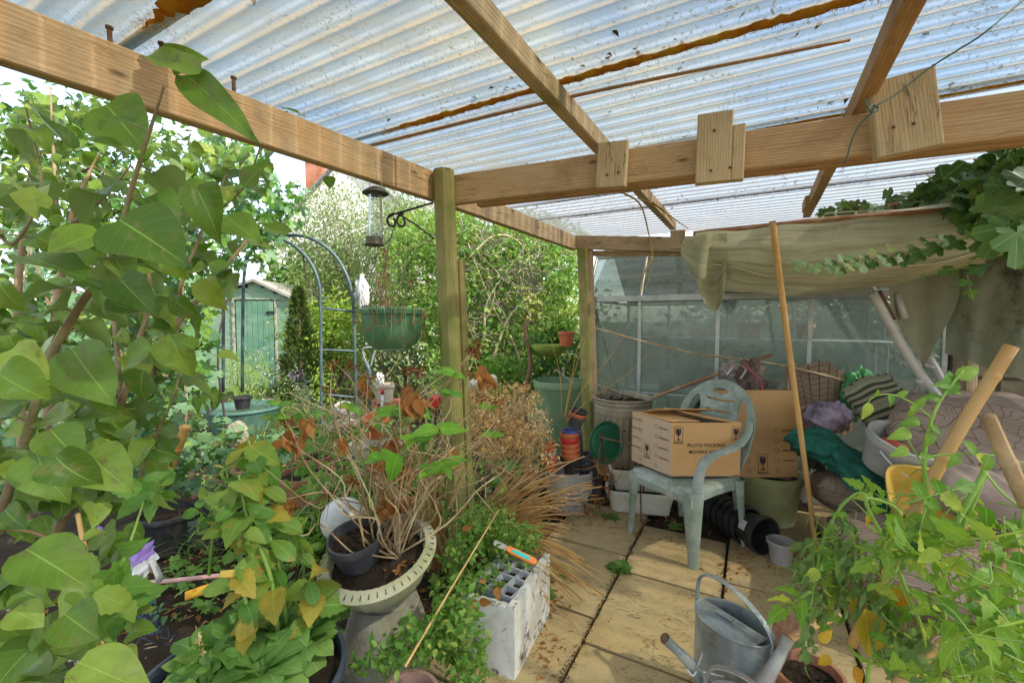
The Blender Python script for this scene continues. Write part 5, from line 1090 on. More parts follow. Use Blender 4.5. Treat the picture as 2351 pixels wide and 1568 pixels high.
def kslab(nm, m, p, L0, L1, w_, th, lift, par):
    b = MB(); sd = kd.cross(ku).normalized(); uu = sd.cross(kd); pts = []
    for i in range(24): a = 2*PI*i/24; x = (L1-L0)/2*(abs(math.cos(a))**.35)*math.copysign(1, math.cos(a)); y = w_*(abs(math.sin(a))**.6)*math.copysign(1, math.sin(a)); pts.append(p+kd*((L0+L1)/2+x)+sd*y)
    top = [q+uu*(lift+th) for q in pts]; low = [q+uu*lift for q in pts]; b.add(top+low, [tuple(range(24)), tuple(range(47, 23, -1))]+[((i+1) % 24, i, 24+i, 24+(i+1) % 24) for i in range(24)]); return b.build(nm, m, par, smooth='auto')
hd = kslab('handle', orangepl, ka, .01, .145, .0135, .016, 0, kn); kslab('handle_panel', tealpl, ka, .035, .115, .008, .002, .016, hd); kslab('blade', galvrust, ka, -.05, .015, .012, .005, .004, kn)
# ------------------------------------------------------------------ cushions and clutter under the swing seat
t = NT('floral_fabric'); uvn = t.coord('Object'); nz_ = t.N('TexNoise'); nz_.inputs['Scale'].default_value = 5; nz_.inputs['Detail'].default_value = 1; t.L(uvn, nz_.inputs['Vector'])
va = t.N('VectorMath', operation='MULTIPLY_ADD'); va.inputs[1].default_value = (.35, .35, .35); t.L(nz_.outputs['Color'], va.inputs[0]); t.L(uvn, va.inputs[2])
wv = t.N('TexWave', wave_type='RINGS', rings_direction='SPHERICAL'); wv.inputs['Scale'].default_value = 7.5; wv.inputs['Distortion'].default_value = 3.5; wv.inputs['Detail'].default_value = 1; wv.inputs['Detail Scale'].default_value = 1.2; t.L(va.outputs[0], wv.inputs['Vector'])
vo = t.N('TexVoronoi', feature='DISTANCE_TO_EDGE'); vo.inputs['Scale'].default_value = 9; t.L(va.outputs[0], vo.inputs['Vector'])
ln = t.math('MAXIMUM', t.math('SUBTRACT', 1., t.ramp(t.math('ABSOLUTE', t.math('SUBTRACT', wv.outputs['Fac'], .5)), .05, .12)), t.math('SUBTRACT', 1., t.ramp(vo.outputs['Distance'], .012, .035)))
base_ = t.mix(t.ramp(t.noise(uvn, 3, 5, .6), .4, .65), (.29, .225, .175), (.21, .155, .12)); col = t.mix(t.math('MULTIPLY', ln, .8), base_, (.085, .045, .032))
floral = t.done(t.bsdf(col, .9, 0, t.bump(t.noise(uvn, 300, 2), .2, .001), .15))
plainf = simple('plain_fabric', (.27, .215, .18), (.20, .155, .13), (.14, .10, .09), 6, .9, bump=.3, fine=200)
t = NT('striped_fabric'); uvn = t.N('UVMap').outputs[0]; sp = t.N('SeparateXYZ'); t.L(uvn, sp.inputs[0]); fr = t.math('FRACT', t.math('MULTIPLY', sp.outputs[1], 26)); st = t.ramp(fr, .46, .52); fr2 = t.math('FRACT', t.math('MULTIPLY', sp.outputs[1], 6.5)); col = t.mix(st, (.30, .27, .17), (.055, .065, .045)); col = t.mix(t.math('MULTIPLY', t.ramp(fr2, .80, .82), .7), col, (.34, .33, .24))
striped = t.done(t.bsdf(col, .9, 0, t.bump(t.noise(t.coord('Object'), 200, 2), .2, .001), .15))
def cushion(name, label, c, size, R, m, puff=.3, group='patterned cushions heaped under the swing seat', seed=1, cat='cushion', pipe=None):
    hx, hy, hz = [q/2 for q in size]; rs = random.Random(seed); ph = [rs.uniform(0, 6) for _ in range(4)]; b = MB()
    def fn(sgn):
        def g_(u, v):
            x, y = (u-.5)*2, (v-.5)*2; e = (1-abs(x)**4)*(1-abs(y)**4); z = max(0, e)**.42
            z += .10*math.sin(x*4+ph[0])*math.sin(y*5+ph[1])*e+.06*math.sin(x*11+y*7+ph[2])*e
            cn = 1-.10*(x*x*y*y); return Vector(c)+R @ Vector((x*hx*cn*(1+.03*math.sin(y*5+ph[3])), y*hy*cn*(1+.03*math.sin(x*5+ph[0])), sgn*z*hz))
        return g_
    b.grid(fn(1), 26, 26, scale=(size[0], size[1])); b.grid(lambda u, v: fn(-1)(1-u, v), 26, 26, scale=(size[0], size[1])); root = empty(name, c, label, cat, group); b.build('cover', m, root)
    b = MB(); f0 = fn(1); ring_ = [f0(t_, 0) for t_ in np.linspace(0, 1, 12)]+[f0(1, t_) for t_ in np.linspace(.05, 1, 12)]+[f0(1-t_, 1) for t_ in np.linspace(.05, 1, 12)]+[f0(0, 1-t_) for t_ in np.linspace(.05, 1, 12)]
    b.tube(ring_, .006, 6); b.build('piping', pipe or m, root); return root
def RR(x, y, z): return (Matrix.Rotation(math.radians(z), 3, 'Z') @ Matrix.Rotation(math.radians(y), 3, 'Y') @ Matrix.Rotation(math.radians(x), 3, 'X'))
cushion('seat_cushion', 'large patterned floor cushion beneath the dark green netting', at(2035, 1160, 2.45), (.75, .55, .24), RR(-14, 10, -32), floral, seed=2)
cushion('seat_cushion', 'pinkish patterned cushion lying lowest in front of the heap', at(2065, 1255, 2.2), (.62, .42, .20), RR(-10, 8, -36), floral, seed=3)
cushion('seat_cushion', 'long patterned back cushion slumped at the right edge under the canvas', at(2300, 1060, 2.05), (.85, .62, .18), RR(48, 12, -30), floral, seed=4)
cushion('seat_cushion', 'patterned cushion underneath the tomato plants at lower right', at(2230, 1330, 1.75), (.95, .6, .26), RR(-5, 6, -34), floral, seed=5)
cushion('seat_cushion', 'dark-shaded patterned cushion at the back beneath the tube frame', at(2230, 950, 2.45), (.6, .45, .2), RR(10, 0, -30), plainf, seed=6)
cushion('pillow', 'plain brown faded pillow between the yellow tub and patterned back cushion', at(2232, 1130, 1.95), (.36, .30, .20), RR(20, 15, -25), plainf, seed=7, group=None, cat='pillow')
cushion('striped_cushion', 'olive and black striped cushion propped on its corner behind the bucket', at(2040, 950, 2.55), (.27, .48, .08), RR(58, -38, -12) @ Matrix.Rotation(math.radians(-12), 3, 'Z'), striped, seed=8, group=None)
blkt = NT('check_blanket'); ob = blkt.coord('Object'); vb = blkt.N('TexBrick'); vb.offset = 0; vb.inputs['Scale'].default_value = 14; vb.inputs['Mortar Size'].default_value = .03; vb.inputs['Brick Width'].default_value = .5; vb.inputs['Row Height'].default_value = .5; blkt.L(blkt.N('UVMap').outputs[0], vb.inputs['Vector']); vb.inputs['Color1'].default_value = (.30, .22, .15, 1); vb.inputs['Color2'].default_value = (.27, .20, .14, 1); vb.inputs['Mortar'].default_value = (.12, .07, .05, 1)
blm2 = blkt.done(blkt.bsdf(vb.outputs[0], .95, 0, blkt.bump(blkt.noise(ob, 120, 3), .3, .003), .1))
b = MB(); bo = at(1888, 905, 2.85); b.grid(lambda u, v: bo+Vector(((u-.5)*.44, .10*math.sin(u*7)*(v)+.06*v, (v-.5)*.42-.10*abs(u-.45)*1.2+.02*math.sin(u*21+v*3))), 30, 20, scale=(.44, .42)); tag(b.build('blanket', blm2), 'brown checked blanket draped behind the bags by the leaning cane', 'blanket')
purplem = simple('printed_sack', (.34, .26, .34), (.05, .04, .05), (.42, .36, .46), 9, .4, bump=.5)
crumple('compost_sack', 'crumpled purple and black printed plastic sack beside the removal boxes', 'sack', at(1902, 958, 2.6), (.14, .09, .10), purplem, 7, .19, fold=3.2, n=40)
crumple('printed_bag', 'small black printed bag under the purple and black sack', 'bag', at(1872, 1030, 2.65), (.09, .07, .13), simple('dark_print', (.06, .07, .05), (.03, .03, .025), (.16, .20, .08), 14, .45), 9, .3)
crumple('green_sack', 'bright green crumpled plastic sack standing behind the striped cushion', 'sack', at(1972, 905, 2.78), (.105, .07, .17), simple('green_sack', (.06, .32, .09), (.04, .22, .07), (.14, .42, .16), 8, .35, bump=.5), 11, .20, fold=3, n=40)
netm = simple('green_netting', (.012, .11, .075), (.02, .15, .10), (.008, .06, .045), 30, .9, bump=.9, fine=220)
b = MB(); NP = bez([at(1850, 1010, 2.6), at(1880, 1020, 2.52), at(1925, 1045, 2.45), at(1965, 1075, 2.35), at(1995, 1110, 2.25), at(2020, 1150, 2.18), at(2055, 1185, 2.12)], 10)
nn_ = len(NP)-1
def nf(u, v):
    i = int(round(u*nn_)); p = NP[i]; q = (NP[min(i+1, nn_)]-NP[max(0, i-1)]).normalized(); sd = q.cross(ZV).normalized(); up_ = sd.cross(q); a = 2*PI*v; w = (.10*(1-u)**.7+.045)*(1+.13*math.sin(a*3+u*13)+.09*math.sin(a*7-u*23+math.sin(u*30))); return p+sd*math.cos(a)*w+up_*math.sin(a)*w*.6
b.grid(nf, nn_, 60); tag(b.build('netting', netm), 'dark green garden netting trailing down over the patterned cushion', 'netting')
# clear bucket of odds and ends, yellow tub
kc = at(2040, 1075, 2.22); kM = frame(Vector((.10, -.42, 1))); bk = empty('bucket', kc, 'tilted clear bucket of odds and ends resting on the cushions', 'bucket')
b = MB(); b.lathe([(0, 0), (.115, 0), (.145, .15), (.155, .152), (.158, .19), (.150, .195), (.143, .18), (.112, .012), (0, .012)], kc, 36, M=kM); b.build('bucket_wall', clearpl, bk, smooth='auto')
b = MB(); b.tube([kc+kM @ Vector((.16*math.cos(a), .16*math.sin(a), .15-.10*math.sin(-a)*.9)) for a in np.linspace(-PI*.97, -.1, 18)], .005, 6); b.build('handle', whitem, bk)
b = MB(); b.grid(lambda u, v: kc+kM @ Vector((.135*v*math.cos(2*PI*u), .135*v*math.sin(2*PI*u), .10+.02*hnoise(u*30, v*9))), 30, 10); b.build('contents', simple('oddments', (.35, .28, .06), (.12, .10, .06), (.25, .3, .28), 20, .5), bk)
def kp(x, y, z): return kc+kM @ Vector((x, y, z))
b = MB(); b.tube([kp(-.07, .05, .15), kp(.02, -.04, .14)], .022, 12); tag(b.build('red_tube', simple('tube_red', (.42, .08, .05), (.35, .07, .04), None, 12, .5)), 'red ribbed tube lying in the clear bucket', 'tube')
b = MB(); b.beam(kp(.03, -.08, .16), kp(.10, .0, .165), .035, .02); tag(b.build('blue_packet', simple('blue_packet', (.03, .22, .5), (.04, .3, .45), None, 12, .4), smooth='auto'), 'blue packet lying in the clear bucket', 'packet')
yc = at(2120, 1165, 1.98); pot('washing_up_bowl', 'mustard yellow plastic tub tipped forward among the cushions', yc, .135, .12, yellowpl, axis=Vector((-.35, -.55, .8)), cat='tub', sq=4, rb=.10, n=48, rim=.02)
# ------------------------------------------------------------------ ivy over the canopy
def runner(mb_l, mb_s, pts, temps, size, step, r=.004, m=None, hang=.35, jit=.5, up=(0, -.4, .8), both=True):
    P = bez([at(*p) for p in pts], 8); mb_s.tube(P, [r, r*.4], 5); L = 0; nxt = 0; k = 0; A, D, N_, S_ = [], [], [], []
    for i in range(len(P)-1):
        seg = (P[i+1]-P[i]); l = seg.length
        while nxt < L+l:
            f = (nxt-L)/l; p = P[i]+seg*f; t_ = nxt/(sum((P[j+1]-P[j]).length for j in range(len(P)-1))); sd = seg.normalized().cross(Vector(up)).normalized()*(1 if k % 2 else -1)
            d = sd+seg.normalized()*.4+Vector([random.gauss(0, jit*.5) for _ in range(3)])-ZV*hang
            A.append(p+d.normalized()*size*.15); D.append(d); N_.append(Vector(up)+Vector([random.gauss(0, jit*.6) for _ in range(3)])); S_.append(size*random.uniform(.7, 1.15)*(1-.65*t_)); nxt += step*random.uniform(.7, 1.3)*(1-.5*t_); k += 1
        L += l
    mb_l.inst(temps, A, D, N_, S_)
iv = empty('ivy', at(2150, 500, 2.5), 'thick ivy spilling over the roof edge and canvas at top right', 'ivy'); lf, st = MB(), MB()
def cluster(mb, temps, cs, n, size, sp, up=(0, -.5, .7), hang=.3, jit=.5):
    for (px, py, Y, rx, ry) in cs:
        m_ = int(n*(rx*ry)/900); P = []; 
        for _ in range(m_):
            a, q = random.uniform(0, 2*PI), math.sqrt(random.random()); P.append(at(px+rx*q*math.cos(a), py+ry*q*math.sin(a), Y+random.gauss(0, sp)))
        D = unit(rng.normal(size=(m_, 3)))+np.array([0, 0, -hang]); N_ = rng.normal(size=(m_, 3))*jit+np.array(up); mb.inst(temps, P, D, N_, size*rng.uniform(.6, 1.25, m_))
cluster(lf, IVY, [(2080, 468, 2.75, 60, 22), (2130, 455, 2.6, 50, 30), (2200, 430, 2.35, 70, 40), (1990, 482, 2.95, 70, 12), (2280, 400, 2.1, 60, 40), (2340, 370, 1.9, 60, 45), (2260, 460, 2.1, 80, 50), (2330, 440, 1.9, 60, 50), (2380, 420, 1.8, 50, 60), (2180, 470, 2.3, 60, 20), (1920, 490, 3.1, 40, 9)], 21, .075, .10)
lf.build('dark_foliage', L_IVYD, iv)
lf2 = MB(); cluster(lf2, IVY, [(2300, 500, 1.75, 70, 40), (2350, 540, 1.6, 50, 40), (2240, 500, 1.9, 40, 22), (2330, 450, 1.75, 40, 30)], 8, .10, .05, up=(0, -.6, .55))
runner(lf2, st, [(2420, 520, 1.5), (2300, 535, 1.62), (2200, 550, 1.72), (2100, 578, 1.82), (2000, 597, 1.88), (1900, 613, 1.92), (1832, 612, 1.95), (1822, 600, 1.95)], IVY, .088, .032, .004, up=(.1, -.75, .6), hang=-.25, jit=.2)
runner(lf2, st, [(2320, 560, 1.7), (2230, 600, 1.75), (2222, 640, 1.75), (2235, 690, 1.75)], IVY, .07, .07, .004, hang=.3)
runner(lf2, st, [(2240, 615, 1.7), (2180, 618, 1.72), (2110, 632, 1.74)], IVY, .05, .06, .003)
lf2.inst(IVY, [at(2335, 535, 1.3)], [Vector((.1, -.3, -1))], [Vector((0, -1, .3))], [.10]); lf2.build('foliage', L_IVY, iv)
for pts in ([(2400, 330, 1.8), (2300, 400, 2.0), (2180, 450, 2.3), (2000, 480, 2.9)], [(2400, 400, 1.8), (2300, 450, 1.9), (2200, 470, 2.2)], [(2351, 480, 1.7), (2280, 520, 1.75)]): st.tube(bez([at(*q) for q in pts], 6), [.008, .004], 6)
st.build('stems', greenstem, iv)
cluster(hd_ := MB(), LOW, [(2062, 470, 2.6, 18, 12)], 60, .05, .03); tag(hd_.build('dried_flowerhead', leafmat('faded_flower', (.38, .24, .17), (.30, .18, .13), (.45, .32, .24), .8, .2, .1)), 'faded papery brown flowerhead among the ivy on the roof edge', 'flowerhead')
# ------------------------------------------------------------------ planting
def veg(name, label, cat, base, layers, stems=(), group=None, kind=None):
    root = empty(name, base, label, cat, group) if kind is None else None
    for (nm, m, temps, cs, n, size, sp, kw) in layers:
        b = MB(); cluster(b, temps, cs, n, size, sp, **kw)
        if kind: return tag(b.build(name, m), label, cat, None, kind)
        b.build(nm, m, root)
    for (nm, m, polys, r) in stems:
        b = MB()
        for P in polys:
            P = [at(*q) if len(q) == 3 and not isinstance(q, Vector) else q for q in P]; b.tube(bez(P, 4) if len(P) > 2 else P, list(r), 6, cap=False)
        b.build(nm, m, root)
    return root
def twigmass(cs, n, L, r, up=0, bend=.4):
    b = MB()
    for (px, py, Y, rx, ry) in cs:
        for _ in range(int(n*rx*ry/900)):
            a, q = random.uniform(0, 2*PI), math.sqrt(random.random()); p = at(px+rx*q*math.cos(a), py+ry*q*math.sin(a), Y+random.gauss(0, .15))
            d = Vector([random.gauss(0, 1), random.gauss(0, .6), random.gauss(up, .9)]).normalized()*L*random.uniform(.4, 1.5); mid = p+d*.5+Vector([random.gauss(0, 1)*bend*L*.4 for _ in range(3)]); b.tube(bez([p, mid, p+d], 3), [r, r*.35], 4, cap=False)
    return b
def gpos(px, Y): return Vector(((px-1175.5)/F*Y, Y, 0))
U8 = dict(up=(0, -.3, .8))
# --- distance: hedges and trees
for i, (px, Y, wd, top, m, lab) in enumerate(((-200, 17, 500, 640, L_MID, 'far green hedge left of the shed'), (330, 15, 420, 655, L_OLIVE, 'far olive-green hedge behind the shed'), (1180, 14, 420, 600, L_MID, 'far tall shrubbery behind the front post'), (1120, 12, 330, 500, L_OLIVE, 'tall pale shrubbery rising behind the tangled hedge'), (720, 12, 200, 560, L_MID, 'rounded green bush in front of the white house wall'), (1900, 11, 620, 640, L_DARK, 'dark hedge standing behind the greenhouse'), (2700, 10, 500, 560, L_DARK, 'dark hedge beyond the right edge of the greenhouse'))):
    bush('hedge', lab, 'hedge', gpos(px, Y), at(px, (top+900)/2, Y), (wd*Y/F*.55, 1.0, (900-top)/2*Y/F*1.05), 170, 26, .26, TINY, m, bark, 8, .06, 'distant hedges', clr=.16, shell=.35)
def tree(name, label, base, cen, rad, ncl, per, size, temps, m, sm, n=14, r0=.07, trunk=None, **kw):
    root = empty(name, base, label, 'tree', 'garden trees'); b = MB(); cc = crown(b, temps, cen, rad, ncl, per, size, **kw); b.build('crown', m, root)
    t_ = MB(); fk = Vector(cen)-ZV*rad[2]*.5; fk = Vector((base[0]*.5+fk.x*.5, base[1]*.5+fk.y*.5, fk.z)); t_.tube(bez([Vector(base), Vector(base).lerp(fk, .5)+Vector((.05, 0, 0)), fk], 5), [r0, r0*.6], 8); t_.build('trunk', sm, root)
    l_ = MB(); branches(l_, fk, [cc[i] for i in rng.choice(len(cc), min(n, len(cc)), replace=False)], r0*.4, r0*.06, wob=.15); l_.build('limbs', sm, root); return root
tree('willow_leaved_tree', 'wispy silver-leaved tree in front of the white house gable', gpos(800, 9.5), at(790, 560, 9.5), (1.75, .8, 1.65), 210, 60, .095, LOWN, L_GREY, barkgrey, 30, .06, clr=.17, shell=.2, droop=.5)
tree('willow_leaved_tree', 'silver-green loose tree between the bird feeder and the front post', gpos(930, 8.3), at(925, 560, 8.3), (1.0, .7, 1.25), 120, 60, .09, LOWN, L_GREY, barkgrey, 16, .05, clr=.2, shell=.2, droop=.5)
tree('olive_tree', 'pale yellow-green feathery tree just right of the shed roof', gpos(800, 10), at(790, 690, 9.6), (1.7, .7, .95), 110, 50, .10, LOWN, L_OLIVE, barkgrey, 20, .05, clr=.18, shell=.25)
bush('shrub', 'bright yellow-green shrub behind the garden arch', 'shrub', gpos(760, 7.6), at(765, 770, 7.8), (.75, .6, .75), 90, 46, .085, LOW, L_BRIGHT, bark, 12, .02, 'garden shrubs', clr=.2, shell=.3)
bush('shrub', 'dark leafy shrub behind the hanging green basket', 'shrub', gpos(930, 7.0), at(925, 790, 7.1), (.85, .5, .85), 100, 46, .085, LOWN, L_MID, bark, 12, .02, 'garden shrubs', clr=.2, shell=.3)
# big tangled hedge between the posts
HC = [(1040, 520, 6.9, 60, 50), (1130, 520, 6.7, 80, 50), (1220, 530, 6.5, 80, 50), (1300, 560, 6.0, 50, 50), (960, 540, 7.2, 60, 60), (960, 620, 6.6, 90, 100), (1040, 560, 6.4, 70, 80), (1120, 600, 6.2, 80, 90), (1200, 580, 6.0, 80, 70), (1290, 610, 5.6, 50, 60), (1110, 700, 6.0, 90, 80), (1000, 740, 6.1, 70, 90), (1290, 700, 5.5, 45, 80), (1150, 800, 5.8, 100, 70), (1060, 840, 5.7, 80, 60)]
veg('tangled_hedge', 'big overgrown hedge of narrow pale leaves between the two posts', 'hedge', gpos(1130, 6.2), [('bright_foliage', L_BRIGHT, LOWN, HC, 85, .095, .18, U8), ('green_foliage', L_WEED, LOW, HC, 120, .08, .35, U8), ('olive_foliage', L_OLIVE, LOWN, HC, 50, .09, .3, U8)])
hb = [o for o in bpy.data.objects if o.name == 'tangled_hedge'][0]
twigmass([(1170, 700, 5.7, 110, 110), (1250, 620, 5.6, 60, 70), (1090, 780, 5.6, 70, 60), (1100, 560, 5.9, 80, 60)], 17, .35, .006).build('bare_twigs', barkgrey, hb)
b = MB()
for P in ([(1215, 905, 5.4), (1180, 790, 5.5), (1130, 700, 5.6), (1075, 560, 5.8)], [(1060, 880, 5.4), (1110, 780, 5.5), (1120, 690, 5.6), (1210, 560, 5.7)], [(1130, 830, 5.4), (1175, 720, 5.5), (1260, 660, 5.5), (1320, 640, 5.5)], [(1080, 590, 5.7), (1130, 545, 5.7), (1180, 548, 5.7), (1230, 600, 5.7)]): b.tube(bez([at(*q) for q in P], 6), [.022, .007], 6)
b.build('stems', simple('pale_stem', (.50, .45, .26), (.40, .36, .18), None, 10, .8), hb)
bush('laurel', 'dark broad-leaved shrub right of the brown stem', 'shrub', gpos(1290, 5.2), at(1275, 830, 5.1), (.34, .3, .38), 34, 22, .09, LOW, L_MID, bark, 8, .012, 'garden shrubs')
bush('shrub', 'low green shrub at the foot of the brown stem', 'shrub', gpos(1170, 5.0), at(1165, 880, 5.0), (.35, .3, .3), 40, 24, .075, LOW, L_WEED, bark, 8, .01, 'garden shrubs')
cane('dead_sapling', 'upright brown dead sapling with a short side branch', [gpos(1212, 4.7), at(1208, 900, 4.7), at(1218, 830, 4.7), at(1205, 760, 4.7), at(1212, 730, 4.7)], (.03, .016), simple('bark_red', (.26, .13, .08), (.18, .09, .055), None, 20, .8), 3, cat='sapling')
# conifer
cb_ = gpos(688, 7.3); con = empty('conifer', cb_, 'slim dark cone-shaped conifer beside the green shed', 'conifer'); b = MB(); hh_ = dz(692, 662, 7.3); n_ = 5200; z_ = rng.random(n_)**1.25; a_ = rng.random(n_)*2*PI; rr = (.30*(1-z_)**.75+.02)*(1+.16*np.sin(a_*5+z_*24))*rng.uniform(.72, 1.06, n_)
P = np.stack([cb_.x+rr*np.cos(a_), cb_.y+rr*np.sin(a_), z_*hh_], 1); D = np.stack([np.cos(a_), np.sin(a_), rng.uniform(.6, 1.6, n_)], 1); b.inst(NEED+TINY, P, D, rng.normal(size=(n_, 3)), rng.uniform(.05, .10, n_)); b.build('foliage', L_CONI, con)
b = MB(); b.tube([cb_, cb_+ZV*hh_*.96], [.04, .006], 7); b.build('trunk', bark, con)
# flowering clumps in the middle distance
gb = [(560, 860, 6.6, 65, 60), (610, 890, 6.2, 60, 50), (520, 830, 7.0, 30, 30)]
veg('gaura', 'airy bush dotted with tiny white flowers in front of the shed', 'flowering plant', gpos(575, 6.6), [('foliage', L_GRASS, LOWN, gb, 95, .06, .3, dict(up=(0, -.2, .5), hang=-.5)), ('flowers', L_WHITEF, TINY, [(560, 840, 6.4, 70, 55), (620, 880, 6.0, 60, 45)], 34, .024, .3, {})], [('stems', greenstem, [[(560+random.uniform(-30, 30), 950, 6.4), (560+random.uniform(-60, 60), 870, 6.4), (560+random.uniform(-90, 90), 800+random.uniform(0, 50), 6.4)] for _ in range(50)], (.005, .002))])
lv = [(688, 875, 5.6, 16, 26), (672, 860, 5.6, 12, 14), (700, 900, 5.5, 18, 24)]
veg('lavender', 'purple flower spikes at the foot of the conifer', 'flowering plant', gpos(690, 5.6), [('flowers', L_PURP, TINY, lv, 150, .024, .06, {}), ('foliage', L_GREY, NEED, [(700, 930, 5.5, 30, 40), (690, 905, 5.5, 22, 26)], 220, .07, .08, dict(hang=.2))])
def tuft(name, label, base, n, L, w, m, temps=STRAP, spread=.6, cat='grass', group='grassy clumps', rad=.04, up=1.0, fl=None):
    b = MB(); P = np.array(base)+rng.normal(size=(n, 3))*np.array([rad, rad, 0]); P[:, 2] = base[2]
    D = rng.normal(size=(n, 3))*spread; D[:, 2] = up*rng.uniform(.6, 1.2, n); N_ = -D.copy(); N_[:, 2] = .8; N_[:, :2] *= -1
    N_ = np.stack([-D[:, 0], -D[:, 1], np.full(n, 1.0)], 1); b.inst(temps, P, D, N_, L*rng.uniform(.5, 1.1, n), np.full(n, w)); return tag(b.build(name, m, loc=base), label, cat, group)
for (px, py, Y, n, L, w, m, lab) in ((735, 935, 5.2, 260, .62, .35, L_GRASS, 'arching grass clump beneath the lavender'), (650, 940, 5.4, 200, .5, .35, L_GRASS, 'soft grey-green grass clump right of the pond tub'), (520, 1000, 4.4, 220, .42, .35, L_GRASS, 'low grass clump in front of the pond tub'), (600, 990, 4.4, 180, .4, .35, L_GRASS, 'thin grass clump beside the upright stone'), (870, 960, 4.2, 120, .35, .4, L_GRASS, 'pale grass clump behind the terracotta pot'), (800, 905, 5.6, 200, .5, .35, L_GRASS, 'grass clump between the legs of the arch'), (470, 1130, 2.6, 160, .3, .3, L_GRASS, 'thin grass clump behind the black trough')):
    q = gpos(px, Y); tuft('grass_clump', lab, q, n, L, w, m, spread=.45, rad=.09)
for (px, py, Y, n, L, lab) in ((640, 1120, 2.75, 60, .34, 'strap-leaved clump left of the terracotta pots'), (745, 1100, 2.6, 70, .36, 'strap-leaved clump growing round the terracotta pots'), (810, 1080, 2.9, 50, .34, 'strap-leaved clump behind the pale globe'), (700, 1050, 3.3, 60, .34, 'strap-leaved clump furthest behind the terracotta pots')):
    tuft('daylily', lab, gpos(px, Y), n, L, 1.1, L_STRAPG, spread=.5, cat='strap-leaved plant', group='strap-leaved plants', rad=.06)
veg('feathery_plant', 'feathery yellow-green plant below the arch cross bar', 'plant', gpos(745, 5.4), [('foliage', L_BRIGHT, LOWN, [(745, 880, 5.3, 32, 38), (725, 860, 5.3, 20, 22)], 75, .075, .1, U8)])
for (px, py, Y, rx, ry, n, temps, m, size, lab, nm) in ((880, 800, 5.6, 60, 60, 40, LOW, L_GREY, .05, 'grey-leaved bush below the hanging basket', 'senecio'), (960, 810, 5.4, 30, 25, 60, TINY, L_WHITEF, .03, 'pinkish-white flower cluster right of the hanging basket', 'flower_cluster'), (900, 850, 5.0, 60, 40, 50, LOWN, L_GRASS, .055, 'fine-leaved low bush behind the dead flowerheads', 'shrub'), (980, 850, 4.6, 50, 34, 50, LOW, L_GREY, .045, 'small grey-green bush left of the front post', 'shrub'), (1010, 905, 4.0, 30, 24, 30, LOW, L_BRIGHT, .07, 'yellow-green seedling by the red lantern', 'seedling'), (640, 1010, 3.8, 60, 30, 26, GER, L_HOP, .05, 'blue-green lobed plant near the upright stone', 'geranium'), (770, 970, 3.6, 26, 20, 26, GER, L_HOP, .045, 'little columbine with round blue-green leaves by the white stone', 'columbine'), (820, 1010, 3.2, 50, 24, 16, GER, L_WEED, .05, 'scalloped green leaves behind the white trough', 'geranium')):
    veg(nm, lab, 'plant', gpos(px, Y), [('foliage', m, temps, [(px, py, Y, rx, ry)], n, size, .12, U8)])
# left middle distance: vine on the arch, shrubs behind the lilac
vc = [(640, 440, 4.9, 60, 40), (600, 480, 4.7, 60, 50), (660, 500, 4.9, 50, 40), (560, 540, 4.5, 60, 70), (600, 560, 4.6, 40, 40), (460, 600, 4.2, 80, 90), (430, 700, 4.0, 70, 80), (560, 400, 4.6, 60, 60), (450, 480, 4.2, 70, 80), (430, 790, 3.8, 70, 60), (420, 870, 3.4, 80, 60), (520, 340, 4.5, 60, 50)]
veg('vine', 'lobed-leaved vine smothering the left side of the garden arch', 'climber', gpos(500, 4.2), [('foliage', L_HOP, HOP, vc, 11.5, .095, .16, dict(up=(0, -.6, .6))), ('bright_foliage', L_WEED, HOP, vc, 5, .085, .2, dict(up=(0, -.5, .7)))], [('stems', barkdark, [[(520, 990, 4.1), (500, 800, 4.1), (540, 640, 4.3), (610, 520, 4.7)], [(740, 700, 5), (705, 640, 5), (690, 560, 5), (650, 540, 4.9)], [(480, 950, 3.9), (460, 720, 4.0), (520, 560, 4.3), (600, 430, 4.6)]], (.01, .004))])
lc = [(60, 700, 3.6, 90, 90), (170, 760, 3.2, 90, 80), (280, 720, 3.4, 80, 90), (370, 800, 3.1, 60, 80), (90, 560, 4.2, 90, 90), (230, 580, 4.4, 90, 80), (350, 600, 4.2, 70, 80), (60, 880, 2.9, 90, 90), (220, 900, 2.7, 110, 80), (350, 930, 2.7, 90, 60), (90, 1040, 2.4, 110, 90), (260, 1050, 2.4, 90, 70)]
veg('mallow_shrub', 'dense mass of lobed green leaves behind the lilac stems', 'shrub', gpos(180, 3.2), [('foliage', L_HOP, HOP, lc, 9, .085, .2, dict(up=(0, -.5, .7))), ('lower_foliage', L_WEED, OVA, lc, 8, .07, .25, dict(up=(0, -.4, .7)))], [('stems', bark, [[(random.uniform(40, 400), 1150, 2.8), (random.uniform(40, 420), 850, 3.1), (random.uniform(20, 420), 560, 3.6)] for _ in range(14)], (.012, .004))])
tree('ash_tree', 'green tree showing against the sky at far left behind the lilac', gpos(150, 6.5), at(170, 430, 6.5), (2.0, .9, 1.35), 75, 26, .15, LOW, L_MID, bark, 20, .08, clr=.2, shell=.3)
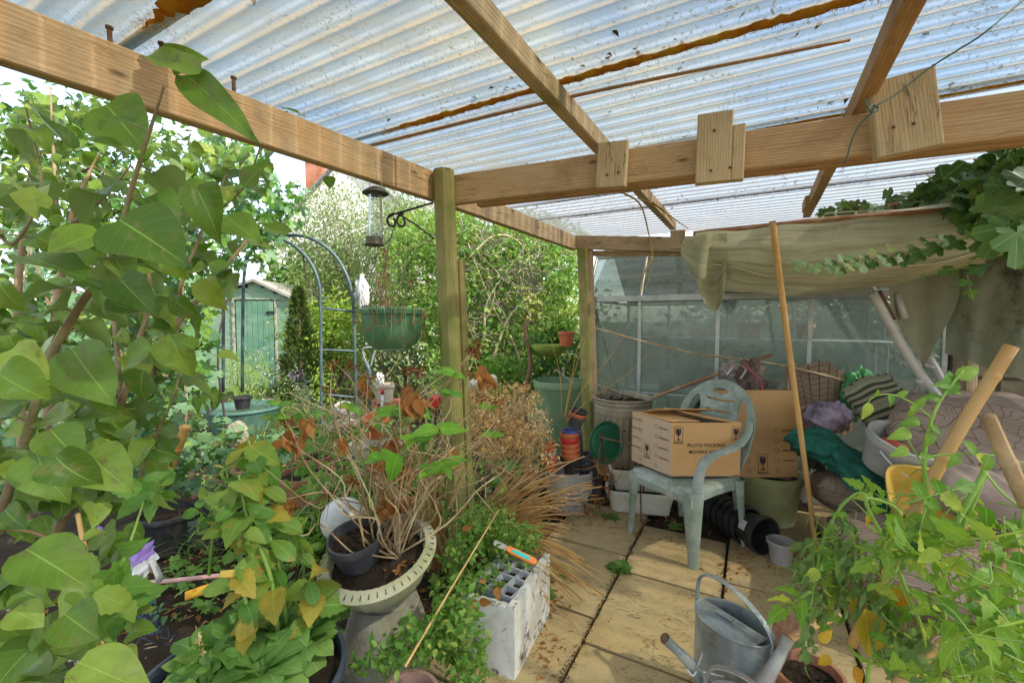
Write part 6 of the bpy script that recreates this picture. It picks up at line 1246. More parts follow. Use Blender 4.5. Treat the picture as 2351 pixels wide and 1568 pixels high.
# ground cover
veg('ground_cover', 'mat of small lobed leaves over the soil left of centre', 'ground cover', None, [('f', L_HOP, GER, [(460, 1030, 3.2, 110, 40), (430, 1100, 2.9, 90, 34), (540, 1060, 3.1, 80, 30), (330, 1090, 2.8, 90, 40), (600, 1040, 3.4, 70, 30), (500, 980, 3.9, 90, 25)], 13, .055, .14, dict(up=(0, -.1, 1), hang=0))], kind='stuff')
def scatter_ground(name, label, m, temps, n, x0, x1, y0, y1, size, zz=.01, cat='litter', rise=.12, avoid=True, kind='stuff', flat=1.0):
    P = np.stack([rng.uniform(x0, x1, n), rng.uniform(y0, y1, n), np.full(n, zz)], 1)
    if avoid:
        A = P-np.array(A0); u = A @ np.array(UD); v = A @ np.array(GD); ok = ~((v > 0) & (u < .1)) & ~((v > .5) & (u < 1)); P = P[ok]; n = len(P)
    P[:, 2] += -.03+rng.random(n)*.02; a = rng.random(n)*2*PI; D = np.stack([np.cos(a), np.sin(a), rng.normal(size=n)*rise], 1); N_ = np.stack([rng.normal(size=n)*.3, rng.normal(size=n)*.3, np.ones(n)*flat], 1)
    b = MB(); b.inst(temps, P, D, N_, size*rng.uniform(.5, 1.3, n)); return tag(b.build(name, m, loc=(0, 0, 0)), label, cat, None, kind)
scatter_ground('leaf_litter', 'brown dead leaves and straw scattered over the bare soil', L_BROWN, LOW+LOWN, 2600, -2.2, 1.6, 1.1, 5.2, .035)
scatter_ground('straw_litter', 'thin dry stalks scattered on the soil', straw, NEED, 1700, -2.2, 1.6, 1.1, 5, .05)
scatter_ground('low_weeds', 'low green weeds covering the garden beyond the patio', L_WEED, LOW+TINY, 16000, -6, 3, 3.4, 10, .05, rise=.8, zz=.03)
b = MB(); P_ = [atz(random.gauss(1420, 90), random.gauss(1195, 16)) for _ in range(90)]+[atz(random.gauss(1720, 60), random.gauss(1290, 25)) for _ in range(60)]+[atz(1250+random.gauss(0, 14), random.uniform(1300, 1560)) for _ in range(80)]; b.inst(LOW+TINY, [p+ZV*.006 for p in P_], rng.normal(size=(len(P_), 3))*np.array([1, 1, .2]), np.tile([0, 0, 1.], (len(P_), 1)), rng.uniform(.008, .035, len(P_))); tag(b.build('leaf_crumbs', L_BROWN), 'brown leaf crumbs swept along the paving edges', 'litter', None, 'stuff')
scatter_ground('grit', 'crumbs of soil scattered over the paving', soilm, TINY, 1500, .1, 2.4, 1.5, 3.3, .008, zz=.037, avoid=False)
# specks along the joints
b = MB(); n_ = 2600; k_ = rng.integers(0, 5, n_); tt = rng.uniform(-1.6, .6, n_); P = np.outer(tt, UD)+np.outer(k_*.5+rng.normal(size=n_)*.008, GD)+np.array(A0); P[:, 2] = .004; b.inst(TINY, P, rng.normal(size=(n_, 3))*np.array([1, 1, .3]), np.tile([0, 0, 1.], (n_, 1)), rng.uniform(.006, .016, n_)); tag(b.build('joint_dirt', soilm), 'dark dirt and moss crumbs gathered in the paving joints', 'dirt', None, 'stuff')
# --- things standing in the middle garden
def stone(name, label, px, py, Y, rx, rz_, m=stonem): 
    c = at(px, py, Y); return crumple(name, label, 'stone', c, (rx, rx*.7, rz_), m, int(px), .12, fold=2.2, group='garden stones')
stone('stone', 'upright buff stone in the grass in front of the pond tub', 545, 1000, 4.2, .10, .15); stone('stone', 'grey-brown stone behind the hydrangea stems', 790, 945, 3.8, .10, .10, stonepale); stone('stone', 'white speckled stone by the little columbine', 798, 972, 3.0, .09, .035, stonepale); stone('stone', 'dark low stone next to the white speckled one', 770, 985, 3.1, .08, .04)
q = gpos(555, 5.3); tb = pot('pond_tub', 'wide blue-green tub of water behind the grass at left', q, .42, .30, simple('tub_teal', (.06, .14, .12), (.09, .19, .16), None, 6, .45), rim=.02, soil=.0, cat='tub')
b = MB(); b.lathe([(0, .24), (.38, .24)], q, 32); b.build('pond_water', simple('pond_water', (.05, .08, .06), (.03, .05, .04), None, 8, .06)); bpy.data.objects['pond_water']['kind'] = 'structure'
pot('plant_pot', 'small black pot standing at the edge of the pond tub', at(557, 938, 5.2), .095, .15, blackpl, soil=.85)
q = gpos(1285, 4.45); q.z = 0; pot('round_tub', 'large green plastic tub behind the rear post', q, .26, dz(1285, 872, 4.45), greentub, cat='tub', rim=.02, rh=.07)
b = MB(); p = at(1290, 862, 4.4); b.beam(p+Vector((-.06, 0, .06)), p+Vector((.12, 0, -.08)), .09, .012); tag(b.build('plastic_sheet', greypl, smooth='auto'), 'grey plastic offcut poking out of the green tub', 'plastic')
mossb = at(1262, 800, 4.6); b = MB(); b.lathe([(0, -.10), (.10, -.08), (.17, -.02), (.20, .04), (.17, .03), (0, .03)], mossb, 24, wave=lambda a, i: .05*math.sin(a*7+i)); hb2 = tag(b.build('moss_basket', simple('moss_green', (.20, .28, .03), (.14, .20, .03), (.26, .30, .06), 30, .95, bump=.8)), 'mossy wire hanging basket left of the rear post', 'basket')
pot('plant_pot', 'orange terracotta-coloured pot wedged by the mossy hanging basket', at(1300, 795, 4.45), .08, .15, terraplastic, soil=.8)
pot('plant_pot', 'round terracotta pot lying among the dead hydrangea stems', at(862, 1000, 3.0), .085, .14, terraplastic, axis=Vector((-.2, -.3, -1)) if False else Vector((.1, -.2, 1)))
q = at(862, 1025, 2.9); pot('trough', 'white trough with a pale rim half hidden by dead stems', q-ZV*.09, .16, .12, whitepl, oval=.5, sq=8, yaw=-.1, n=48, cat='trough')
for k, (px, py, Y, r, h, lab) in enumerate(((705, 1145, 2.55, .15, .16, 'wide terracotta bowl among the strap leaves'), (722, 1100, 2.8, .11, .16, 'rear terracotta pot with a pale rim among the strap leaves'))):
    pot('plant_pot', lab, at(px, py, Y), r, h, terracotta, soil=.85, rim=.016)
q = at(882, 905, 4.1); pot('square_planter', 'grey-beige square planter on a brick behind the dead flowerheads', q-ZV*.07, .085, .17, simple('beige_planter', (.40, .35, .28), (.33, .29, .23), None, 10, .6), sq=12, yaw=.4, n=48, rb=.075, cat='planter')
b = MB(); b.box(at(886, 925, 4.1), (.28, .12, .06), rz(.2)); tag(b.build('brick', b_brick, smooth=False), 'brick lying under the grey-beige planter', 'brick')
crumple('plastic_bag', 'white plastic bag lying on the square planter', 'bag', at(872, 872, 4.15), (.045, .04, .07), whitem, 5, .3)
crumple('plastic_bag', 'white bag slumped at the back beside the front post', 'bag', at(1096, 885, 3.6), (.085, .06, .05), whitem, 6, .3)
b = MB(); b.lathe([(0, -.045), (.05, -.045), (.058, -.02), (.05, .0), (.055, .012), (.05, .03), (.03, .045), (0, .05)], at(1128, 872, 4.0), 20); tag(b.build('garden_light', whitepl), 'round white-capped garden light right of the front post', 'light')
crumple('fleece', 'white horticultural fleece bunched at the arch upright', 'fleece', at(832, 672, 5.1), (.085, .06, .20), whitem, 12, .28, fold=3); b = MB(); b.tube([at(818, 690, 5.05), at(833, 630, 5.05)], .02, 8); tag(b.build('fleece_roll', whitem), 'narrow white roll standing against the bunched fleece', 'roll')
ln_ = at(1000, 920, 3.7); rl = empty('lantern', ln_, 'red ribbed plastic lantern standing behind the front post', 'lantern'); b = MB(); b.lathe([(0, -.05)]+[(.042+.004*(k % 2), -.05+.011*k) for k in range(9)]+[(.02, .05), (0, .05)], ln_, 20); b.build('lantern_body', redpl, rl); b = MB(); b.lathe([(0, .05), (.022, .05), (.016, .075), (0, .08)], ln_, 14); b.build('cap', whitem, rl)
b = MB(); b.tube([at(876, 950, 3.5), at(878, 905, 3.5)], .012, 8); mk = tag(b.build('marker_stake', whitem), 'white marker stake with a red tip in the bed', 'stake'); b = MB(); WL[mk.name] = np.array(mk.location); b.tube([at(878, 905, 3.5), at(878, 893, 3.5)], .014, 8); b.build('stake_tip', redpl, mk)
sp0 = at(845, 880, 3.9); sd_ = empty('garden_fork', (sp0.x, sp0.y, 0), 'blue-grey metal garden tool standing upright with a D-shaped handle', 'garden tool'); b = MB(); b.tube([at(850, 1010, 3.85), at(848, 850, 3.9), at(840, 830, 3.9)], .016, 8); b.build('shaft', archmetal, sd_)
b = MB(); b.tube(bez([at(846, 845, 3.9), at(834, 815, 3.9), at(836, 800, 3.9), at(860, 799, 3.9), at(858, 815, 3.9), at(850, 845, 3.9)], 5), .009, 7); b.build('grip', galv, sd_)
# orange-brown dried mass and cream sedum
og = [(1100, 930, 3.1, 60, 40), (1180, 920, 3.25, 60, 36), (1130, 980, 2.95, 80, 36), (1210, 1000, 3.0, 50, 30), (1080, 885, 3.4, 50, 20), (1160, 890, 3.4, 60, 14), (1150, 1030, 2.8, 70, 26)]
veg('dried_grass', 'fuzzy orange-brown dried plant right of the front post', 'dried plant', gpos(1140, 3.1), [('seedheads', L_ORNG, NEED+TINY+NEED, og, 210, .035, .13, dict(hang=-.2))], [('stalks', drystem, [[(1150+random.uniform(-40, 40), 1080, 3.0), (1150+random.uniform(-70, 70), 990, 3.0), (1150+random.uniform(-90, 90), 900+random.uniform(-20, 40), 3.05)] for _ in range(60)], (.003, .0015))])
veg('dried_sedum', 'cream-coloured dried flower sprays by the orange pots', 'dried plant', gpos(1225, 2.9), [('flowers', L_CREAM, TINY+LOW, [(1225, 930, 2.9, 22, 26), (1245, 975, 2.85, 26, 36), (1262, 1030, 2.8, 26, 36), (1210, 1010, 2.85, 34, 40), (1230, 1060, 2.8, 30, 24)], 95, .022, .06, {})], [('stalks', drystem, [[(1210+random.uniform(-20, 20), 1120, 2.85), (1220+random.uniform(-20, 30), 1030, 2.85), (1215+random.uniform(-20, 50), 930+random.uniform(0, 60), 2.85)] for _ in range(26)], (.0028, .0015))])
twigmass([(1380, 1110, 3.05, 34, 70), (1300, 1180, 2.9, 60, 20), (1200, 1130, 2.8, 60, 60)], 10, .16, .003).build('dried_plant', simple('rusty_stem', (.40, .18, .07), (.30, .12, .05), None, 20, .8)); tag(bpy.data.objects['dried_plant'], 'rust-coloured dead stems between the buckets and the white troughs', 'dried plant')
b = MB(); cluster(b, LOW, [(1380, 1100, 3.0, 30, 60), (1345, 1160, 2.95, 40, 20), (1230, 1165, 2.75, 40, 26)], 14, .045, .05); tag(b.build('dead_leaves', L_BROWN), 'curled brown leaves caught beside the dark leaning pots', 'dead leaves')
# tall straw blades by the rear post
b = MB()
for P in ([(1295, 960, 2.9), (1310, 880, 2.9), (1330, 790, 2.85), (1380, 735, 2.85)], [(1300, 965, 2.9), (1340, 890, 2.9), (1400, 820, 2.85), (1470, 700, 2.85)], [(1290, 960, 2.95), (1285, 860, 2.95), (1262, 770, 2.95)], [(1298, 970, 2.9), (1350, 920, 2.85), (1440, 860, 2.8), (1500, 800, 2.8)], [(1297, 960, 2.9), (1320, 850, 2.9), (1345, 780, 2.9)]): b.tube(bez([at(*q) for q in P], 6), [.007, .002], 5, flat=.4)
tag(b.build('dried_plant', simple('straw_orange', (.55, .30, .10), (.45, .22, .06), None, 10, .7)), 'tall thin orange straw blades rising past the rear post', 'dried plant')
# dead crocosmia fan behind and right of the front post
def fan(name, label, base, tips, n, m, w=1.0, jit=.05, L0=1):
    b = MB(); base = Vector(base)
    for _ in range(n):
        t_ = Vector(random.choice(tips))+Vector([random.gauss(0, jit) for _ in range(3)]); p = base+Vector((random.gauss(0, .035), random.gauss(0, .03), 0)); mid = p.lerp(t_, .5)+ZV*(.10+random.random()*.12)*(t_-p).length; P = bez([p, p.lerp(mid, .6)+ZV*.05, mid, mid.lerp(t_, .6)+ZV*.02, t_], 4); sd = (t_-p).cross(ZV).normalized(); ww = .006*w*random.uniform(.5, 1.3); k = len(P)-1
        b.grid(lambda u, v: P[int(round(u*k))]+sd*((v-.5)*2*ww*(1-.85*u))+ZV*abs(v-.5)*ww, k, 2)
    return tag(b.build(name, m), label, 'dried plant')
fan('dead_crocosmia', 'sheaf of dead straw-coloured leaves arching right from the front post', gpos(1075, 2.35), [at(1320, 1372, 1.8), at(1280, 1330, 1.9), at(1240, 1180, 2.2), at(1300, 1230, 2.1), at(1225, 1240, 2.0), at(1190, 1280, 1.95), at(1330, 1110, 2.4), at(1260, 1090, 2.5), at(1210, 1100, 2.4)], 190, straw, w=1.9, jit=.09)
fan('dead_crocosmia', 'brown dead leaf sheaf standing between the bowl planter and the post', gpos(1000, 2.3), [at(960, 1000, 2.1), at(1040, 1000, 2.3), at(900, 1060, 2.0), at(1000, 1120, 2.0), at(860, 1120, 2.0), at(1090, 1030, 2.3), at(940, 1180, 1.9)], 30, straw, w=1.5, jit=.1)
cane('straw_stalk', 'long pale stalk lying slantwise over the green weeds', [at(930, 1530, 1.25), at(1030, 1360, 1.45), at(1145, 1170, 1.75)], (.004, .0025), bamboo, 3, cat='stalk')
cane('straw_stalk', 'thin pale stalk reaching from the pond tub to the hydrangea', [at(610, 915, 3.2), at(760, 945, 2.6), at(890, 978, 2.2)], (.004, .0025), drystem, 3, cat='stalk')
# --- front: bowl planter on a pedestal
bc_ = at(868, 1268, 1.66); bM = frame(Vector((-.10, -.28, 1))); bowlm = simple('bowl_stone', (.40, .38, .26), (.33, .32, .19), (.24, .26, .09), 9, .7, bump=.2, dirt=(.13, .11, .06), dlo=.62, dhi=.75)
bw = empty('bowl_planter', (bc_.x, bc_.y, 0), 'mossy cream pedestal bowl planter holding a black pot and dead stems', 'planter'); b = MB()
b.lathe([(.06, -.20), (.10, -.175), (.16, -.12), (.192, -.05), (.20, -.02)], bc_, 96, M=bM, wave=lambda a, i: .012*math.sin(a*22)); b.lathe([(.198, -.02), (.222, -.014), (.226, -.006), (.218, .002), (.205, .012), (.186, .014), (.182, .004), (.18, -.03), (.15, -.09), (0, -.12)], bc_, 144, M=bM, wave=lambda a, i: .006*math.sin(a*46) if 2 < i < 6 else 0); b.build('bowl', bowlm, bw, smooth='auto')
b = MB()
for k in range(46):
    a = 2*PI*k/46; b.box(bc_+bM @ Vector((.211*math.cos(a), .211*math.sin(a), .0085)), (.018, .0022, .003), bM @ rz(a) @ Matrix.Rotation(.35, 3, 'Y'))
b.build('rim_grooves', soilm, bw, smooth=False)
b = MB(); b.grid(lambda u, v: bc_+bM @ Vector((.178*v*math.cos(2*PI*u), .178*v*math.sin(2*PI*u), -.035+.012*hnoise(u*30, v*9))), 40, 12); b.build('soil', soilm, bw)
b = MB(); q = bc_+bM @ Vector((0, 0, -.17)); b.lathe([(.19, 0), (.195, .05), (.17, .08), (.15, .16), (.12, .24), (.09, q.z-.06), (.10, q.z-.03), (.09, q.z+.02)], (q.x, q.y, 0), 32, wave=lambda a, i: .02*math.sin(a*4+i)); b.build('pedestal', stonem, bw)
pot('plant_pot', 'black pot sunk into the cream bowl planter', bc_+bM @ Vector((-.085, -.02, -.06)), .10, .14, blackpl2, axis=Vector((-.05, -.25, 1)), soil=.72)
b = MB(); cluster(b, LOW, [(975, 1250, 1.72, 18, 12), (900, 1320, 1.58, 26, 14), (940, 1300, 1.62, 30, 16), (800, 1290, 1.62, 22, 10)], 26, .035, .02, up=(0, -.1, 1)); tag(b.build('dead_leaves', L_BROWN), 'crisp brown leaves lying on the soil of the bowl planter', 'dead leaves')
b = MB(); gl_ = at(788, 1192, 2.0); b.lathe([(0, -.095)]+[(.10*math.cos(a), .10*math.sin(a)) for a in np.linspace(-1.35, 1.57, 16)], gl_, 28); tag(b.build('globe', simple('globe_white', (.80, .81, .80), (.68, .70, .70), None, 6, .45)), 'mottled white globe behind the black pot of the bowl planter', 'globe')
# dead hydrangea
hyd = empty('hydrangea', (bc_.x, bc_.y+.1, bc_.z-.05), 'leggy half-dead hydrangea with rusty flowerheads and a few fresh green leaves', 'hydrangea'); b = MB(); root_ = bc_+Vector((.05, .06, -.03))
heads = [(763, 838, 1.95), (806, 840, 2.0), (751, 894, 1.9), (661, 968, 1.75), (937, 850, 1.95), (961, 850, 1.95), (811, 1102, 1.55), (1094, 792, 2.1), (1090, 812, 2.1), (1069, 862, 2.05), (1100, 913, 2.0), (1143, 925, 2.05), (845, 870, 1.95), (1085, 805, 2.1)]
fresh = [(1045, 862, 1.75, 5, .075), (1035, 905, 1.75, 5, .06), (958, 940, 1.75, 5, .085), (905, 950, 1.75, 4, .075), (1005, 985, 1.6, 2, .12), (880, 1050, 1.5, 4, .10), (950, 1010, 1.6, 4, .07), (1020, 1065, 1.62, 5, .085), (985, 1080, 1.62, 3, .07), (1120, 935, 2.1, 6, .06), (800, 935, 1.85, 4, .07), (640, 930, 1.7, 4, .06), (625, 960, 1.7, 4, .07), (1130, 1000, 2.0, 4, .07), (900, 940, 1.8, 3, .07), (865, 1035, 1.8, 3, .05)]
mids = [root_+Vector((random.gauss(0, .05), random.gauss(0, .04), 0)) for _ in range(8)]
for (px, py, Y) in heads+[(f[0], f[1], f[2]) for f in fresh]+[(random.uniform(650, 1150), random.uniform(900, 1150), random.uniform(1.6, 2.0)) for _ in range(12)]+[(600, 1180, 1.5), (640, 1150, 1.5), (1185, 1095, 1.9), (1160, 1060, 2.0)]:
    e = at(px, py, Y); s_ = random.choice(mids); k = s_.lerp(e, .45)+Vector((random.gauss(0, .085), random.gauss(0, .06), .03+random.random()*.06)); b.tube(bez([s_, s_.lerp(k, .5)+Vector((random.gauss(0, .05), random.gauss(0, .03), random.gauss(0, .03))), k, k.lerp(e, .5)+Vector((random.gauss(0, .055), random.gauss(0, .03), random.gauss(0, .03))), e], 4), [.0052*random.uniform(.6, 1.15), .0018], 5)
b.build('stems', drystem, hyd); twigmass([(900, 1050, 1.9, 180, 130), (1090, 1060, 2.2, 90, 90), (980, 1150, 2.0, 140, 70), (780, 960, 2.1, 120, 70)], 2.3, .22, .0028, up=.3, bend=.9).build('tangled_twigs', drystem, hyd)
b = MB()
for (px, py, Y) in heads:
    b = MB(); cluster(b, TINY+LOW, [(px, py, Y, 15, 11)], 260, .017, .014, jit=1); b.build('flowerhead', L_HEAD, hyd)
b = MB()
for (px, py, s_) in ((840, 872, 14), (944, 890, 16), (940, 920, 18), (968, 925, 14), (700, 975, 13), (690, 1010, 12), (662, 1000, 12), (645, 1012, 9), (868, 1050, 18), (925, 1090, 20), (888, 1145, 18), (932, 1155, 17), (1110, 850, 14), (1107, 870, 12), (665, 1155, 14), (900, 1020, 14), (1040, 1040, 12), (780, 1010, 10)): cluster(b, OVA, [(px, py, 1.75+random.uniform(-.15, .2), s_, s_*1.3)], 34, .066, .035, hang=1.2, jit=.8)
b.build('dead_leaves', L_BROWN, hyd)
b = MB()
for (px, py, Y, n, sz) in fresh:
    c = at(px, py, Y); a0 = random.random()*6
    for k in range(n):
        a = a0+2*PI*k/n; d = Vector((math.cos(a), math.sin(a)*.7, .15+random.gauss(0, .2))); b.inst(SER, [c], [d], [Vector((random.gauss(0, .2), -.6, .8))], [sz*random.uniform(.75, 1.15)])
b.inst(SER, [at(1010, 985, 1.55), at(915, 1040, 1.45)], [Vector((1, -.1, .02)), Vector((-.35, -.1, -1))], [Vector((0, -.75, .7)), Vector((0, -1, .1))], [.10, .115]); b.build('leaves', L_HYD, hyd)
veg('mixed_greenery', 'loose leafy greenery growing up between the dead hydrangea stems', 'plant', gpos(840, 2.4), [('foliage', L_WEED, SER+GER, [(760, 1060, 2.4, 80, 60), (850, 1120, 2.3, 70, 50), (930, 1040, 2.5, 70, 50), (680, 1100, 2.3, 60, 40), (1010, 1130, 2.35, 50, 50), (720, 980, 2.9, 70, 36), (880, 980, 3.0, 80, 34), (1160, 1090, 2.6, 50, 40)], 9, .055, .12, dict(up=(0, -.4, .8))), ('pale_foliage', L_HOP, OVA, [(760, 1000, 2.8, 90, 50), (900, 1080, 2.4, 90, 60), (640, 1040, 2.9, 70, 40)], 8, .05, .12, dict(up=(0, -.4, .8)))], [('stems', greenstem, [[(x, 1220, 2.3), (x+random.uniform(-20, 20), 1130, 2.35), (x+random.uniform(-30, 30), 1000+random.uniform(0, 60), 2.5)] for x in range(680, 1020, 16)], (.003, .0015))])
scatter_ground('bed_weeds', 'low seedlings and creeping weeds over the soil of the left bed', L_WEED, GER+OVA, 1500, -1.9, .2, 1.9, 3.6, .045, rise=.6, zz=.03)
veg('weed_patch', 'small-leaved weeds in front of the stone pedestal', 'weeds', atz(880, 1560), [('foliage', L_WEED, OVA, [(890, 1500, 1.42, 50, 40), (940, 1440, 1.46, 40, 30), (830, 1530, 1.4, 30, 26)], 22, .034, .05, dict(up=(0, -.35, .9), hang=-.15))])
# --- weeds round the polystyrene box
wcs = [(1100, 1200, 2.05, 70, 40), (1140, 1240, 1.95, 80, 45), (1060, 1280, 1.8, 50, 50), (1180, 1250, 1.9, 50, 30), (1040, 1370, 1.6, 45, 50), (1000, 1440, 1.5, 60, 50), (1060, 1470, 1.48, 60, 60), (960, 1480, 1.42, 60, 40), (1080, 1540, 1.42, 50, 30), (900, 1520, 1.38, 40, 20), (1110, 1340, 1.7, 50, 26), (1200, 1290, 1.9, 30, 20), (1050, 1410, 1.5, 50, 40), (1215, 1235, 2.0, 30, 20)]
wst = [[(x+random.uniform(-40, 40), y+60+random.uniform(0, 30), Y+.02), (x+random.uniform(-40, 40), y+random.uniform(-20, 20), Y), (x+random.uniform(-50, 50), y-30+random.uniform(-20, 20), Y-.02)] for (x, y, Y, _a, _b) in wcs for _ in range(9)]
veg('weed_patch', 'thick bushy patch of small-leaved green weeds around the polystyrene box', 'weeds', atz(1080, 1500), [('foliage', L_WEED, OVA, wcs, 42, .031, .055, dict(up=(0, -.35, .9), hang=-.15)), ('young_foliage', L_BRIGHT, OVA, wcs, 8, .026, .07, dict(up=(0, -.35, .9), hang=-.3)), ('fine_foliage', L_WEED, TINY, [(1100, 1190, 2.0, 90, 40), (1160, 1230, 1.95, 80, 40)], 120, .018, .06, {})], [('stems', greenstem, wst, (.0024, .0012))])
veg('weed_patch', 'sprigs of small-leaved weed lying across the seed tray', 'weeds', at(1130, 1310, 1.75), [('foliage', L_WEED, OVA, [(1110, 1310, 1.72, 36, 16), (1150, 1300, 1.75, 30, 14), (1085, 1345, 1.64, 26, 14), (1200, 1300, 1.86, 22, 10)], 26, .026, .025, dict(up=(0, -.3, 1)))])
b = MB(); b.inst(OVA, [at(1140, 1345, 1.62), at(1115, 1330, 1.6), at(1100, 1380, 1.6), at(1085, 1375, 1.58), at(1060, 1215, 1.9)], [(.2, -.3, -1), (-.3, -.6, .2), (.8, -.3, .1), (.2, -.6, -.2), (1, 0, .2)], [(0, -1, .4)]*5, [.055, .04, .055, .045, .05]); tag(b.build('dead_leaves', L_BROWN), 'curled brown leaves resting on the seed tray and box rim', 'dead leaves')
for (px, py, lab, n) in ((1425, 1308, 'small dandelion-like weed sprouting from the paving joint in front of the chair', 20), (1275, 1322, 'weed growing from the paving edge beside the polystyrene box', 26), (1545, 1210, 'tiny weed in the paving just behind the chair', 9), (1400, 1185, 'small weed at the foot of the lower white trough', 10)):
    q = atz(px, py); b = MB(); a = rng.random(n)*2*PI; b.inst(GER+SER, np.tile(q, (n, 1))+rng.normal(size=(n, 3))*np.array([.02, .02, .002])+np.array([0, 0, .01]), np.stack([np.cos(a), np.sin(a), np.full(n, .35)], 1), np.tile([0, -.2, 1.], (n, 1)), rng.uniform(.03, .06, n)); tag(b.build('weed', L_WEED), lab, 'weed', 'weeds in the paving')
# --- yellowing stems plant in front of the bowl planter
yp = atz(600, 1480); ypb = empty('verbascum', yp, 'upright plant with blotched yellowing leaves left of the bowl planter', 'plant'); b = MB(); lf = MB(); lf2 = MB()
for P in ([(640, 1480, 1.35), (622, 1330, 1.36), (585, 1230, 1.38), (560, 1160, 1.4), (548, 1090, 1.4)], [(660, 1450, 1.4), (640, 1300, 1.42), (600, 1180, 1.45), (590, 1090, 1.48), (570, 1010, 1.5)], [(590, 1500, 1.3), (570, 1400, 1.3), (540, 1300, 1.32)], [(700, 1480, 1.4), (720, 1380, 1.42), (710, 1330, 1.42)]):
    Q = bez([at(*q) for q in P], 6); b.tube(Q, [.0085, .004], 7)
    for i in range(3, len(Q)):
        for s_ in (0, 1, 2):
            if random.random() < .42:
                a = random.random()*6.28; d = Vector((math.cos(a), math.sin(a)*.8, random.uniform(-.45, .3))); (lf if random.random() < .6 else lf2).inst(OBOV+SER, [Q[i]], [d], [Vector((random.gauss(0, .3), -.5, .9))], [random.uniform(.075, .14)], np.array([1.25]))
b.build('stems', greenstem, ypb); lf.build('yellowing_leaves', L_YEL, ypb); lf2.build('leaves', L_WEED, ypb)
ug = [(520, 1110, 1.7, 40, 40), (600, 1080, 1.8, 50, 34), (480, 1180, 1.6, 40, 40), (640, 1220, 1.55, 60, 40), (560, 1240, 1.5, 50, 40), (690, 1260, 1.6, 40, 30)]
veg('balsam', 'leafy green plant filling the gap above the dark tub', 'plant', atz(580, 1350), [('foliage', L_YEL, SER, ug, 4, .075, .08, dict(up=(0, -.5, .8))), ('fresh_foliage', L_WEED, SER, ug, 5, .065, .1, dict(up=(0, -.5, .8)))], [('stems', greenstem, [[(x, y+140, Y), (x+8, y+40, Y), (x, y-30, Y)] for (x, y, Y, _1, _2) in ug], (.006, .003))])
# --- foxglove rosettes in the dark tub
dt_ = atz(555, 1560, .27); pot('large_tub', 'large blue-black round tub holding broad soft leaves at the bottom', Vector((dt_.x, dt_.y, 0)), .285, .28, bluetub, soil=.85, rim=.022, cat='tub', n=48, rb=.25)
def rosette(name, label, base, n, L, m, temps, tilt=(.1, 1.1), w=1.0, cat='plant', group=None, seed=0):
    b = MB()
    for k in range(n):
        a = k*2.4+seed; e = tilt[0]+(tilt[1]-tilt[0])*(1-k/n); d = Vector((math.cos(a)*math.cos(e), math.sin(a)*math.cos(e), math.sin(e))) if False else Vector((math.cos(a), math.sin(a), .25+1.5*(k/n))); p = Vector(base)+Vector((math.cos(a), math.sin(a), 0))*.01+ZV*.03*(k/n); b.inst(temps, [p], [d], [Vector((-math.cos(a)*.6, -math.sin(a)*.6, 1))], [L*random.uniform(.65, 1.1)*(1-.3*k/n)], np.array([w]))
    return tag(b.build(name, m, loc=base), label, cat, group)
for (px, py, z_, n, L, lab) in ((640, 1470, .30, 24, .15, 'rosette of felted leaves nearest the bowl planter'), (560, 1500, .30, 22, .14, 'rosette of felted leaves in the centre of the dark tub'), (690, 1500, .24, 22, .15, 'rosette of broad felted leaves at the right of the dark tub'), (600, 1560, .30, 22, .14, 'rosette of felted leaves at the very bottom of the dark tub'), (700, 1420, .26, 20, .14, 'rosette of felted leaves tucked behind the others'), (480, 1540, .28, 18, .13, 'rosette of felted leaves at the left of the dark tub')):
    rosette('foxglove', lab, atz(px, py, z_), n, L*1.25, L_SAGE, OBOV, w=1.45, group='felted rosettes in the dark tub', seed=px*.1)
nb_ = atz(470, 1520, .32); b = MB(); cluster(b, SER, [(470, 1500, 1.18, 34, 30), (440, 1540, 1.15, 40, 24), (500, 1540, 1.15, 30, 30)], 12, .055, .04, hang=-.2); nt_ = empty('nettle', nb_, 'nettle-like plant with a pale seed spike at the left of the dark tub', 'plant'); b.build('foliage', L_WEED, nt_); b = MB(); cluster(b, TINY, [(458, 1490, 1.15, 7, 36)], 260, .010, .008); b.tube([at(462, 1560, 1.15), at(456, 1450, 1.15)], .002, 5); b.build('seed_spike', L_CREAM, nt_)
# ------------------------------------------------------------------ bottom-left clutter
q = atz(352, 1285); pot('bucket_pot', 'round black bucket-like pot of dark soil behind the white bag', Vector((q.x, q.y+.12, 0)), .135, .225, blackpl, soil=.82, cat='plant pot', rim=.02, rb=.105)
q = atz(455, 1262); pot('planter', 'dark grey-green rectangular trough at the edge of the ground cover', Vector((q.x, q.y+.12, 0)), .175, .17, simple('slate_plastic', (.05, .065, .065), (.07, .09, .09), None, 10, .5), oval=.55, sq=9, yaw=.35, n=64, soil=.75, cat='planter', rim=.02)
q = atz(492, 1258); pot('plant_pot', 'small black pot holding a fresh strap-leaved plant', Vector((q.x, q.y+.05, 0)), .062, .11, blackpl, soil=.85); tuft('spider_plant', 'bright green strap-leaved plant growing in the small black pot', Vector((q.x, q.y+.05, .10)), 34, .19, 1.3, L_STRAPG, spread=.55, cat='strap-leaved plant', group='strap-leaved plants', rad=.012)
q = atz(545, 1250); pot('plant_pot', 'black pot half hidden behind the blotched leaves', Vector((q.x, q.y+.1, 0)), .10, .17, blackpl, soil=.85)
hoe = empty('paddle_tool', at(500, 1325, 1.85), 'yellow plastic paddle-ended tool with a pale pink handle lying on the soil', 'tool')
b = MB(); b.tube([at(285, 1343, 1.80), at(400, 1332, 1.84), at(512, 1320, 1.88)], .0095, 10); b.build('handle', pinkpl, hoe)
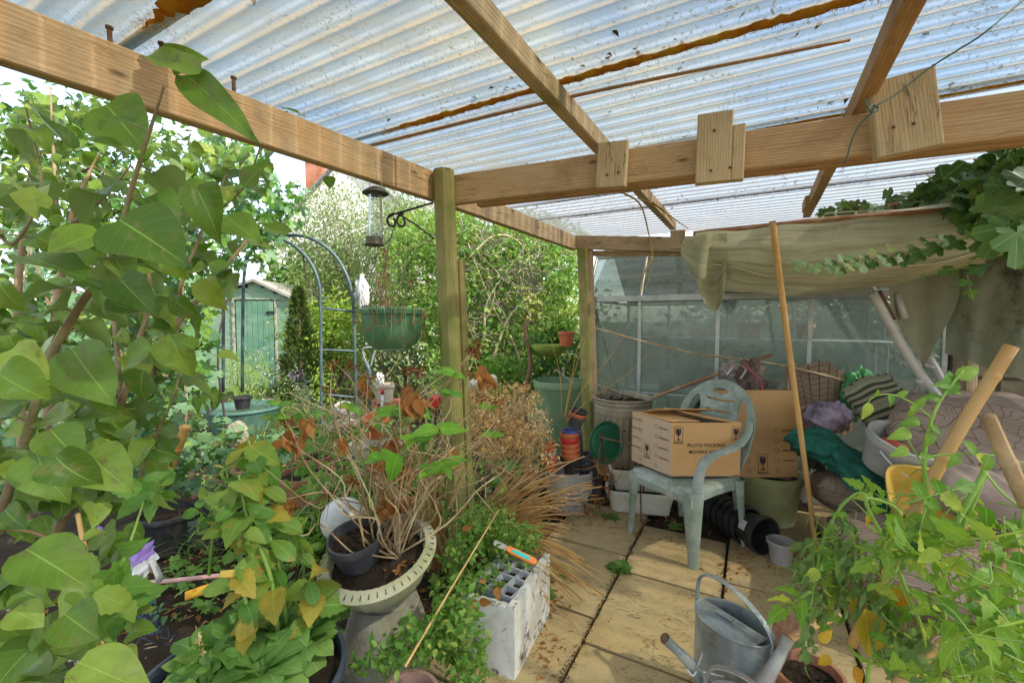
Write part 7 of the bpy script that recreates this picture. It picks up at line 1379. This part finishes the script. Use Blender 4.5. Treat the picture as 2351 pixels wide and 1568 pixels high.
b = MB(); b.beam(at(425, 1368, 1.80), at(520, 1336, 1.86), .038, .008, up=Vector((.2, -.7, .7))); b.build('paddle', simple('yellow_bright', (.80, .42, .02), (.70, .36, .03), None, 10, .4, dirt=(.4, .3, .1), dlo=.6, dhi=.8), hoe, smooth='auto')
b = MB(); b.beam(at(505, 1320, 1.87), at(600, 1308, 1.92), .034, .012, up=Vector((.2, -.7, .7))); b.build('socket', yellowpl, hoe, smooth='auto')
bagm = NT('bag_print'); ob = bagm.coord('Object'); n1 = bagm.noise(ob, 9, 5, .7); sx = bagm.N('SeparateXYZ'); bagm.L(ob, sx.inputs[0]); col = bagm.mix(bagm.ramp(n1, .50, .56), (.55, .56, .58), (.16, .14, .12)); col = bagm.mix(bagm.ramp(bagm.math('ADD', sx.outputs[2], bagm.math('MULTIPLY', n1, .03)), .150, .152), col, (.66, .68, .74)); col = bagm.mix(bagm.ramp(bagm.math('ADD', sx.outputs[2], bagm.math('MULTIPLY', n1, .05)), .190, .192), col, (.26, .17, .52)); bagm = bagm.done(bagm.bsdf(col, .4, 0, None, .5))
def sheetbag(name, label, pts, m, grp=None):
    b = MB(); rows = [[at(*p) for p in r] for r in pts]
    def fn(u, v):
        i = u*(len(rows)-1); a = int(min(i, len(rows)-2)); f = i-a; j = v*(len(rows[0])-1); c = int(min(j, len(rows[0])-2)); g_ = j-c
        p = (rows[a][c]*(1-g_)+rows[a][c+1]*g_)*(1-f)+(rows[a+1][c]*(1-g_)+rows[a+1][c+1]*g_)*f
        return p+Vector((0, .018*math.sin(v*19+u*5)+.012*math.sin(u*23+v*9), .006*math.sin(u*31+v*17)))
    b.grid(fn, 30, 26); b.grid(lambda u, v: fn(1-u, v)+Vector((0, .002, 0)), 30, 26); o = b.build(name, m); return tag(o, label, 'bag', grp)
sheetbag('printed_bag', 'torn white printed bag with a purple band hanging on the rim of the black pot', [[(292, 1242, 1.72), (330, 1240, 1.74), (352, 1252, 1.76)], [(278, 1275, 1.66), (322, 1278, 1.68), (352, 1290, 1.72)], [(268, 1320, 1.62), (310, 1320, 1.64), (338, 1318, 1.68)], [(255, 1355, 1.58), (285, 1365, 1.6), (315, 1350, 1.62)], [(238, 1395, 1.55), (268, 1420, 1.57), (290, 1422, 1.58)]], bagm)
b = MB(); P_ = bez([at(348, 1285, 1.7), at(358, 1305, 1.69), at(366, 1325, 1.68), at(364, 1336, 1.68)], 5); b.tube(P_, [.011, .014], 8, flat=.3); tag(b.build('bag_strip', whitem), 'loose white strip of torn bag hanging beside the printed bag', 'bag')
crumple('purple_bag', 'piece of purple plastic bag showing between lilac leaves', 'bag', at(215, 1218, 1.7), (.035, .02, .018), simple('purple_plastic', (.26, .17, .52), (.2, .13, .42), None, 9, .4), 3, .25)
for px, py, Y, r, lab in ((60, 1395, 1.35, .05, 'white crumpled bag at the left edge behind dark leaves'), (250, 1440, 1.5, .03, 'scrap of white bag below the printed bag'), (185, 1500, 1.35, .04, 'white scrap of bag near the bottom left')): crumple('plastic_bag', lab, 'bag', at(px, py, Y), (r, r*.5, r*.7), whitem, int(px), .35)
bn = simple('blue_twine', (.06, .13, .26), (.08, .17, .30), None, 30, .7); b = MB()
for _ in range(60): c = at(330+random.gauss(0, 22), 1415+random.gauss(0, 26), 1.62+random.gauss(0, .03)); b.tube(bez([c, c+Vector([random.gauss(0, .02) for _ in range(3)]), c+Vector([random.gauss(0, .03) for _ in range(3)])], 4), .0012, 4)
tag(b.build('twine', bn), 'tangle of blue netting twine on the soil under the printed bag', 'twine')
cane('bamboo_cane', 'pale bamboo cane standing among the lower lilac leaves at left', [at(178, 1178, 1.12), at(200, 1290, 1.1), at(222, 1420, 1.08), at(248, 1600, 1.05)], (.0055, .0085), bamboo, 3, seed=12)
cane('bamboo_stub', 'thick cut orange stake rising from the ground cover', [at(372, 1110, 2.2), at(400, 1045, 2.2), at(428, 978, 2.2)], (.030, .020), simple('stake_orange', (.45, .27, .07), (.35, .19, .05), None, 30, .8), 1, cat='stake')
cane('fallen_stick', 'slim brown twig crossing the lower left edge', [at(-20, 1215, 1.2), at(60, 1218, 1.2), at(135, 1243, 1.2)], (.005, .003), simple('twig_orange', (.36, .20, .10), (.28, .14, .06), None, 30, .8), 3, cat='stick')
# ------------------------------------------------------------------ lilac in the foreground
lil = empty('lilac', gpos(150, 1.5), 'large lilac with heart-shaped leaves filling the left foreground', 'lilac'); b = MB(); b2 = MB()
tan = [([(40, 1700, 1.4), (100, 1300, 1.4), (250, 1000, 1.35), (305, 830, 1.3), (345, 660, 1.28), (300, 500, 1.3)], .017, .009), ([(250, 1100, 1.5), (380, 790, 1.5), (470, 670, 1.5), (565, 555, 1.55), (600, 500, 1.6)], .014, .005), ([(90, 1100, 1.7), (140, 700, 1.7), (130, 480, 1.7), (115, 200, 1.7)], .018, .009), ([(100, 900, 1.5), (160, 520, 1.55), (200, 410, 1.6), (232, 345, 1.6)], .012, .006), ([(60, 1200, 1.9), (40, 700, 1.9), (70, 430, 1.9), (60, 240, 2.0)], .02, .01), ([(160, 520, 1.5), (250, 440, 1.5), (300, 380, 1.5)], .008, .005), ([(380, 800, 1.5), (420, 640, 1.5), (470, 520, 1.5), (520, 400, 1.6)], .007, .003), ([(280, 960, 1.35), (255, 700, 1.4), (200, 560, 1.5)], .008, .005)]
drk = [([(-20, 1250, 1.0), (60, 1000, .95), (130, 790, .9), (240, 620, .85), (268, 560, .8), (300, 440, .78), (338, 320, .74), (376, 200, .72)], .010, .0022), ([(140, 780, .9), (200, 680, .95), (300, 590, 1.0), (400, 490, 1.05), (470, 440, 1.1)], .008, .003), ([(300, 1150, 1.3), (350, 1020, 1.25), (395, 920, 1.2), (415, 850, 1.2)], .005, .003), ([(-20, 500, 1.2), (30, 560, 1.2), (95, 430, 1.2), (60, 250, 1.2)], .006, .004), ([(480, 500, 1.7), (560, 430, 1.7), (600, 330, 1.7)], .006, .003), ([(0, 1450, .95), (80, 1330, .95), (180, 1240, .95)], .010, .005)]
for P, r0_, r1_ in [(p_, a_, .0022) for p_, a_, c_ in tan]: b.tube(bez([at(*q) for q in P], 6), [r0_, r1_], 8, cap=False)
for P, r0_, r1_ in [(p_, a_, .0018) for p_, a_, c_ in drk]: b2.tube(bez([at(*q) for q in P], 6), [r0_, r1_], 8, cap=False)
b.build('stems', barkpale, lil); _twig = (lambda: b2.build('young_stems', simple('lilac_twig', (.24, .18, .10), (.16, .12, .06), (.30, .28, .12), 24, .7), lil))
lf = MB(); pet = MB()
def hero(bx, by, Yb, tx, ty, Yt, w=1.0, n=(0, -.6, .7), v=None, mb=None):
    a, c = at(bx, by, Yb), at(tx, ty, Yt); d = c-a; (mb or lf).inst([HEART[v % 5]] if v is not None else HEART, [a], [d], [Vector(n)], [d.length*.88], np.array([w]))
H_ = [(430, 172, .72, 600, 337, .68, .40, (-.5, -.5, .5), 2), (462, 165, .70, 288, 102, .70, .42, (.1, -.9, .3), 2), (395, 140, .72, 465, 140, .70, .9, (.2, -.8, -.5), 4), (245, 240, 1.0, 330, 350, .98, 1.3, (0, -1, .2), 2), (185, 320, .72, 355, 352, .74, .55, (.1, -.5, .85), 2), (170, 345, .72, 30, 235, .70, .5, (-.1, -.4, .9), 3), (275, 505, .70, 440, 610, .66, .95, (0, -.85, .5), 2), (60, 590, .74, 245, 640, .70, .55, (.05, -.45, .9), 2), (262, 660, .74, 175, 735, .72, 1.1, (0, -.8, .4), 1), (275, 640, .72, 350, 725, .70, .9, (.2, -.9, .3), 0), (110, 480, .9, 0, 420, .9, .55, (0, -.4, .9), 3), (0, 455, 1.0, 120, 395, 1.0, .7, (0, -.6, .7), 2),
 (165, 800, .76, 262, 950, .72, .85, (.1, -.9, .3), 2), (500, 815, .95, 560, 820, .95, .8, (0, -.5, .8), 0), (395, 770, 1.0, 425, 890, .98, 1.0, (0, -1, .1), 0), (345, 790, .85, 262, 850, .85, .9, (0, -.8, .5), 2), (450, 800, .95, 375, 775, .95, .8, (0, -.5, .8), 3), (115, 985, .72, 190, 1070, .70, 1.0, (0, -.6, .8), 2), (215, 1010, .8, 250, 1050, .8, .9, (0, -.7, .7), 2), (0, 650, .6, 40, 740, .6, 1.2, (.1, -.9, .2), 1), (0, 860, .58, 85, 920, .56, 1.1, (0, -.8, .5), 4), (30, 800, .68, 95, 880, .66, 1.0, (.1, -.9, .3), 0), (85, 1040, .7, 130, 1180, .66, .9, (0, -.8, .5), 0), (250, 1030, .85, 190, 1010, .85, .8, (0, -.6, .7), 2), (200, 1040, .75, 310, 1140, .72, .9, (0, -.7, .6), 2),
 (60, 1260, .62, 230, 1360, .60, .8, (0, -.5, .9), 2), (130, 1050, .62, 215, 1150, .60, .9, (-.1, -.8, .6), 4), (30, 1400, .6, 110, 1440, .6, 1.1, (0, -.5, .9), 2), (150, 1410, .62, 255, 1490, .60, .9, (0, -.5, .9), 3), (180, 1520, .55, 380, 1600, .55, .7, (0, -.5, .9), 2), (300, 1400, .9, 360, 1395, .9, .8, (0, -.7, .7), 2), (300, 1450, .9, 350, 1440, .88, .9, (0, -.7, .7), 0), (290, 1480, .9, 300, 1555, .88, 1.0, (0, -.9, .4), 2), (300, 1200, .95, 330, 1250, .95, .9, (0, -.8, .5), 2), (265, 560, .78, 205, 520, .76, .8, (0, -.7, .6), 0),
 (350, 560, .85, 430, 640, .83, .8, (.2, -.9, .4), 1), (420, 420, 1.1, 500, 480, 1.08, .9, (0, -.6, .8), 0), (450, 430, .85, 520, 560, .82, .7, (.4, -.7, .3), 1), (520, 500, 1.0, 610, 560, .98, .9, (.2, -.8, .5), 2), (390, 490, .9, 330, 440, .9, .9, (0, -.7, .7), 1), (560, 430, 1.3, 620, 350, 1.3, .8, (0, -.9, .3), 2), (330, 850, .9, 300, 940, .9, 1.0, (0, -.9, .3), 0), (470, 640, 1.2, 520, 740, 1.2, .8, (.1, -.9, .3), 1), (400, 690, 1.2, 470, 740, 1.2, .8, (.1, -.9, .3), 1)]
for h in H_: hero(*h[:6], h[6], h[7], h[8])
# many further leaves set in opposite pairs along every stem
for P, r0_, r1_ in tan+drk:
    Q = bez([at(*q) for q in P], 8); acc = 0
    for i in range(6, len(Q)-1):
        acc += (Q[i]-Q[i-1]).length
        if acc > .055:
            acc = 0; tdir = (Q[i+1]-Q[i]).normalized(); a = random.random()*6.28
            for sgn in (0, PI):
                if random.random() < .72:
                    d = Vector((math.cos(a+sgn), math.sin(a+sgn)*.8, random.uniform(-.75, .25))).normalized()+tdir*.3; off_ = Q[i]+d.normalized()*.03; b2.tube([Q[i], off_], .0013, 4, cap=False)
                    lf.inst(HEART, [off_], [d+Vector((0, 0, -.25))], [Vector((random.gauss(0, .35), -.45, .8))], [random.uniform(.065, .105)])
LC = [(60, 220, 2.0, 60, 40), (150, 250, 2.1, 80, 40), (250, 290, 2.2, 80, 40), (370, 320, 2.2, 80, 40), (480, 350, 2.2, 80, 36), (560, 380, 2.2, 60, 36), (60, 330, 1.9, 90, 70), (180, 300, 2.0, 90, 60), (300, 380, 2.0, 90, 60), (420, 370, 1.9, 80, 50), (520, 410, 1.9, 70, 50), (90, 470, 1.6, 100, 70), (260, 560, 1.7, 110, 80), (430, 560, 1.7, 80, 70), (60, 760, 1.4, 90, 90), (330, 720, 1.6, 90, 80), (150, 920, 1.3, 130, 90), (60, 1120, 1.1, 80, 90), (230, 1120, 1.3, 80, 70), (380, 850, 1.5, 70, 60), (330, 1010, 1.4, 70, 70), (60, 1500, .85, 90, 70), (120, 1330, 1.0, 110, 50), (250, 1230, 1.2, 60, 40), (560, 350, 2.0, 50, 40), (480, 900, 1.5, 40, 30)]
cluster(lf, HEART, LC, 5.0, .074, .14, up=(0, -.55, .75), hang=.5, jit=.45)
lf.build('leaves', L_LILAC, lil); _twig()
bl = MB(); cluster(bl, SER, [(262, 1290, .85, 16, 40), (285, 1400, .85, 30, 26), (345, 1120, 1.0, 30, 26), (225, 1340, .8, 16, 50), (365, 1100, 1.0, 16, 34), (210, 1420, .8, 20, 40)], 9, .075, .04, up=(0, -.7, .6), hang=.7)
tm0 = empty('physalis', at(290, 1450, .9), 'soft toothed-leaf plant growing up through the lower lilac', 'plant'); bl.build('leaves', L_WEED, tm0); b = MB(); b.tube(bez([at(150, 1600, .9), at(230, 1420, .88), at(290, 1270, .86), at(340, 1120, 1.0)], 6), [.004, .002], 6); b.build('stem', greenstem, tm0)
b = MB(); b.inst(HEART[2:3], [at(757, 405, 1.9)], [Vector((0, -.1, -1))], [Vector((0, -1, .1))], [.055], np.array([1.2])); b.inst(HEART, [at(650, 250, 1.75), at(640, 262, 1.74)], [Vector((1, 0, -.2)), Vector((.9, -.2, -.3))], [Vector((0, -.4, 1))]*2, [.09, .07]); tag(b.build('stray_leaves', L_LILAC), 'few stray leaves of a climber hanging at the outer roof beam', 'leaves')
# ------------------------------------------------------------------ bird feeder, bracket, hanging basket
feed = empty('bird_feeder', at(862, 565, 1.95), 'clear tubular bird feeder with a domed metal lid hanging from the outer beam', 'bird feeder'); fd = 1.95
pf = lambda px, py: at(px, py, fd)
capm = simple('feeder_metal', (.13, .115, .09), (.09, .08, .06), None, 14, .5, .5)
t0_, t1_, t2_ = pf(862, 440), pf(862, 540), pf(858, 562)
b = MB(); b.lathe([(0, .022), (.02, .018), (.045, .004), (.058, -.008), (.056, -.011), (.035, -.004), (0, 0)], t0_, 28); b.build('lid', capm, feed)
b = MB(); b.lathe([(.036, 0), (.038, -.018), (.040, -.030), (.044, -.036), (.0, -.036)], pf(859, 545), 28); b.build('base', capm, feed)
t = NT('clear_tube'); tr = t.N('BsdfTransparent'); tr.inputs[0].default_value = (.86, .88, .85, 1); gl = t.N('BsdfGlossy'); gl.inputs['Roughness'].default_value = .12; m1 = t.N('MixShader'); fr = t.N('Fresnel'); t.val(m1.inputs[0], t.math('ADD', t.math('MULTIPLY', fr.outputs[0], .7), .05)); t.L(tr.outputs[0], m1.inputs[1]); t.L(gl.outputs[0], m1.inputs[2]); cleart = t.done(m1.outputs[0])
b = MB(); b.lathe([(.030, 0), (.030, -.195)], pf(861, 447), 24); b.build('tube', cleart, feed)
b = MB()
for k in range(14): a = 2*PI*k/14; b.tube([t0_+Vector((.033*math.cos(a), .033*math.sin(a), -.005)), t0_+Vector((.033*math.cos(a), .033*math.sin(a), -.028))], .0007, 3); q = pf(859, 535); b.tube([q+Vector((.036*math.cos(a), .036*math.sin(a), .006)), q+Vector((.037*math.cos(a), .037*math.sin(a), -.02))], .0007, 3)
for zz in (-.005, -.015, -.025): b.tube([t0_+Vector((.033*math.cos(a), .033*math.sin(a), zz)) for a in np.linspace(0, 2*PI, 20)], .0007, 3, cap=False); b.tube([pf(859, 535)+Vector((.0365*math.cos(a), .0365*math.sin(a), zz+.006)) for a in np.linspace(0, 2*PI, 20)], .0007, 3, cap=False)
b.build('mesh_collar', galv, feed)
b = MB(); b.tube(bez([pf(850, 440), pf(849, 400), pf(852, 382), pf(863, 374), pf(874, 385), pf(876, 410), pf(876, 440)], 5), .0016, 5); b.build('hanger', galv, feed)
br_ = empty('bracket', at(992, 466, 2.2), 'black iron hanging bracket with two scrolls on the front post', 'bracket'); b = MB(); B_ = lambda px, py, Y=2.2: at(px, py, Y)
b.tube([B_(996, 465), B_(950, 479), B_(905, 492), B_(893, 498)], .0055, 8); b.tube([B_(996, 548), B_(960, 520), B_(913, 480+10)], .0042, 8)
for ox in (893, 915): b.tube(bez([B_(ox+12, 490), B_(ox+1, 495), B_(ox-4, 507), B_(ox+2, 518), B_(ox+12, 519), B_(ox+14, 508), B_(ox+10, 502)], 5), .0058, 8)
b.build('scroll_arm', blackiron, br_)
bk_ = at(900, 755, 2.25); hb3 = empty('hanging_basket', bk_, 'green plastic hanging basket full of dead trailing stems', 'hanging basket'); k_ = 2.25/1000
b = MB(); zt_ = .043*2.25; b.lathe([(0, -.106), (.092, -.106), (.094, -.098), (.102, -.092), (.135, -.06), (.146, -.02), (.150, .075), (.166, .078), (.168, .098), (.160, .105), (.150, .10), (.143, .07), (.135, -.02), (.10, -.08), (0, -.085)], bk_, 44); b.build('basket', greenpl, hb3, smooth='auto')
b = MB(); b.grid(lambda u, v: bk_+Vector((.146*v*math.cos(2*PI*u), .146*v*math.sin(2*PI*u), .078+.012*hnoise(u*20, v*9))), 36, 8); b.build('soil', soilm, hb3)
b = MB()
for a in (0.4, 2.5, 4.6): b.tube(bez([bk_+Vector((.155*math.cos(a), .155*math.sin(a), .095)), bk_+Vector((.07*math.cos(a), .07*math.sin(a), .33)), B_(905, 520)], 5), .0011, 4)
b.build('chain', blackiron, hb3)
b = MB(); bl = MB()
for _ in range(46):
    a = random.random()*6.28; p = bk_+Vector((.13*math.cos(a), .13*math.sin(a), .09)); e = bk_+Vector((.172*math.cos(a), .172*math.sin(a), .10)); f = e+Vector((random.gauss(0, .012), random.gauss(0, .012), -random.uniform(.03, .17))); b.tube(bez([p, e, e.lerp(f, .5)+Vector((random.gauss(0, .01), 0, 0)), f], 4), [.0013, .0007], 4, cap=False); cluster_n = random.randint(2, 9)
    bl.inst(LOW+TINY, [f+Vector([random.gauss(0, .006) for _ in range(3)]) for _ in range(cluster_n)], rng.normal(size=(cluster_n, 3)), rng.normal(size=(cluster_n, 3)), np.full(cluster_n, .012))
for _ in range(16): p = bk_+Vector((random.gauss(-.02, .03), random.gauss(0, .03), .08)); e = at(882+random.gauss(0, 9), 560+random.uniform(-10, 90), 2.25); b.tube(bez([p, p.lerp(e, .5)+Vector((random.gauss(0, .02), 0, 0)), e], 4), [.0022, .001], 4, cap=False)
for tx, ty in ((835, 690), (960, 680), (972, 655), (945, 640), (990, 640), (930, 600)): e = at(tx, ty, 2.25); b.tube(bez([bk_+ZV*.08, bk_.lerp(e, .6)+ZV*.02, e], 4), [.0018, .0008], 4, cap=False)
cluster(bl, OVA, [(882, 655, 2.25, 17, 42), (880, 600, 2.25, 8, 40), (945, 650, 2.25, 10, 20)], 40, .022, .03, hang=.9); b.build('dead_stems', drystem, hb3); bl.build('dead_leaves', simple('leaf_tan', (.30, .15, .06), (.22, .10, .04), (.40, .24, .12), 40, .9), hb3)
b = MB(); fx0, fx1 = at(912, 545, 2.3), at(946, 700, 2.3); cx_, wx = (fx0.x+fx1.x)/2, abs(fx1.x-fx0.x)/2
for k in range(9): a = 2*PI*k/9; b.tube([Vector((cx_+wx*math.cos(a), 2.3+wx*math.sin(a), fx0.z)), Vector((cx_+wx*math.cos(a), 2.3+wx*math.sin(a), fx1.z))], .0007, 3)
for k in range(20): z_ = fx0.z+(fx1.z-fx0.z)*k/19; b.tube([Vector((cx_+wx*math.cos(a), 2.3+wx*math.sin(a), z_)) for a in np.linspace(0, 2*PI, 14)], .0006, 3, cap=False)
b.tube([Vector((cx_, 2.3, fx0.z)), Vector((cx_, 2.3, fx0.z+.05)), B_(925, 520, 2.25)], .0008, 4); tag(b.build('mesh_feeder', blackiron), 'black wire-mesh fat feeder hanging from the scroll bracket', 'bird feeder')
# ------------------------------------------------------------------ tomato plants
tom = empty('tomato_plant', gpos(2150, 1.1), 'sprawling tomato plant with yellow-green leaves filling the lower right corner', 'tomato plant'); tl2 = MB(); st = MB()
tcs = [(2100, 1180, 1.05, 70, 45), (2000, 1210, 1.1, 70, 50), (1930, 1260, 1.15, 60, 50), (2200, 1200, 1.0, 80, 50), (2310, 1200, .95, 60, 60), (2130, 1290, 1.0, 90, 60), (2250, 1310, .92, 80, 60), (2320, 1360, .88, 60, 80), (2180, 1400, .95, 80, 60), (2080, 1420, 1.05, 60, 60), (2260, 1460, .85, 80, 60), (2330, 1520, .8, 60, 60), (2150, 1530, .9, 60, 50), (1900, 1330, 1.15, 50, 50), (2020, 1320, 1.1, 50, 40), (2200, 1560, .85, 60, 30)]
cluster(tl2, TOM, tcs, 1.15, .145, .10, up=(0, -.4, .8), hang=.55, jit=.7); cluster(tl2, SER, tcs, 1.6, .045, .11, up=(0, -.4, .8), hang=.6, jit=.8); twigmass(tcs, 1.3, .08, .0018, up=-.2, bend=.9).build('side_shoots', greenstem, tom)
for P, r in (([(2180, 1500, 1.05), (2150, 1300, 1.02), (2130, 1150, 1.0), (2122, 1050, .99), (2140, 960, .98), (2168, 905, .98), (2212, 850, .98)], (.0065, .0025)), ([(2140, 1500, 1.0), (2050, 1280, 1.0), (1990, 1160, 1.0), (2005, 1145, 1.0), (2060, 1170, 1.0), (2075, 1230, 1.0)], (.005, .003)), ([(1860, 1400, 1.15), (1885, 1260, 1.15), (1920, 1180, 1.12), (1968, 1132, 1.1), (2000, 1150, 1.08), (2012, 1180, 1.08)], (.004, .0025)), ([(2180, 1230, .95), (2240, 1120, .95), (2262, 1080, .95)], (.006, .0055)), ([(2262, 1085, .95), (2240, 1140, .95), (2200, 1230, .95)], (.005, .005)), ([(2262, 1085, .95), (2300, 1130, .93), (2351, 1170, .92)], (.003, .002)), ([(2140, 960, .98), (2085, 920, .98), (2040, 905, .98), (2000, 915, .98), (1988, 945, .98)], (.002, .001)), ([(2124, 1048, .99), (2200, 1042, .97), (2280, 1045, .96), (2351, 1062, .95)], (.0025, .0015)), ([(2122, 1070, .99), (2085, 1010, .99), (2080, 975, .99), (2110, 965, .98)], (.002, .001)), ([(2350, 1500, .85), (2330, 1380, .88), (2320, 1290, .9)], (.005, .004)), ([(1990, 1568, 1.1), (2010, 1440, 1.1), (2030, 1330, 1.08)], (.005, .003)), ([(2130, 1130, 1.0), (2060, 1135, 1.02), (2010, 1120, 1.03)], (.002, .001)), ([(2150, 1200, 1.0), (2200, 1150, 1.0), (2250, 1120, 1.0)], (.002, .001))): st.tube(bez([at(*q) for q in P], 6), list(r), 7)
def ld(mb, px, py, Y, tx, ty, s, T=SER, w=1.0): a = at(px, py, Y); c = at(tx, ty, Y-.01); mb.inst(T, [a], [c-a], [Vector((0, -.85, .5))], [(c-a).length*s], np.array([w]))
for q in ((2168, 905, .98, 2212, 842), (2195, 868, .98, 2262, 838), (2185, 885, .98, 2150, 880), (2180, 895, .98, 2212, 905), (2160, 915, .98, 2130, 905), (2040, 906, .98, 2062, 940), (2010, 910, .98, 2020, 895), (1996, 925, .98, 1985, 965), (2060, 910, .98, 2090, 896), (2100, 930, .98, 2095, 960), (2100, 935, .98, 2130, 910), (2110, 965, .98, 2075, 970), (2090, 990, .98, 2045, 1005), (2135, 975, .98, 2165, 1000), (2140, 990, .98, 2130, 1030), (2085, 1030, .98, 2050, 1045), (2270, 1045, .96, 2262, 1095), (2240, 1043, .96, 2215, 1010), (2200, 1042, .96, 2180, 1075), (2280, 1042, .96, 2310, 1020), (2330, 1060, .95, 2345, 1100), (2110, 1045, .98, 2150, 1050), (2240, 1043, .96, 2285, 1075)): ld(tl2, *q, 1.0, w=1.0)
tl2.build('leaves', L_TOM, tom); st.build('stems', simple('tomato_stem', (.26, .42, .08), (.19, .33, .05), None, 30, .55), tom)
ty_ = MB()
for q in ((1985, 1395, 1.05, 2010, 1560, 1.1), (2010, 1400, 1.05, 1970, 1480, 1.0), (1900, 1500, 1.05, 1880, 1560, 1.0), (1880, 1470, 1.05, 1930, 1440, 1.0), (1960, 1530, 1.0, 1990, 1600, 1.0), (2050, 1290, 1.0, 2100, 1310, .8), (2060, 1340, 1.05, 2040, 1420, 1.0), (2085, 1360, 1.05, 2065, 1430, .9), (1950, 1360, 1.1, 1965, 1430, .7), (1990, 1180, 1.1, 2010, 1230, .7), (2020, 1460, 1.0, 2000, 1520, 1.1)): ld(ty_, q[0], q[1], q[2], q[3], q[4], .72, SER+OVA, 1.05)
ty_.build('yellow_leaves', L_TOMY, tom)
wl_ = MB(); cluster(wl_, SER, [(1850, 1290, 1.2, 30, 60), (1870, 1380, 1.18, 34, 60), (1950, 1330, 1.15, 30, 70), (1920, 1220, 1.15, 40, 40), (2010, 1400, 1.12, 34, 70), (2060, 1480, 1.1, 34, 70), (1855, 1470, 1.15, 16, 70), (1960, 1260, 1.12, 30, 40), (2100, 1500, 1.0, 40, 60)], 17, .042, .06, up=(.5, -1, .1), hang=2.0, jit=1.0); cluster(wl_, LOWN, [(1850, 1330, 1.2, 30, 90), (1960, 1330, 1.15, 50, 90), (2040, 1450, 1.1, 50, 80)], 16, .045, .07, up=(.5, -1, .1), hang=1.6, jit=1.0); twigmass([(1860, 1300, 1.2, 40, 70), (1960, 1260, 1.15, 50, 60)], 5, .09, .0013, up=-1, bend=1.2).build('shrivelled_stalks', greenstem, tom); wl_.build('wilted_leaves', L_WILT, tom)
for px, py, r, lab in ((2112, 1254, .017, 'green striped tomato hanging beside the tied bamboo cane'), (2145, 1205, .012, 'smaller green tomato above the striped one'), (2105, 1215, .010, 'tiny green tomato next to the cane')):
    c = at(px, py, .97); b = MB(); b.lathe([(r*math.cos(a), r*.85*math.sin(a)) for a in np.linspace(-PI/2, PI/2, 14)], c, 20, wave=lambda a, i: .02*math.sin(a*5)); tag(b.build('tomato', simple('tomato_green', (.05, .16, .02), (.03, .10, .015), (.12, .28, .05), 60, .25, bump=.02)), lab, 'tomato', 'unripe tomatoes')
b = MB(); b.tube(bez([at(2075, 1240, 1.05), at(2095, 1245, 1.03), at(2088, 1262, 1.04), at(2098, 1275, 1.04), at(2100, 1295, 1.04), at(2094, 1308, 1.04)], 5), .0014, 5); b.tube(bez([at(2148, 1478, .93), at(2168, 1492, .92), at(2176, 1470, .93), at(2156, 1460, .94), at(2138, 1475, .94), at(2148, 1492, .93)], 5), .0014, 5); tag(b.build('string', whitem), 'white string tying the tomato stems to their bamboo canes', 'string')
